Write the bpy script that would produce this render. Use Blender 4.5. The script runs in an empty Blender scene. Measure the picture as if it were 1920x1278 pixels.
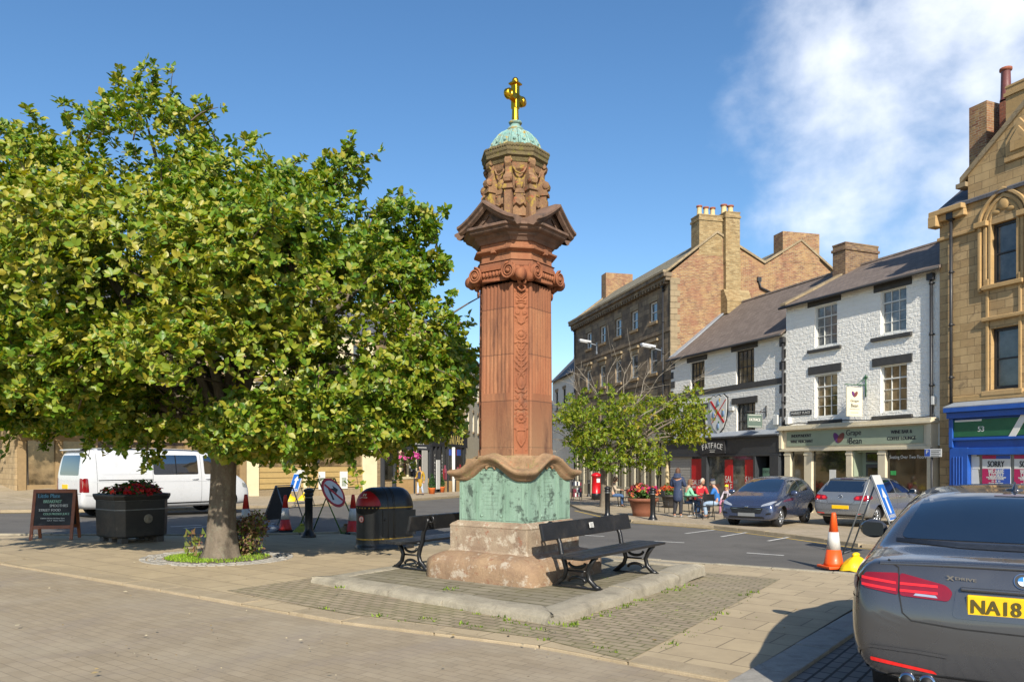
import bpy, bmesh, math, random
import numpy as np
from mathutils import Vector, Matrix, Quaternion
from mathutils.bvhtree import BVHTree
C = bpy.context.scene.collection
SC = bpy.context.scene
R = math.radians
random.seed(7)

# ------------------------------------------------------------------ camera
CAMH, FPX, HY = 1.5, 1440.0, 866.0          # eye height, focal length and horizon row in photo pixels
cam = bpy.data.objects.new('camera', bpy.data.cameras.new('camera')); C.objects.link(cam)
cam.location = (0, 0, CAMH); cam.rotation_euler = (R(90), 0, 0)
cam.data.sensor_width = 36; cam.data.lens = 27
cam.data.shift_y = (HY-639)/1920
cam.data.clip_start = .05; cam.data.clip_end = 3000
SC.camera = cam
# ------------------------------------------------------------------ sun, sky, exposure
SUN_EL = R(33); SUN_H = Vector((.14, -.99)).normalized()
sv = Vector((SUN_H.x*math.cos(SUN_EL), SUN_H.y*math.cos(SUN_EL), math.sin(SUN_EL)))
sl = bpy.data.lights.new('sun', 'SUN'); sl.energy = 5.0; sl.angle = R(.55); sl.color = (1, .925, .80)
so = bpy.data.objects.new('sun', sl); C.objects.link(so)
so.rotation_euler = (-sv).to_track_quat('-Z', 'Y').to_euler(); so.location = (5, -20, 30)
SC.view_settings.view_transform = 'Standard'; SC.view_settings.look = 'None'
SC.view_settings.exposure = 0.5; SC.view_settings.gamma = 1
W = bpy.data.worlds.new('World'); SC.world = W; W.use_nodes = True
def world():
    nt = W.node_tree; n = nt.nodes; l = nt.links; n.clear()
    out = n.new('ShaderNodeOutputWorld'); bg = n.new('ShaderNodeBackground'); bg.inputs[1].default_value = .12
    sky = n.new('ShaderNodeTexSky'); sky.sky_type = 'NISHITA'; sky.sun_disc = False
    sky.sun_elevation = SUN_EL; sky.sun_rotation = math.atan2(SUN_H.x, SUN_H.y)
    sky.altitude = 50; sky.air_density = 1.0; sky.dust_density = .55; sky.ozone_density = 2.2
    hs = n.new('ShaderNodeHueSaturation'); hs.inputs['Saturation'].default_value = 1.2; hs.inputs['Value'].default_value = 1.0
    l.new(sky.outputs[0], hs.inputs['Color'])
    # clouds live on the sky itself, by direction
    tc = n.new('ShaderNodeTexCoord')
    def cloudmask(center, rad, soft, thr, amp, scale, seed):
        dn = Vector(center).normalized()
        dot = n.new('ShaderNodeVectorMath'); dot.operation = 'DOT_PRODUCT'; dot.inputs[1].default_value = dn
        l.new(tc.outputs['Generated'], dot.inputs[0])
        mr = n.new('ShaderNodeMapRange'); mr.inputs[1].default_value = math.cos(rad+soft); mr.inputs[2].default_value = math.cos(max(rad-soft, 0))
        mr.interpolation_type = 'SMOOTHSTEP'
        l.new(dot.outputs['Value'], mr.inputs[0])
        mp = n.new('ShaderNodeMapping'); mp.inputs['Location'].default_value = (seed, seed*.7, 0); mp.inputs['Scale'].default_value = scale
        l.new(tc.outputs['Generated'], mp.inputs[0])
        nz = n.new('ShaderNodeTexNoise'); nz.inputs['Scale'].default_value = 1; nz.inputs['Detail'].default_value = 9; nz.inputs['Roughness'].default_value = .54
        nz.inputs['Distortion'].default_value = .12
        l.new(mp.outputs[0], nz.inputs['Vector'])
        ad = n.new('ShaderNodeMath'); ad.operation = 'MULTIPLY_ADD'; ad.inputs[1].default_value = amp; 
        l.new(mr.outputs[0], ad.inputs[0]); l.new(nz.outputs[0], ad.inputs[2])
        m2 = n.new('ShaderNodeMapRange'); m2.inputs[1].default_value = thr; m2.inputs[2].default_value = thr+.62; m2.interpolation_type = 'SMOOTHSTEP'
        l.new(ad.outputs[0], m2.inputs[0])
        return m2.outputs[0]
    def dirpx(px, py): return ((px-960)/FPX, 1, (HY-py)/FPX)
    c1 = cloudmask(dirpx(1830, 215), R(11), R(9.5), .74, .58, (8, 8, 10), 5.3)
    c2 = cloudmask(dirpx(960, 830), R(16), R(12), .95, .36, (5, 5, 16), 8.4)
    mx = n.new('ShaderNodeMath'); mx.operation = 'MAXIMUM'; l.new(c1, mx.inputs[0])
    c2s = n.new('ShaderNodeMath'); c2s.operation = 'MULTIPLY'; c2s.inputs[1].default_value = .6; l.new(c2, c2s.inputs[0]); l.new(c2s.outputs[0], mx.inputs[1])
    ms = n.new('ShaderNodeMath'); ms.operation = 'MULTIPLY'; ms.inputs[1].default_value = .88; l.new(mx.outputs[0], ms.inputs[0])
    mix = n.new('ShaderNodeMix'); mix.data_type = 'RGBA'
    l.new(ms.outputs[0], mix.inputs[0]); l.new(hs.outputs[0], mix.inputs[6]); mix.inputs[7].default_value = (7.6, 7.8, 8.2, 1)
    l.new(mix.outputs[2], bg.inputs[0]); l.new(bg.outputs[0], out.inputs[0])
world()
SC.cycles.max_bounces = 6; SC.cycles.diffuse_bounces = 3; SC.cycles.transparent_max_bounces = 8
SC.cycles.use_denoising = True
SC.cycles.sample_clamp_indirect = 6
try: SC.cycles.denoiser = 'OPENIMAGEDENOISE'
except Exception: pass

# ------------------------------------------------------------------ placement helpers
GA, GB = -.016, -.013
def gz(x, y): return GA*x + GB*y
def gp(px, py, h=0):
    """where the line of sight through a photo pixel meets the sloping ground (h above it)"""
    d = (py-HY)/FPX + GA*(px-960)/FPX + GB
    Y = (CAMH-h)/d
    x = (px-960)/FPX*Y
    return Vector((x, Y, gz(x, Y)+h))
MX, MY = .045, 10.5                         # foot of the monument
def pm(a, b):
    """plaza coordinates along the monument's two faces"""
    return (MX + a*.811 + b*.585, MY - a*.585 + b*.811)
MROT = math.atan2(-.585, .811)

# ------------------------------------------------------------------ materials
def lin(c):
    if isinstance(c, str):
        c = c.lstrip('#'); c = [int(c[i:i+2], 16)/255 for i in (0, 2, 4)]
    return tuple((x/12.92 if x <= .04045 else ((x+.055)/1.055)**2.4) for x in c[:3])
MATS = {}
class NT:
    def __init__(s, name):
        s.m = bpy.data.materials.new(name); s.m.use_nodes = True
        s.t = s.m.node_tree; s.n = s.t.nodes; s.l = s.t.links
        s.b = s.n['Principled BSDF']
    def node(s, typ, **kw):
        o = s.n.new(typ)
        for k, v in kw.items():
            if k.startswith('i_'): 
                key = k[2:].replace('_', ' ')
                o.inputs[key if key in o.inputs else key.title()].default_value = v
            else: setattr(o, k, v)
        return o
    def link(s, a, b): s.l.new(a, b)
    def coord(s, kind='Object'):
        return s.node('ShaderNodeTexCoord').outputs[kind]
    def mapping(s, vec, scale=(1, 1, 1), rot=(0, 0, 0), loc=(0, 0, 0)):
        m = s.node('ShaderNodeMapping'); m.inputs['Scale'].default_value = scale; m.inputs['Rotation'].default_value = rot; m.inputs['Location'].default_value = loc
        s.link(vec, m.inputs[0]); return m.outputs[0]
    def noise(s, vec, scale, detail=4, rough=.6, dist=0):
        o = s.node('ShaderNodeTexNoise'); o.inputs['Scale'].default_value = scale; o.inputs['Detail'].default_value = detail
        o.inputs['Roughness'].default_value = rough; o.inputs['Distortion'].default_value = dist
        s.link(vec, o.inputs['Vector']); return o.outputs[0]
    def rng(s, v, a, b, c=0, d=1):
        o = s.node('ShaderNodeMapRange'); o.inputs[1].default_value = a; o.inputs[2].default_value = b; o.inputs[3].default_value = c; o.inputs[4].default_value = d
        s.link(v, o.inputs[0]); return o.outputs[0]
    def mix(s, f, a, b, mode='MIX'):
        o = s.node('ShaderNodeMix', data_type='RGBA', blend_type=mode)
        for val, i in ((f, 0), (a, 6), (b, 7)):
            if hasattr(val, 'is_linked') or hasattr(val, 'links'): s.link(val, o.inputs[i])
            elif i == 0: o.inputs[0].default_value = val
            else: o.inputs[i].default_value = (*val[:3], 1)
        return o.outputs[2]
    def math(s, op, a, b=0.0):
        o = s.node('ShaderNodeMath', operation=op)
        for val, i in ((a, 0), (b, 1)):
            if hasattr(val, 'links'): s.link(val, o.inputs[i])
            else: o.inputs[i].default_value = val
        return o.outputs[0]
    def bump(s, h, strength=.4, dist=.02, prev=None):
        o = s.node('ShaderNodeBump'); o.inputs['Strength'].default_value = strength; o.inputs['Distance'].default_value = dist
        s.link(h, o.inputs['Height'])
        if prev is not None: s.link(prev, o.inputs['Normal'])
        return o.outputs[0]
    def done(s, col=None, rough=None, nor=None, **kw):
        if col is not None:
            if hasattr(col, 'links'): s.link(col, s.b.inputs['Base Color'])
            else: s.b.inputs['Base Color'].default_value = (*col[:3], 1)
        if rough is not None:
            if hasattr(rough, 'links'): s.link(rough, s.b.inputs['Roughness'])
            else: s.b.inputs['Roughness'].default_value = rough
        if nor is not None: s.link(nor, s.b.inputs['Normal'])
        for k, v in kw.items(): s.b.inputs[k.replace('_', ' ')].default_value = v
        MATS[s.m.name] = s.m
        return s.m

def plain(name, c, rough=.5, var=.12, scale=6, bump=0, bscale=40, metal=0, coat=0, dirt=None, dirtamt=.35, spec=.5, emit=0):
    """a surface colour with soft uneven tone, optional grime and fine bump"""
    if name in MATS: return MATS[name]
    c = lin(c); t = NT(name); v = t.coord()
    nz = t.noise(v, scale, 5, .65)
    f = t.rng(nz, .3, .7)
    col = t.mix(f, tuple(x*(1-var) for x in c), tuple(min(1, x*(1+var)) for x in c))
    if dirt:
        d = t.rng(t.noise(v, scale*.6, 6, .7, .4), .5, .72, 0, dirtamt)
        col = t.mix(d, col, lin(dirt))
    rr = t.rng(t.noise(v, scale*2.3, 3), .3, .7, max(.02, rough*.8), min(1, rough*1.2))
    nor = t.bump(t.noise(v, bscale, 4, .6), bump, .01) if bump else None
    kw = dict(Metallic=metal, Coat_Weight=coat)
    t.b.inputs['Specular IOR Level'].default_value = spec
    return t.done(col, rr, nor, **kw)

def masonry(name, c1, c2, mortar, bw, bh, ms=.012, var=.25, bump=.5, offset=.5, stain=None, stainamt=.4, rough=.85, squash=1, dark=None, darkamt=.0, rot=0, nscale=30, wob=.012, tint=None, tintamt=0, bias=0.0, coord='UV'):
    """coursed bricks, stones, slates or paving in metres, with per-unit tone, stains and bump"""
    if name in MATS: return MATS[name]
    t = NT(name); uv = t.coord(coord)
    if rot: uv = t.mapping(uv, rot=(0, 0, rot))
    wv = t.node('ShaderNodeTexNoise'); wv.inputs['Scale'].default_value = 2.5; wv.inputs['Detail'].default_value = 4
    t.link(uv, wv.inputs['Vector'])
    vm = t.node('ShaderNodeVectorMath', operation='MULTIPLY_ADD'); t.link(wv.outputs['Color'], vm.inputs[0]); vm.inputs[1].default_value = (wob*2, wob*2, 0); t.link(uv, vm.inputs[2])
    br = t.node('ShaderNodeTexBrick', offset=offset, squash=squash)
    br.inputs['Color1'].default_value = (*lin(c1), 1); br.inputs['Color2'].default_value = (*lin(c2), 1); br.inputs['Mortar'].default_value = (*lin(mortar), 1)
    br.inputs['Scale'].default_value = 1; br.inputs['Mortar Size'].default_value = ms; br.inputs['Mortar Smooth'].default_value = .25; br.inputs['Bias'].default_value = bias
    br.inputs['Brick Width'].default_value = bw; br.inputs['Row Height'].default_value = bh
    t.link(vm.outputs[0], br.inputs['Vector'])
    n1 = t.noise(uv, 3.1, 6, .68); n2 = t.noise(uv, nscale, 4, .7)
    col = t.mix(t.rng(n1, .32, .68), br.outputs[0], tuple(min(1, 1-var) for _ in range(3)), 'MULTIPLY')
    col = t.mix(t.rng(n2, .3, .7, 0, .5), col, (1-var*.6,)*3, 'MULTIPLY')
    if tint:
        col = t.mix(t.rng(t.noise(t.mapping(uv, loc=(7, 3, 1)), 1.1, 4, .6), .45, .65, 0, tintamt), col, lin(tint))
    if stain:
        col = t.mix(t.rng(t.noise(t.mapping(uv, scale=(1, .45, 1)), .9, 7, .72, .6), .5, .68, 0, stainamt), col, lin(stain))
    if dark:
        col = t.mix(t.rng(t.noise(t.mapping(uv, loc=(2, 9, 4)), 2.2, 7, .75, .8), .56, .66, 0, darkamt), col, lin(dark))
    h = t.math('SUBTRACT', t.math('MULTIPLY', n2, .5), t.math('MULTIPLY', br.outputs['Fac'], 1.0))
    nor = t.bump(h, bump, .012)
    return t.done(col, rough, nor)

def weathered(name, base, light, dark, lichen=None, lichenamt=.5, scale=3, bump=.6, stretch=(1, 1, 1), rough=.9, lich2=None, darkamt=.6, fine=35):
    if name in MATS: return MATS[name]
    t = NT(name); v = t.coord(); vs = t.mapping(v, scale=stretch)
    n1 = t.noise(vs, scale, 7, .68, .3); n2 = t.noise(v, fine, 5, .7); n3 = t.noise(t.mapping(v, loc=(5, 2, 9), scale=stretch), scale*.8, 7, .74, .6)
    col = t.mix(t.rng(n1, .34, .66), lin(base), lin(light))
    col = t.mix(t.rng(n3, .5, .68, 0, darkamt), col, lin(dark))
    col = t.mix(t.rng(n2, .35, .65, 0, .35), col, tuple(x*.6 for x in lin(base)))
    if lichen:
        col = t.mix(t.rng(t.noise(t.mapping(v, loc=(1, 7, 3)), scale*2.2, 6, .72), .54, .62, 0, lichenamt), col, lin(lichen))
    if lich2:
        col = t.mix(t.rng(t.noise(t.mapping(v, loc=(8, 1, 6)), scale*3.1, 6, .72), .58, .64, 0, lichenamt), col, lin(lich2))
    nor = t.bump(t.math('ADD', n2, t.math('MULTIPLY', n1, .8)), bump, .012)
    return t.done(col, rough, nor)

def glass(name, c, rough=.06, spec=.7, var=.5, scale=1.2):
    """window glass seen from outside: painted room tone, no room behind, mirror-like skin"""
    if name in MATS: return MATS[name]
    t = NT(name); v = t.coord(); c = lin(c)
    f = t.rng(t.noise(v, scale, 5, .6), .35, .65)
    col = t.mix(f, tuple(x*(1-var) for x in c), tuple(x*(1+var) for x in c))
    nor = t.bump(t.noise(v, 1.6, 2), .05, .02)
    t.b.inputs['Specular IOR Level'].default_value = spec
    return t.done(col, rough, nor, Coat_Weight=.6, Coat_Roughness=.03)

def leafmat(name, cols, trans=.35, rough=.42):
    """leaf surface; each leaf's own tone comes from the mesh attribute 'tone'"""
    if name in MATS: return MATS[name]
    t = NT(name)
    at = t.node('ShaderNodeAttribute', attribute_name='tone')
    rp = t.node('ShaderNodeValToRGB'); el = rp.color_ramp.elements
    while len(el) < len(cols): el.new(.5)
    for i, c in enumerate(cols):
        el[i].position = i/(len(cols)-1); el[i].color = (*lin(c), 1)
    t.link(at.outputs['Fac'], rp.inputs[0])
    t.done(rp.outputs[0], rough)
    tr = t.node('ShaderNodeBsdfTranslucent')
    hs = t.node('ShaderNodeHueSaturation'); hs.inputs['Saturation'].default_value = 1.15; hs.inputs['Value'].default_value = 1.5
    t.link(rp.outputs[0], hs.inputs['Color']); t.link(hs.outputs[0], tr.inputs[0])
    mx = t.node('ShaderNodeMixShader'); mx.inputs[0].default_value = trans
    t.link(t.b.outputs[0], mx.inputs[1]); t.link(tr.outputs[0], mx.inputs[2])
    t.link(mx.outputs[0], t.n['Material Output'].inputs[0])
    return t.m

# ------------------------------------------------------------------ mesh builder
_tcache = {}
def text_geo(s, shear=0, spacing=1.0):
    key = (s, shear, spacing)
    if key in _tcache: return _tcache[key]
    cu = bpy.data.curves.new('t', 'FONT'); cu.body = s; cu.size = 1; cu.align_x = 'CENTER'; cu.align_y = 'CENTER'; cu.shear = shear
    cu.space_character = spacing; cu.resolution_u = 3; cu.space_line = .95
    o = bpy.data.objects.new('t', cu); C.objects.link(o)
    dg = bpy.context.evaluated_depsgraph_get(); dg.update()
    me = o.evaluated_get(dg).to_mesh()
    vs = [v.co.copy() for v in me.vertices]; fs = [tuple(p.vertices) for p in me.polygons]
    o.evaluated_get(dg).to_mesh_clear()
    bpy.data.objects.remove(o); bpy.data.curves.remove(cu)
    _tcache[key] = (vs, fs); return vs, fs

class MB:
    def __init__(s): s.v = []; s.f = []; s.m = []; s.s = []; s.T = Matrix.Identity(4)
    def add(s, vs, fs, m=0, smooth=False):
        b = len(s.v); T = s.T
        s.v.extend([tuple(T @ Vector(v)) for v in vs])
        s.f.extend([tuple(i+b for i in f) for f in fs]); s.m.extend([m]*len(fs)); s.s.extend([smooth]*len(fs))
        return s
    def box(s, x0, x1, y0, y1, z0, z1, m=0):
        if x0 > x1: x0, x1 = x1, x0
        if y0 > y1: y0, y1 = y1, y0
        if z0 > z1: z0, z1 = z1, z0
        return s.add([(x0, y0, z0), (x1, y0, z0), (x1, y1, z0), (x0, y1, z0), (x0, y0, z1), (x1, y0, z1), (x1, y1, z1), (x0, y1, z1)],
              [(3, 2, 1, 0), (4, 5, 6, 7), (0, 1, 5, 4), (1, 2, 6, 5), (2, 3, 7, 6), (3, 0, 4, 7)], m)
    def cbox(s, c, d, m=0, rz=0, rx=0, ry=0):
        T = s.T; s.T = T @ Matrix.Translation(c) @ Matrix.Rotation(rz, 4, 'Z') @ Matrix.Rotation(ry, 4, 'Y') @ Matrix.Rotation(rx, 4, 'X')
        s.box(-d[0]/2, d[0]/2, -d[1]/2, d[1]/2, -d[2]/2, d[2]/2, m); s.T = T; return s
    def tube(s, path, r, n=8, m=0, cap=True, smooth=True, closed=False):
        P = [Vector(p) for p in path]; k = len(P)
        rs = r if isinstance(r, (list, tuple)) else [r]*k
        vs = []; fs = []; up = None
        for i, p in enumerate(P):
            if closed: d = P[(i+1) % k]-P[i-1]
            else: d = P[min(i+1, k-1)]-P[max(i-1, 0)]
            d = d.normalized() if d.length > 1e-9 else Vector((0, 0, 1))
            if up is None: up = Vector((0, 0, 1)) if abs(d.z) < .9 else Vector((1, 0, 0))
            a = d.cross(up); 
            if a.length < 1e-4: a = d.cross(Vector((.3, 1, .2)))
            a.normalize(); b = a.cross(d).normalized(); up = b
            for j in range(n):
                t = 2*math.pi*j/n
                vs.append(p + (a*math.cos(t)+b*math.sin(t))*rs[i])
        for i in range(k if closed else k-1):
            for j in range(n):
                j2 = (j+1) % n; i2 = (i+1) % k
                fs.append((i*n+j, i*n+j2, i2*n+j2, i2*n+j))
        if cap and not closed:
            fs.append(tuple(range(n))[::-1]); fs.append(tuple((k-1)*n+j for j in range(n)))
        return s.add(vs, [f[::-1] for f in fs], m, smooth)
    def lathe(s, prof, n=24, c=(0, 0, 0), m=0, smooth=True, a0=0, axis='z', cap=True, ms=None):
        vs = []; fs = []; k = len(prof)
        for r, z in prof:
            for j in range(n):
                t = a0+2*math.pi*j/n
                p = (r*math.cos(t), r*math.sin(t), z)
                if axis == 'y': p = (p[0], -p[2], p[1])
                if axis == 'x': p = (p[2], p[0], p[1])
                vs.append((p[0]+c[0], p[1]+c[1], p[2]+c[2]))
        base = len(s.f)
        for i in range(k-1):
            for j in range(n):
                j2 = (j+1) % n
                fs.append((i*n+j, i*n+j2, (i+1)*n+j2, (i+1)*n+j))
        if cap: fs.append(tuple(range(n))[::-1]); fs.append(tuple((k-1)*n+j for j in range(n)))
        s.add(vs, fs, m, smooth)
        if ms:
            for i in range(k-1):
                for j in range(n): s.m[base+i*n+j] = ms[i]
        return s
    def prism(s, poly, o, ax, ay, d, m=0, smooth=False):
        """polygon in the plane (o, ax, ay), pushed through vector d"""
        o = Vector(o); ax = Vector(ax); ay = Vector(ay); d = Vector(d); n = len(poly)
        vs = [o+ax*p[0]+ay*p[1] for p in poly]; vs += [v+d for v in vs]
        fs = [tuple(range(n)), tuple(range(2*n-1, n-1, -1))] + [(i, i+n, (i+1) % n+n, (i+1) % n) for i in range(n)]
        if ax.cross(ay).dot(d) > 0: fs = [f[::-1] for f in fs]
        return s.add(vs, fs, m, smooth)
    def grid(s, P, m=0, smooth=True, closeu=False):
        """P[i][j] rows of points"""
        a = len(P); b = len(P[0]); vs = [p for r in P for p in r]; fs = []
        for i in range(a-1):
            for j in range(b-1): fs.append((i*b+j, i*b+j+1, (i+1)*b+j+1, (i+1)*b+j))
            if closeu: fs.append((i*b+b-1, i*b, (i+1)*b, (i+1)*b+b-1))
        return s.add(vs, fs, m, smooth)
    def ball(s, c, r, n=12, m=0, sc=(1, 1, 1), k=8):
        prof = [(max(1e-4, math.sin(math.pi*i/k))*r, -math.cos(math.pi*i/k)*r) for i in range(k+1)]
        T = s.T; s.T = T @ Matrix.Translation(c) @ Matrix.Diagonal((*sc, 1)); s.lathe(prof, n, m=m, cap=False); s.T = T; return s
    def text(s, t, o, ax, ay, size, m=0, w=None, lift=.003, shear=0, spacing=1.0, thick=0):
        vs, fs = text_geo(t, shear, spacing); ax = Vector(ax); ay = Vector(ay); nz = ax.cross(ay).normalized(); o = Vector(o)
        xs = [v.x for v in vs]; ys = [v.y for v in vs]
        if not xs: return s
        cx = (max(xs)+min(xs))/2; cy = (max(ys)+min(ys))/2; h = max(ys)-min(ys); wd = max(xs)-min(xs)
        sy = size/h if '\n' not in t else size
        sx = w/wd if w else sy
        pts = [o+ax*((v.x-cx)*sx)+ay*((v.y-cy)*sy)+nz*lift for v in vs]
        s.add(pts, fs, m)
        if thick:      # a second, fatter pass for bold lettering
            for dx in (-thick, thick): s.add([p+ax*dx+nz*.0004*(1 if dx > 0 else 2) for p in pts], fs, m)
        return s
    def build(s, name, mats, parent=None, bevel=0, seg=1, loc=None, rotz=0, label=None, smooth_all=False, weld=False, sub=0, uvm=True):
        me = bpy.data.meshes.new(name); me.from_pydata(s.v, [], s.f)
        if not isinstance(mats, (list, tuple)): mats = [mats]
        for m in mats: me.materials.append(m)
        me.polygons.foreach_set('material_index', s.m)
        me.polygons.foreach_set('use_smooth', [True]*len(s.f) if smooth_all else s.s)
        me.update()
        if bevel or weld or sub:
            bm = bmesh.new(); bm.from_mesh(me)
            if weld or bevel: bmesh.ops.remove_doubles(bm, verts=bm.verts, dist=1e-4)
            if bevel:
                ed = [e for e in bm.edges if len(e.link_faces) == 2 and e.calc_face_angle(0) > R(35) and not (e.link_faces[0].smooth and e.link_faces[1].smooth)]
                bmesh.ops.bevel(bm, geom=ed, offset=bevel, segments=seg, affect='EDGES', clamp_overlap=True, profile=.6)
            bm.to_mesh(me); bm.free()
        # metric box-projected uv
        if uvm:
            uvl = me.uv_layers.new(name='uv'); nl = len(me.loops)
            vi = np.empty(nl, np.int32); me.loops.foreach_get('vertex_index', vi)
            co = np.empty(len(me.vertices)*3, np.float32); me.vertices.foreach_get('co', co); co = co.reshape(-1, 3)[vi]
            npoly = len(me.polygons); nor = np.empty(npoly*3, np.float32); me.polygons.foreach_get('normal', nor); nor = np.abs(nor.reshape(-1, 3))
            lt = np.empty(npoly, np.int32); me.polygons.foreach_get('loop_total', lt)
            dom = np.repeat(np.argmax(nor*np.array([1, 1, .999]), 1), lt)
            uv = np.where((dom == 0)[:, None], co[:, [1, 2]], np.where((dom == 1)[:, None], co[:, [0, 2]], co[:, [0, 1]]))
            uvl.data.foreach_set('uv', uv.astype(np.float32).ravel())
        o = bpy.data.objects.new(name, me); C.objects.link(o)
        if parent: o.parent = parent
        if loc is not None: o.location = loc
        if rotz: o.rotation_euler = (0, 0, rotz)
        if label: o['label'] = label
        return o

def thing(name, label, cat, loc=(0, 0, 0), rotz=0, group=None):
    o = bpy.data.objects.new(name, None); o.empty_display_size = .2; C.objects.link(o)
    o.location = loc; o.rotation_euler = (0, 0, rotz); o['label'] = label; o['category'] = cat
    if group: o['group'] = group
    return o
def tag(o, label, cat, group=None):
    o['label'] = label; o['category'] = cat
    if group: o['group'] = group
    return o
def struct(o): o['kind'] = 'structure'; return o
def stuff(o): o['kind'] = 'stuff'; return o
def dup(root, loc, rotz, label=None, group=None, scale=None):
    r = root.copy(); C.objects.link(r); r.location = loc; r.rotation_euler = (0, 0, rotz)
    if label: r['label'] = label
    if group: r['group'] = group
    if scale: r.scale = scale
    for ch in list(root.children):
        c = ch.copy(); C.objects.link(c); c.parent = r
        for g in list(ch.children):
            d = g.copy(); C.objects.link(d); d.parent = c
    return r
# ================================================================== GROUND
asphalt = weathered('asphalt', '#5a5752', '#68645e', '#47443f', scale=.7, bump=.5, fine=55, rough=.92, darkamt=.6)
flag = masonry('yellow_flagstone', '#a8977a', '#b5a383', '#7d7059', .62, .5, .008, var=.16, bump=.25, stain='#8f8066', stainamt=.5, dark='#85755a', darkamt=.35, rot=-MROT, nscale=60, wob=.006, rough=.9)
setts = masonry('grey_pink_setts', '#988971', '#a1927a', '#887a65', .2, .1, .005, var=.18, bump=.3, stain='#857a70', stainamt=.5, rot=-MROT, nscale=60, rough=.9, wob=.005, tint='#a59a86', tintamt=.3)
baysetts = masonry('bay_setts', '#7d7771', '#89827b', '#3e3a36', .21, .105, .012, var=.2, bump=.5, rot=-MROT+R(90), nscale=70, rough=.85, wob=.005)
cobble = masonry('mossy_block_paving', '#94856f', '#a6967d', '#6f6a48', .2, .115, .012, var=.18, bump=.5, stain='#75694f', stainamt=.45, tint='#7d7a4a', tintamt=.3, rot=-MROT, nscale=60, wob=.01)
slabold = masonry('old_platform_slabs', '#857c69', '#938a75', '#5f5b3b', .55, .16, .014, var=.25, bump=.55, stain='#6b6446', stainamt=.6, dark='#4f4c33', darkamt=.5, rot=-MROT, nscale=40, wob=.03)
kerbst = weathered('kerb_stone', '#938b79', '#a9a08c', '#635d50', scale=3.5, bump=1, fine=45, darkamt=.65)
granite = weathered('granite_kerb', '#96928a', '#aca79d', '#625f5a', scale=5, bump=.8, fine=90, darkamt=.55)
sandkerb = weathered('sandstone_kerb', '#9b8b70', '#ab9b80', '#75684f', scale=3, bump=.4, fine=70, darkamt=.4)
pavefar = masonry('far_paving', '#a39479', '#b0a088', '#7b705c', .6, .45, .01, var=.18, bump=.2, stain='#84775f', stainamt=.5, nscale=40)
white_line = plain('white_road_paint', '#c9c7c0', .7, .1, 9, dirt='#6a6a68', dirtamt=.5)
yellow_line = plain('yellow_road_paint', '#c9a640', .7, .12, 9, dirt='#75704f', dirtamt=.5)

def sheet(name, pts, dz, m):
    b = MB(); P = [Vector((p[0], p[1])) for p in pts]
    area = sum(P[i].x*P[(i+1) % len(P)].y-P[(i+1) % len(P)].x*P[i].y for i in range(len(P)))
    if area < 0: P.reverse()
    b.add([(p.x, p.y, gz(p.x, p.y)+dz) for p in P], [tuple(range(len(P)))])
    return struct(b.build(name, m))
def kerb(name, pts, w, top, depth, L, m, bev=.012, jit=.006, side=1):
    """row of kerb stones laid along a line; side says which side of the line they lie"""
    b = MB(); P = [Vector((p[0], p[1])) for p in pts]
    for i in range(len(P)-1):
        d = P[i+1]-P[i]; ln = d.length
        if ln < .05: continue
        d /= ln; nrm = Vector((-d.y, d.x))*side; k = max(1, round(ln/L)); st = ln/k
        for j in range(k):
            a = P[i]+d*(j*st+.006); c = P[i]+d*((j+1)*st-.006); e = random.uniform(-jit, jit)
            q = [a, c, c+nrm*w, a+nrm*w]
            if side < 0: q = q[::-1]
            z = [gz(v.x, v.y)+top+e for v in q]
            b.add([(q[n].x, q[n].y, z[n]-depth) for n in range(4)]+[(q[n].x, q[n].y, z[n]) for n in range(4)],
                  [(3, 2, 1, 0), (4, 5, 6, 7), (0, 1, 5, 4), (1, 2, 6, 5), (2, 3, 7, 6), (3, 0, 4, 7)])
    return struct(b.build(name, m, bevel=bev, seg=2))
def V2(p): return (p[0], p[1])

sheet('ground', [(-900, -300), (900, -300), (900, 1500), (-900, 1500)], -.14, weathered('earth', '#6b6654', '#7a745f', '#56513f', scale=.2, bump=.1))
sheet('road', [(-70, 5), (60, 5), (60, 120), (-70, 120)], -.06, asphalt)
# near plaza
front = [(-26, 22.9), V2(gp(0, 1054)), V2(gp(300, 1104)), V2(gp(640, 1163)), V2(gp(1010, 1208)), V2(gp(1285, 1262))]
fdir = (Vector(front[-1])-Vector(front[-2])).normalized()
corner = pm(4.12, -3.02)
front[-1] = corner
near_kerb = [(-26, 15.6), (-19, 15.8), V2(gp(0, 1003, -.04)), V2(gp(200, 1003, -.04)), V2(gp(400, 1003, -.04)), V2(gp(560, 1001, -.04)), V2(gp(650, 998, -.04)), pm(-5.5, 3.72), pm(-3, 3.85), pm(.3, 4.05), pm(3.1, 4.4), pm(8, 4.9), pm(22, 6)]
front[0] = (-19.5, 15.2)
sheet('carriageway', [(-40, -20), (40, -20), (40, 3), pm(22, 5.9), pm(8, 4.8), pm(3.1, 4.3), pm(.3, 3.95), pm(-3, 3.75), V2(gp(560, 1003, -.04)), V2(gp(200, 1005, -.04)), (-19, 15.6), (-40, 15.4)], -.032, setts)
sheet('parking_bay', [pm(4.4, -6), pm(16, -5), pm(16, 5.3), pm(8, 4.75), pm(4.4, 4.38)], -.026, baysetts)
sheet('pavement', [*front, pm(4.12, 4.2), pm(3.1, 4.15), pm(.3, 3.85), pm(-3, 3.68), pm(-5.5, 3.55), V2(gp(640, 1003, -.04)), V2(gp(560, 1005, -.04)), V2(gp(400, 1007, -.04)), V2(gp(200, 1007, -.04)), V2(gp(0, 1007, -.04))], -.004, flag)
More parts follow.
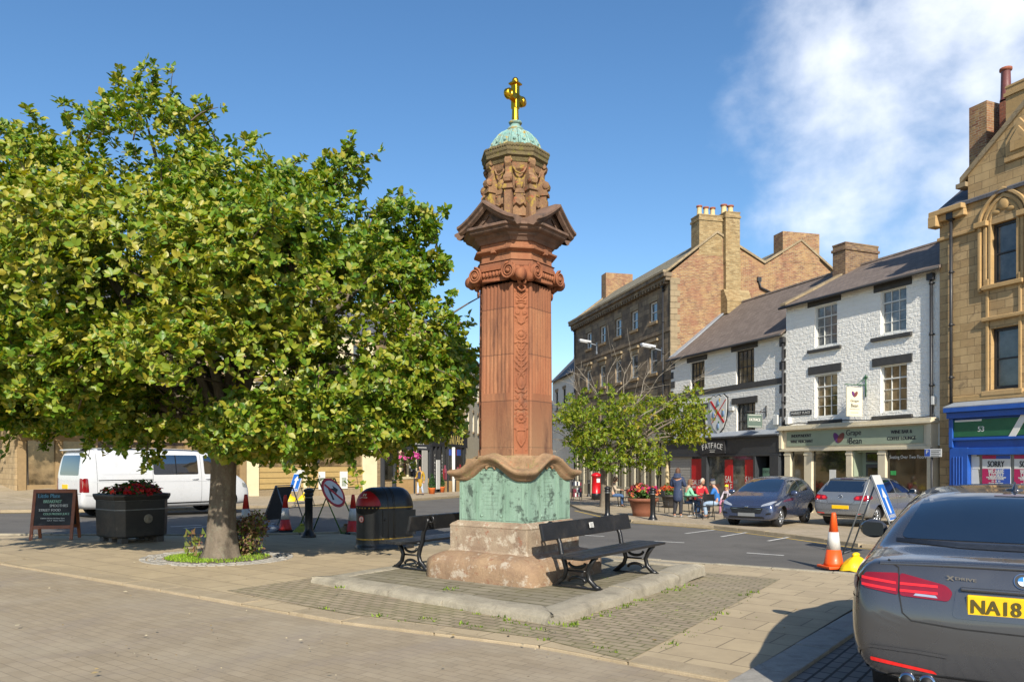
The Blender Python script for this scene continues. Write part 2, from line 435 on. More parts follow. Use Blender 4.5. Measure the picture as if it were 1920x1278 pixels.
sheet('block_paving', [V2(gp(425, 1106)), V2(gp(640, 1148)), V2(gp(1010, 1195)), pm(3.25, -2.98), pm(2.72, 2.85), pm(-2.35, 2.8), pm(-2.35, -1.4)], .0, cobble)
kerb('front_kerb', [p for p in front], .28, .0, .12, .9, sandkerb, side=1)
kerb('granite_kerb', [pm(4.12, -3.4), pm(4.16, .4), pm(4.2, 4.3)], .3, .012, .14, .85, granite, side=-1)
kerb('road_kerb', near_kerb, .13, .004, .14, .9, kerbst, side=-1)
# far pavements
far_right = [(4.6, 70), (2.7, 46), (3.0, 32), V2(gp(1192, 975)), V2(gp(1345, 986)), V2(gp(1500, 1004)), V2(gp(1620, 1020)), (11.5, 13.6), (22, 3)]
far_left = [(-60, 24.3), (-26, 24.6), V2(gp(0, 957)), V2(gp(250, 955)), V2(gp(441, 950)), V2(gp(600, 945)), V2(gp(778, 935)), V2(gp(860, 929)), (-1.6, 66)]
sheet('pavement_far_right', far_right+[(60, 3), (60, 72)], .02, pavefar)
sheet('pavement_far_left', far_left+[(-4, 80), (-60, 80)], .02, pavefar)
kerb('kerb_far_right', far_right, .15, .03, .14, 1.0, sandkerb, side=-1)
kerb('kerb_far_left', far_left, .15, .03, .14, 1.0, sandkerb, side=1)
# raised ground by the church wall, far left
b = MB(); rows = []
for i in range(9):
    t = i/8; Y = 29+t*13; zz = gz(-24, Y)+.035+1.15*t*t*(3-2*t)
    rows.append([(x, Y, zz + (0 if x > -60 else 0)) for x in (-70, -40, -30, -24, -20.5)])
rows2 = [[(p[0], p[1], p[2]) for p in r] + [(-18.5, r[0][1], gz(-18, r[0][1])+.0)] for r in rows]
b.grid(rows2); struct(b.build('church_path', pavefar))
# painted lines
def stripe(name, pts, w, m, dz=-.055):
    b = MB()
    P = [Vector((p[0], p[1])) for p in pts]
    for i in range(len(P)-1):
        d = (P[i+1]-P[i]).normalized(); n = Vector((-d.y, d.x))*w/2
        q = [P[i]-n, P[i+1]-n, P[i+1]+n, P[i]+n]
        b.add([(v.x, v.y, gz(v.x, v.y)+dz) for v in q], [(0, 1, 2, 3)])
    return b
def offset(pts, d):
    P = [Vector((p[0], p[1])) for p in pts]; out = []
    for i, p in enumerate(P):
        t = (P[min(i+1, len(P)-1)]-P[max(i-1, 0)]).normalized(); out.append(p+Vector((-t.y, t.x))*d)
    return out
b = stripe('', offset(near_kerb[7:], .28), .09, None); b2 = stripe('', offset(far_right[2:8], -.4), .09, None); b3 = stripe('', offset(far_left[1:8], -.35), .1, None)
for q in (b2, b3): b.add(q.v, q.f)
struct(b.build('yellow_lines', yellow_line))
b = MB()
for p0, p1 in (((1092, 1003), (1133, 1005)), ((1226, 1014), (1283, 1017)), ((320, 987), (378, 984)), ((345, 990), (400, 986)), ((200, 993), (248, 989)), ((1400, 1036), (1470, 1041))):
    q = stripe('', [V2(gp(*p0, -.06)), V2(gp(*p1, -.06))], .1, None); b.add(q.v, q.f)
for p0, p1 in (((1285, 1000), (1340, 993)), ((1352, 1006), (1400, 998)), ((1440, 1014), (1490, 1005))):
    q = stripe('', [V2(gp(*p0, -.06)), V2(gp(*p1, -.06))], .08, None, -.052); b.add(q.v, q.f)
struct(b.build('white_lines', white_line))
# manhole and joints of weeds are stuff
weedm = leafmat('weed_leaf', ['#3f5212', '#5f7a1c', '#8fa52c'], .3, .6)
def weeds(name, spots, m, n=9, s=.05):
    b = MB()
    for (x, y, k, dz) in spots:
        for _ in range(int(n*k)):
            a = random.uniform(0, 6.28); r = random.uniform(0, .07*k); h = random.uniform(.3, 1)*s*k
            px, py = x+math.cos(a)*r*2, y+math.sin(a)*r; z = gz(px, py)+dz; t = random.uniform(0, 6.28); w = h*.35
            dx, dy = math.cos(t)*w, math.sin(t)*w; lx, ly = random.uniform(-h, h)*.7, random.uniform(-h, h)*.7
            b.add([(px-dx, py-dy, z), (px+dx, py+dy, z), (px+lx+dx*.3, py+ly+dy*.3, z+h)], [(0, 1, 2)])
    o = b.build(name, m, uvm=False); tone(o, per=1); return stuff(o)
def tone(o, per=1, vals=None):
    me = o.data; at = me.attributes.new('tone', 'FLOAT', 'FACE'); n = len(me.polygons)
    if vals is None: vals = np.repeat(np.random.default_rng(3).random((n+per-1)//per), per)[:n]
    at.data.foreach_set('value', np.asarray(vals, np.float32))

# ================================================================== MONUMENT PLATFORM
PZ = gz(MX, MY)+.125
pl = [(-1.97, -1.88), (2.03, -2.2), (1.78, 2.32), (-2.0, 2.3)]
b = MB()
pts = [pm(*p) for p in pl]
b.add([(x, y, PZ-.012) for x, y in [pm(p[0]*.9, p[1]*.9) for p in pl]], [(0, 1, 2, 3)])
struct(b.build('platform_slab', slabold))
def platform_kerb():
    b = MB(); n = 4; W_ = .34
    for i in range(n):
        p, q = Vector(pl[i]), Vector(pl[(i+1) % n]); d = (q-p); ln = d.length; d /= ln; inn = Vector((-d.y, d.x))
        k = [3, 5, 4, 5][i]; cuts = [0]+sorted(((j+random.uniform(-.25, .25))/k for j in range(1, k)))+[1]
        for j in range(k):
            t0 = cuts[j]*ln+.006; t1 = cuts[j+1]*ln-.006; m = 8
            e0 = random.uniform(-.012, .01); rows = []
            for s_ in range(m+1):
                t = t0+(t1-t0)*s_/m
                mit0 = max(0, W_-t) if j == 0 else 0; mit1 = max(0, W_-(ln-t)) if j == k-1 else 0
                w = max(.02, W_-max(mit0, mit1))
                wob = .012*math.sin(t*5+i*2+j)+random.uniform(-.004, .004)
                prof = [(-.01, -.16), (-.004, -.045), (.004, -.03), (.018, -.02), (.045, -.012), (.055, -.003), (.10, .006), (w*.75, .014), (w-.03, .010), (w, -.0), (w+.002, -.05)]
                row = []
                for (u, z) in prof:
                    u = min(u, w)
                    pt = p+d*t+inn*(u+wob*(1 if u < .1 else 0)); X, Y = pm(pt.x, pt.y); row.append((X, Y, PZ+z+e0+wob*.4))
                rows.append(row)
            b.grid(rows)
            b.add(rows[0], [tuple(range(11))]); b.add(rows[-1], [tuple(range(10, -1, -1))])
    return struct(b.build('platform_kerb', kerbst))
platform_kerb()

# ================================================================== MONUMENT
def sandstone(name, base, light, dark, joint=.0, streak=.5, pale=None, palez=0, bump=.5):
    t = NT(name); v = t.coord(); vs = t.mapping(v, scale=(1, 1, .22)); 
    n1 = t.noise(vs, 3.2, 7, .66, .3); n2 = t.noise(v, 42, 4, .7); n3 = t.noise(t.mapping(v, scale=(1.3, 1.3, .18), loc=(4, 2, 7)), 2.6, 7, .75, .5)
    col = t.mix(t.rng(n1, .33, .67), lin(base), lin(light))
    if joint:
        sp = t.node('ShaderNodeSeparateXYZ'); t.link(v, sp.inputs[0])
        zz = t.math('DIVIDE', t.math('ADD', sp.outputs[2], .13), joint)
        wn = t.node('ShaderNodeTexWhiteNoise', noise_dimensions='1D'); t.link(t.math('FLOOR', zz), wn.inputs['W'])
        col = t.mix(t.rng(wn.outputs[0], 0, 1, 0, .75), col, lin('#8a5f42')); col = t.mix(t.rng(wn.outputs[0], .6, 1, 0, .5), col, lin('#74402c'))
        fr = t.math('FRACT', zz); ln = t.math('LESS_THAN', fr, .018)
        col = t.mix(t.math('MULTIPLY', ln, .65), col, tuple(x*.45 for x in lin(dark)))
    if pale:
        sp2 = t.node('ShaderNodeSeparateXYZ'); t.link(v, sp2.inputs[0])
        zf = t.rng(t.math('ADD', sp2.outputs[2], t.math('MULTIPLY', n1, 1.2)), palez+1.3, palez-.1)
        col = t.mix(t.math('MULTIPLY', zf, .75), col, lin(pale))
    col = t.mix(t.rng(n3, .5, .66, 0, streak), col, lin(dark))
    col = t.mix(t.rng(n2, .3, .7, 0, .3), col, tuple(x*.62 for x in lin(base)))
    h = t.math('ADD', t.math('MULTIPLY', n2, .5), n1)
    if joint: h = t.math('SUBTRACT', h, ln)
    return t.done(col, .9, t.bump(h, bump, .012))
m_red = sandstone('red_sandstone', '#8b5438', '#a07150', '#4d352b', .61, .85, pale='#a48a66', palez=1.6)
m_red2 = sandstone('red_sandstone_carved', '#884f33', '#9b6543', '#50362a', 0, .6)
m_cap = sandstone('weathered_cap_stone', '#6a5244', '#7f6553', '#3a332d', 0, .8, bump=.7)
m_lant = weathered('lichened_lantern_stone', '#765740', '#937352', '#3d322a', '#9c8534', .85, scale=3.5, bump=.8, lich2='#9c5a3e', darkamt=.7)
m_base = weathered('stained_base_stone', '#87705c', '#a3937c', '#55463a', '#bdb3a0', .65, scale=2.6, bump=.6, darkamt=.55, lich2='#8a5038', stretch=(1, 1, .8))
m_step = weathered('worn_step_stone', '#8a7059', '#9e8466', '#5d4a3c', '#b8b0a0', .6, scale=3.2, bump=.7, darkamt=.5, lich2='#7a4f3a')
m_wave = weathered('mouldy_cornice_stone', '#8f7153', '#a38664', '#5a4a38', '#6f6a3d', .6, scale=3, bump=.7, lich2='#9c5f42')
m_verd = weathered('verdigris_bronze', '#76937f', '#93ad9a', '#3d4a42', '#2f3a33', .75, scale=2.6, bump=.35, stretch=(2.2, 2.2, .35), rough=.65, darkamt=.9, fine=70)
m_dome = weathered('copper_green_dome', '#6f9a94', '#9ab5a8', '#66603f', '#a8892f', .9, scale=4, bump=.7, rough=.75, lich2='#5a4a2f')
m_moss = weathered('mossy_rim_stone', '#5d5238', '#726443', '#332c22', '#6f6a2c', .8, scale=6, bump=1, fine=45)
gold = plain('gilded_metal', '#d9a62c', .28, .08, 5, metal=1, bump=.15, bscale=14)
def rot4(pts): 
    return pts
MON = thing('market_cross', 'tall red sandstone pillar with green plaques, domed top and gold cross, between two benches', 'monument', (MX, MY, PZ), MROT)
def ring_sq(h, c=0):
    """square ring half side h, corners cut by c, anticlockwise"""
    if c == 0: return [(-h, -h), (h, -h), (h, h), (-h, h)]
    return [(-h+c, -h), (h-c, -h), (h, -h+c), (h, h-c), (h-c, h), (-h+c, h), (-h, h-c), (-h, -h+c)]
def stack(b, prof, ringf, m=0, smooth=False, cap=True):
    rows = [[(x, y, z) for x, y in ringf(o)] for o, z in prof]
    n = len(rows[0])
    b.grid(rows, m, smooth, closeu=True)
    if cap: b.add(rows[0], [tuple(range(n))[::-1]]); b.add(rows[-1], [tuple(range(n))])
# step
b = MB()
def rough_ring(h, n=10, amp=.012, seed=0):
    rg = random.Random(seed); out = []
    cs = ring_sq(h)
    for i in range(4):
        p, q = Vector(cs[i]), Vector(cs[(i+1) % 4])
        for j in range(n):
            t = j/n; v = p.lerp(q, t)
            k = 1-.06*max(0, 1-min(t, 1-t)*9)
            out.append((v.x*k+rg.uniform(-amp, amp), v.y*k+rg.uniform(-amp, amp)))
    return out
rows = []
for i, (h, z) in enumerate([(.915, -.1), (.915, .05), (.91, .17), (.895, .225), (.85, .275), (.77, .315), (.68, .335), (.55, .34)]):
    rows.append([(x, y, z+random.uniform(-.006, .006)) for x, y in rough_ring(h, 12, .009, i//2)])
b.grid(rows, 0, True, closeu=True); b.add(rows[-1], [tuple(range(len(rows[-1])))])
b.build('step', m_step, MON)
# die block
b = MB(); stack(b, [(.655, .3), (.655, .335), (.638, .345), (.632, .36), (.632, .655), (.64, .67), (.615, .70), (.575, .722), (.56, .735)], lambda h: ring_sq(h))
b.build('base_block', m_base, MON, bevel=.012, seg=2)
# bronze-clad die with arched faces
def wave(t): 
    a = abs(t); 
    return .5*(1+math.cos(math.pi*min(1, a/.82)))
H_ = .54
def plaque():
    b = MB(); n = 24
    for k in range(4):
        T = b.T; b.T = Matrix.Rotation(k*math.pi/2, 4, 'Z')
        rows = [[], []]
        for i in range(n+1):
            t = -1+2*i/n; zt = 1.33+.2*wave(t)
            rows[0].append((t*H_, -H_, .73)); rows[1].append((t*H_, -H_, zt))
        b.grid(rows, 0, False)
        # panel plates and borders
        for (x0, x1) in ((-.5, -.24), (-.2, .2), (.24, .5)):
            z1 = 1.30 if x0 != -.2 else 1.42
            for q in ((x0, x1, .755, .768), (x0, x1, z1-.013, z1), (x0, x0+.012, .768, z1-.013), (x1-.012, x1, .768, z1-.013)):
                b.box(q[0], q[1], -H_-.007, -H_+.002, q[2], q[3])
        for (px, pz) in ((-.16, 1.37), (.16, 1.37), (-.16, .81), (.16, .81)):
            b.lathe([(.022, 0), (.018, .008), (.0, .01)], 8, (px, -H_, pz), axis='y')
        for j in range(9):      # cast inscription lines
            zz = 1.3-.05*j; w = .13-.03*((j*7) % 3)*.5
            x = -w
            while x < w:
                l_ = .012+.02*((x*91+j) % 1); b.box(x, min(w, x+l_), -H_-.004, -H_+.002, zz, zz+.02); x += l_+.01
        b.T = T
    return b.build('bronze_plaque', m_verd, MON)
plaque()
def wavecornice():
    b = MB(); n = 36
    prof = [(-.02, -.06), (.03, -.045), (.05, -.02), (.055, .0), (.085, .012), (.105, .03), (.12, .05), (.12, .075), (.10, .088), (.06, .098), (.0, .11), (-.05, .12)]
    for k in range(4):
        T = b.T; b.T = Matrix.Rotation(k*math.pi/2, 4, 'Z'); rows = []
        for i in range(n+1):
            t = -1+2*i/n; zt = 1.315+.2*wave(t); row = []
            fl = max(0, abs(t)-.8)/.2
            for o, dz in prof: row.append((t*(H_+o), -(H_+o), zt+dz))
            # sloping back up to the shaft base
            for s_ in (.35, .7, 1):
                h0 = H_-.05; h1 = .47; h = h0+(h1-h0)*s_; z = (zt+.12)*(1-s_)+1.56*s_+.03*math.sin(s_*3.14)
                row.append((t*h, -h, z))
            rows.append(row[::-1])
        b.grid(rows, 0, True)
        b.T = T
    stack(b, [(.475, 1.5), (.475, 1.575), (.46, 1.59), (.45, 1.60)], lambda h: ring_sq(h, h*.42))
    # little shell under the crown of each arch
    for k in range(4):
        T = b.T; b.T = Matrix.Rotation(k*math.pi/2, 4, 'Z')
        for j in range(7):
            a = R(-75+25*j); b.ball((math.sin(a)*.07, -H_-.02, 1.43+.05*math.cos(a)), .022, 6, sc=(1, .7, 1.4), k=5)
        b.T = T
    return b.build('wavy_cornice', m_wave, MON)
wavecornice()
# shaft
SH, SF = .437, .245
def section(flute):
    out = []
    for k in range(4):
        ca, sa = math.cos(k*math.pi/2), math.sin(k*math.pi/2); q = [(-SF, -SH)]
        if flute:
            for j in range(7):
                xc = -.189+.063*j
                for s_ in range(6):
                    a = math.pi*s_/5; q.append((xc-.024*math.cos(a), -SH+.024*math.sin(a)*.85))
        q.append((SF, -SH))
        d = Vector((SH-SF, SH-SF)); ln = d.length; d /= ln; nin = Vector((-d.y, d.x)); p = Vector((SF, -SH))
        for (t, i_) in ((.025, 0), (.04, .022), (ln-.04, .022), (ln-.025, 0)): v = p+d*t+nin*i_; q.append((v.x, v.y))
        out += [(x*ca-y*sa, x*sa+y*ca) for x, y in q]
    return out
b = MB()
s0 = section(False); s1 = section(True)
b.grid([[(x, y, z) for x, y in s0] for z in (1.58, 2.42)], 0, False, closeu=True)
b.add([(x, y, 2.42) for x, y in s0], [tuple(range(len(s0)))])
b.grid([[(x*k, y*k, z) for x, y in s1] for z, k in ((2.40, 1.0), (3.86, .975))], 0, False, closeu=True)
for k in range(4):          # rounded stops at the foot of each flute and plain plinth
    T = b.T; b.T = Matrix.Rotation(k*math.pi/2, 4, 'Z')
    b.box(-SF-.006, SF+.006, -SH-.012, -SH+.02, 1.58, 1.68)
    b.T = T
b.build('shaft', m_red, MON)
# carved panels on the cut corners
def carved_panel():
    Hh = 2.2; nu, nv = 27, 300; pw = .19
    u = np.linspace(-.5, .5, nu); v = np.linspace(0, 1, nv)*Hh
    U, Vv = np.meshgrid(u*pw, v); Ua = np.abs(U); h = np.zeros_like(U)
    def stroke(path, r, amp):
        nonlocal h
        for (x0, y0), (x1, y1) in zip(path[:-1], path[1:]):
            dx, dy = x1-x0, y1-y0; L2 = dx*dx+dy*dy+1e-9
            t = np.clip(((Ua-x0)*dx+(Vv-y0)*dy)/L2, 0, 1)
            d = np.hypot(Ua-(x0+t*dx), Vv-(y0+t*dy)); h = np.maximum(h, amp*np.sqrt(np.clip(1-(d/r)**2, 0, 1)))
    def spiral(cx, cy, r0, turns, a0, sg, rr, amp):
        P = [(cx+sg*r0*(1-.8*i/24)*math.cos(a0+turns*6.28*i/24), cy+r0*(1-.8*i/24)*math.sin(a0+turns*6.28*i/24)) for i in range(25)]
        stroke(P, rr, amp)
    def ell(cx, cy, rx, ry, amp):
        nonlocal h
        d = np.hypot((Ua-cx)/rx, (Vv-cy)/ry); h = np.maximum(h, amp*np.sqrt(np.clip(1-d*d, 0, 1)))
    # shield
    stroke([(0, .10), (.045, .17), (.06, .24), (.055, .31), (.0, .31)], .012, .024); ell(0, .23, .05, .09, .014); spiral(.06, .33, .022, 1.2, 0, 1, .009, .02)
    for yc in (.47,): 
        ell(0, yc, .03, .03, .028)
        for k in range(5): a = -1.2+.6*k; ell(.055*math.cos(a), yc+.055*math.sin(a), .02, .02, .02)
    ell(0, .68, .032, .045, .028); spiral(.05, .64, .03, 1.4, 3, 1, .01, .022); spiral(.05, .74, .026, 1.3, 1, 1, .01, .02); stroke([(0, .58), (.04, .6), (.075, .585)], .014, .02)
    stroke([(0, .85), (.03, .87), (.05, .93), (.045, .99), (.02, 1.03), (.03, 1.05)], .016, .024); ell(0, .94, .04, .07, .022)
    stroke([(.0, .82), (.04, .8), (.075, .83)], .013, .02)
    for k in range(5):
        y = 1.08+.075*k; stroke([(0, y-.02), (.035, y+.01), (.07-.006*k, y+.045)], .014, .022); stroke([(.02, y+.03), (.05, y+.05), (.045, y+.075)], .008, .016)
    stroke([(0, 1.05), (0, 1.47)], .012, .022)
    ell(0, 1.56, .04, .04, .028); 
    for k in range(7): a = -1.35+.45*k; ell(.06*math.cos(a), 1.56+.06*math.sin(a), .017, .017, .019)
    stroke([(0, 1.45), (.04, 1.47), (.08, 1.45)], .012, .02)
    stroke([(0, 1.7), (.03, 1.72), (.05, 1.78), (.075, 1.8)], .014, .022); spiral(.05, 1.85, .028, 1.4, 2, 1, .009, .02)
    ell(0, 1.93, .05, .035, .026); stroke([(0, 1.98), (.06, 1.97), (.06, 2.0), (0, 2.01)], .01, .022)
    for k in range(4): y = 2.03+.035*k; stroke([(0, y-.02), (.03, y+.005), (.06-.01*k, y+.03)], .011, .02)
    rg = np.random.default_rng(5)
    for _ in range(26): ell(rg.uniform(.02, .085), rg.uniform(.05, 2.15), rg.uniform(.008, .016), rg.uniform(.008, .02), rg.uniform(.008, .014))
    b = MB()
    for k in range(4):
        T = b.T; b.T = Matrix.Rotation(k*math.pi/2, 4, 'Z')
        d = Vector((1, 1, 0)).normalized(); o = Vector(((SF+SH)/2, -(SF+SH)/2, 0)); nout = Vector((d.y, -d.x, 0)); base = o-nout*.021
        b.grid([[tuple(base*(1-.01*vv/Hh)+d*uu*pw+nout*(hh)+Vector((0, 0, 1.62+vv))) for uu, hh in zip(u, h[i])] for i, vv in enumerate(v)], 0, True)
        b.T = T
    return b.build('carved_panel', m_red2, MON)
carved_panel()
# capital
def capital():
    b = MB()
    for k in range(4):
        T = b.T; b.T = Matrix.Rotation(k*math.pi/2, 4, 'Z')
        for sg in (-1, 1):
            cx = sg*.275; cz = 3.985; yf = -SH-.10
            b.lathe([(.105, 0), (.105, .02), (.085, .06), (.085, .12), (.1, .17)], 18, (cx, yf+.17, cz), axis='y')
            P = []; rr = []
            for i in range(40):
                a = i/39*2.6*2*math.pi; r = .108*(1-.82*i/39); P.append((cx-sg*r*math.sin(a), yf-.012, cz+r*math.cos(a))); rr.append(.016*(1-.5*i/39))
            b.tube(P, rr, 6); b.ball((cx, yf-.01, cz), .028, 8, k=6)
            # side volute turned round the corner
            b.lathe([(.075, 0), (.08, .05), (.075, .09)], 14, (sg*(SF+.115), -SH-.01, cz-.045), axis='x')
        b.box(-.19, .19, -SH-.075, -SH+.02, 4.03, 4.085)
        b.box(-.2, .2, -SH-.04, -SH+.02, 3.9, 4.03)
        for j in range(7):
            b.ball((-.165+.055*j, -SH-.055, 3.985), .024, 8, sc=(1, .9, 1.5), k=6)
            b.box(-.165+.055*j-.004+.0275, -.165+.055*j+.004+.0275, -SH-.058, -SH, 3.95, 4.03)
        b.tube([(-.2, -SH-.03, 3.9), (.2, -SH-.03, 3.9)], .016, 6)
        # scrolls and leaf on the corner
        d = Vector((1, 1, 0)).normalized(); o = Vector(((SF+SH)/2, -(SF+SH)/2, 0)); no = Vector((d.y, -d.x, 0))
        for sg in (-1, 1):
            P = []
            for i in range(26):
                a = i/25*1.5*2*math.pi; r = .05*(1-.75*i/25); P.append(tuple(o+no*.03+d*sg*(.055-r*math.cos(a)*.9)+Vector((0, 0, 4.0+r*math.sin(a)))))
            b.tube(P, .013, 6)
            P = [tuple(o+no*(.03+.03*math.sin(t*3))+d*sg*(.01+.1*t)+Vector((0, 0, 3.83+.28*t*t))) for t in (0, .25, .5, .75, 1)]
            b.tube(P, [.02, .024, .02, .016, .012], 6)
            P = [tuple(o+no*.025+d*sg*(.05*math.sin(t*6.28))+Vector((0, 0, 3.74+.18*t))) for t in [i/12 for i in range(13)]]
            b.tube(P, .013, 6)
        for j in range(3): b.ball(tuple(o+no*.03+Vector((0, 0, 3.9+.07*j))), .03-.004*j, 8, k=6)
        b.T = T
    return b.build('capital', m_red2, MON)
capital()
# entablature: necking, frieze, flaring cornice
OCT = lambda h: ring_sq(h, max(.01, h-SF-(h-SH)*.45))
b = MB(); stack(b, [(.44, 4.05), (.46, 4.08), (.46, 4.14), (.475, 4.15), (.435, 4.17), (.43, 4.26), (.45, 4.27), (.50, 4.29), (.505, 4.31), (.45, 4.325), (.44, 4.34), (.44, 4.40), (.46, 4.41)], OCT)
for k in range(4):
    b.T = Matrix.Rotation(k*math.pi/2, 4, 'Z'); b.box(-.03, .03, -.515, -.42, 4.26, 4.33)
b.T = Matrix.Identity(4)
b.build('frieze', m_red, MON)
b = MB()
stack(b, [(.46, 4.40), (.49, 4.44), (.52, 4.46), (.55, 4.49), (.60, 4.505), (.62, 4.52), (.63, 4.545), (.66, 4.56), (.66, 4.585), (.64, 4.60), (.52, 4.63), (.42, 4.70)], lambda h: ring_sq(h, h*.52 if h > .52 else max(.02, (h-SF-(h-SH)*.45))))
def pediments(b):
    for k in range(4):
        T = b.T; b.T = Matrix.Rotation(k*math.pi/2, 4, 'Z')
        n = 10; hw = .44
        prof = [(0, -.07), (.04, -.045), (.05, -.02), (.085, .0), (.085, .03), (.0, .05), (-.4, .05)]
        for sg in (-1, 1):
            rows = []
            for i in range(n+1):
                t = i/n; x = sg*hw*(1-t)*1.05; z = 4.60+.26*(t**1.35); yf = -.61+(-.04)*t
                rows.append([(x, yf-o if o >= -.1 else -.36, z+dz-(0 if o >= -.1 else .02)) for o, dz in prof])
            if sg < 0: rows = [r[::-1] for r in rows]
            b.grid(rows, 0, False)
            b.add([r for r in rows[0]], [tuple(range(7))]); 
        b.add([(-hw, -.56, 4.57), (hw, -.56, 4.57), (0, -.58, 4.84)], [(0, 1, 2)])
        b.add([(-hw*.45, -.565, 4.60), (hw*.45, -.565, 4.60), (0, -.575, 4.76), (-hw*.3, -.585, 4.615), (hw*.3, -.585, 4.615), (0, -.59, 4.72)], [(0, 1, 4, 3), (1, 2, 5, 4), (2, 0, 3, 5)])
        b.T = T
pediments(b)
b.build('pedimented_cornice', m_cap, MON)
# lantern
def lantern():
    b = MB(); r0 = .33
    b.lathe([(.44, 4.64), (.44, 4.72), (.40, 4.74), (r0, 4.76), (r0, 5.36), (.37, 5.40), (.40, 5.52), (.42, 5.55)], 8, a0=R(22.5), smooth=False)
    for k in range(8):
        T = b.T; b.T = Matrix.Rotation(k*math.pi/4+R(22.5), 4, 'Z') 
        # pier, cap moulding, scroll bracket
        b.box(-.05, .05, -.44, -.28, 4.70, 5.10)
        b.box(-.04, .04, -.452, -.43, 4.74, 5.04)
        b.box(-.07, .07, -.465, -.26, 5.10, 5.14); b.box(-.06, .06, -.45, -.26, 5.14, 5.165)
        b.prism([(.28, 5.165), (.43, 5.165), (.475, 5.19), (.485, 5.235), (.465, 5.28), (.425, 5.30), (.40, 5.34), (.405, 5.40), (.435, 5.44), (.445, 5.49), (.42, 5.53), (.28, 5.53)], (-.042, 0, 0), (0, -1, 0), (0, 0, 1), (.084, 0, 0))
        for sx in (-1, 1): b.lathe([(.05, 0), (.045, .012), (.015, .014)] if sx > 0 else [(.015, -.014), (.045, -.012), (.05, 0)], 10, (sx*.043, -.435, 5.235), axis='x'); b.lathe([(.035, 0), (.01, .012)] if sx > 0 else [(.01, -.012), (.035, 0)], 10, (sx*.043, -.41, 5.48), axis='x')
        b.T = T @ Matrix.Rotation(k*math.pi/4, 4, 'Z')
        # shell niche between piers
        b.box(-.085, .085, -.335, -.29, 4.78, 4.98)
        b.lathe([(.085, 0), (.08, .02), (.06, .03), (.02, .035), (0, .036)], 14, (0, -.325, 4.98), axis='y')
        b.box(-.075, .075, -.35, -.29, 5.04, 5.07); b.ball((0, -.325, 5.2), .06, 10, sc=(1, .5, 1.3), k=8); b.prism([(-.07, 5.07), (.07, 5.07), (.045, 5.13), (-.045, 5.13)], (0, -.33, 0), (1, 0, 0), (0, 0, 1), (0, -.03, 0))
        b.tube([(-.09, -.34, 4.9), (-.05, -.36, 4.95), (0, -.365, 4.91), (.05, -.36, 4.95), (.09, -.34, 4.9)], .018, 6)
        b.tube([(-.09, -.35, 5.42), (-.05, -.36, 5.345), (0, -.37, 5.32), (.05, -.36, 5.345), (.09, -.35, 5.42)], .014, 6)
        b.T = T
    return b.build('lantern', m_lant, MON)
lantern()
b = MB()
b.lathe([(.40, 5.48), (.42, 5.53), (.455, 5.55), (.455, 5.59), (.47, 5.61), (.475, 5.65), (.45, 5.68), (.41, 5.70), (.38, 5.74)], 8, a0=R(22.5), smooth=False)
for k in range(8):
    for j in range(9):
        a0 = R(22.5+45*k); a1 = R(22.5+45*(k+1)); t = (j+.5)/9
        x = .465*(math.cos(a0)*(1-t)+math.cos(a1)*t); y = .465*(math.sin(a0)*(1-t)+math.sin(a1)*t)
        b.ball((x, y, 5.665), .024, 6, sc=(1, 1, .9), k=5)
b.build('lantern_rim', m_moss, MON)
b = MB()
dp = [(r*.9, 5.70+(z-5.70)*.84) for r, z in [(.40, 5.70), (.39, 5.73), (.375, 5.78), (.345, 5.86), (.30, 5.94), (.235, 6.01), (.165, 6.06), (.125, 6.085), (.118, 6.10), (.135, 6.105), (.12, 6.13), (.085, 6.16), (.075, 6.20), (.09, 6.21)]]
b.lathe(dp, 32)
for k in range(16):
    a = 2*math.pi*k/16
    b.tube([((r+.004)*math.cos(a), (r+.004)*math.sin(a), z) for r, z in dp[1:7]], [.02, .02, .019, .017, .013, .009], 6)
    for (r, z) in ((.35, 5.735), (.33, 5.80)):
        a2 = a+math.pi/16; b.ball((r*math.cos(a2), r*math.sin(a2), z), .024, 6, k=5)
b.build('dome', m_dome, MON)
def cross():
    b = MB(); b.T = Matrix.Translation((0, 0, 6.12-6.19*.93)) @ Matrix.Diagonal((.93, .93, .93, 1))
    b.lathe([(.09, 6.19), (.1, 6.21), (.1, 6.225), (.07, 6.235)], 8, m=1)
    b.lathe([(.06, 6.235), (.055, 6.26), (.05, 6.4), (.052, 6.5)], 8, a0=R(22.5), smooth=False)
    # arms along the right-hand face direction
    T = b.T; b.T = T @ Matrix.Rotation(R(90), 4, 'Z')
    b.box(-.045, .045, -.05, .05, 6.42, 6.78)
    b.box(-.145, .145, -.05, .05, 6.535, 6.635)
    for sg in (-1, 1):
        b.lathe([(.062, -.045), (.075, -.03), (.075, .03), (.062, .045)], 14, (sg*.165, 0, 6.585), axis='x' if False else 'y')
        b.ball((sg*.21, 0, 6.585), .036, 10, k=8)
        b.lathe([(.066, -.012), (.066, .012)], 10, (sg*.145, 0, 6.585), axis='x')
    b.box(-.075, .075, -.075, .075, 6.775, 6.80); b.box(-.06, .06, -.06, .06, 6.80, 6.815)
    b.ball((0, 0, 6.835), .05, 10, k=8)
    b.T = T
    return b.build('cross', [gold, m_dome], MON, bevel=.006)
cross()

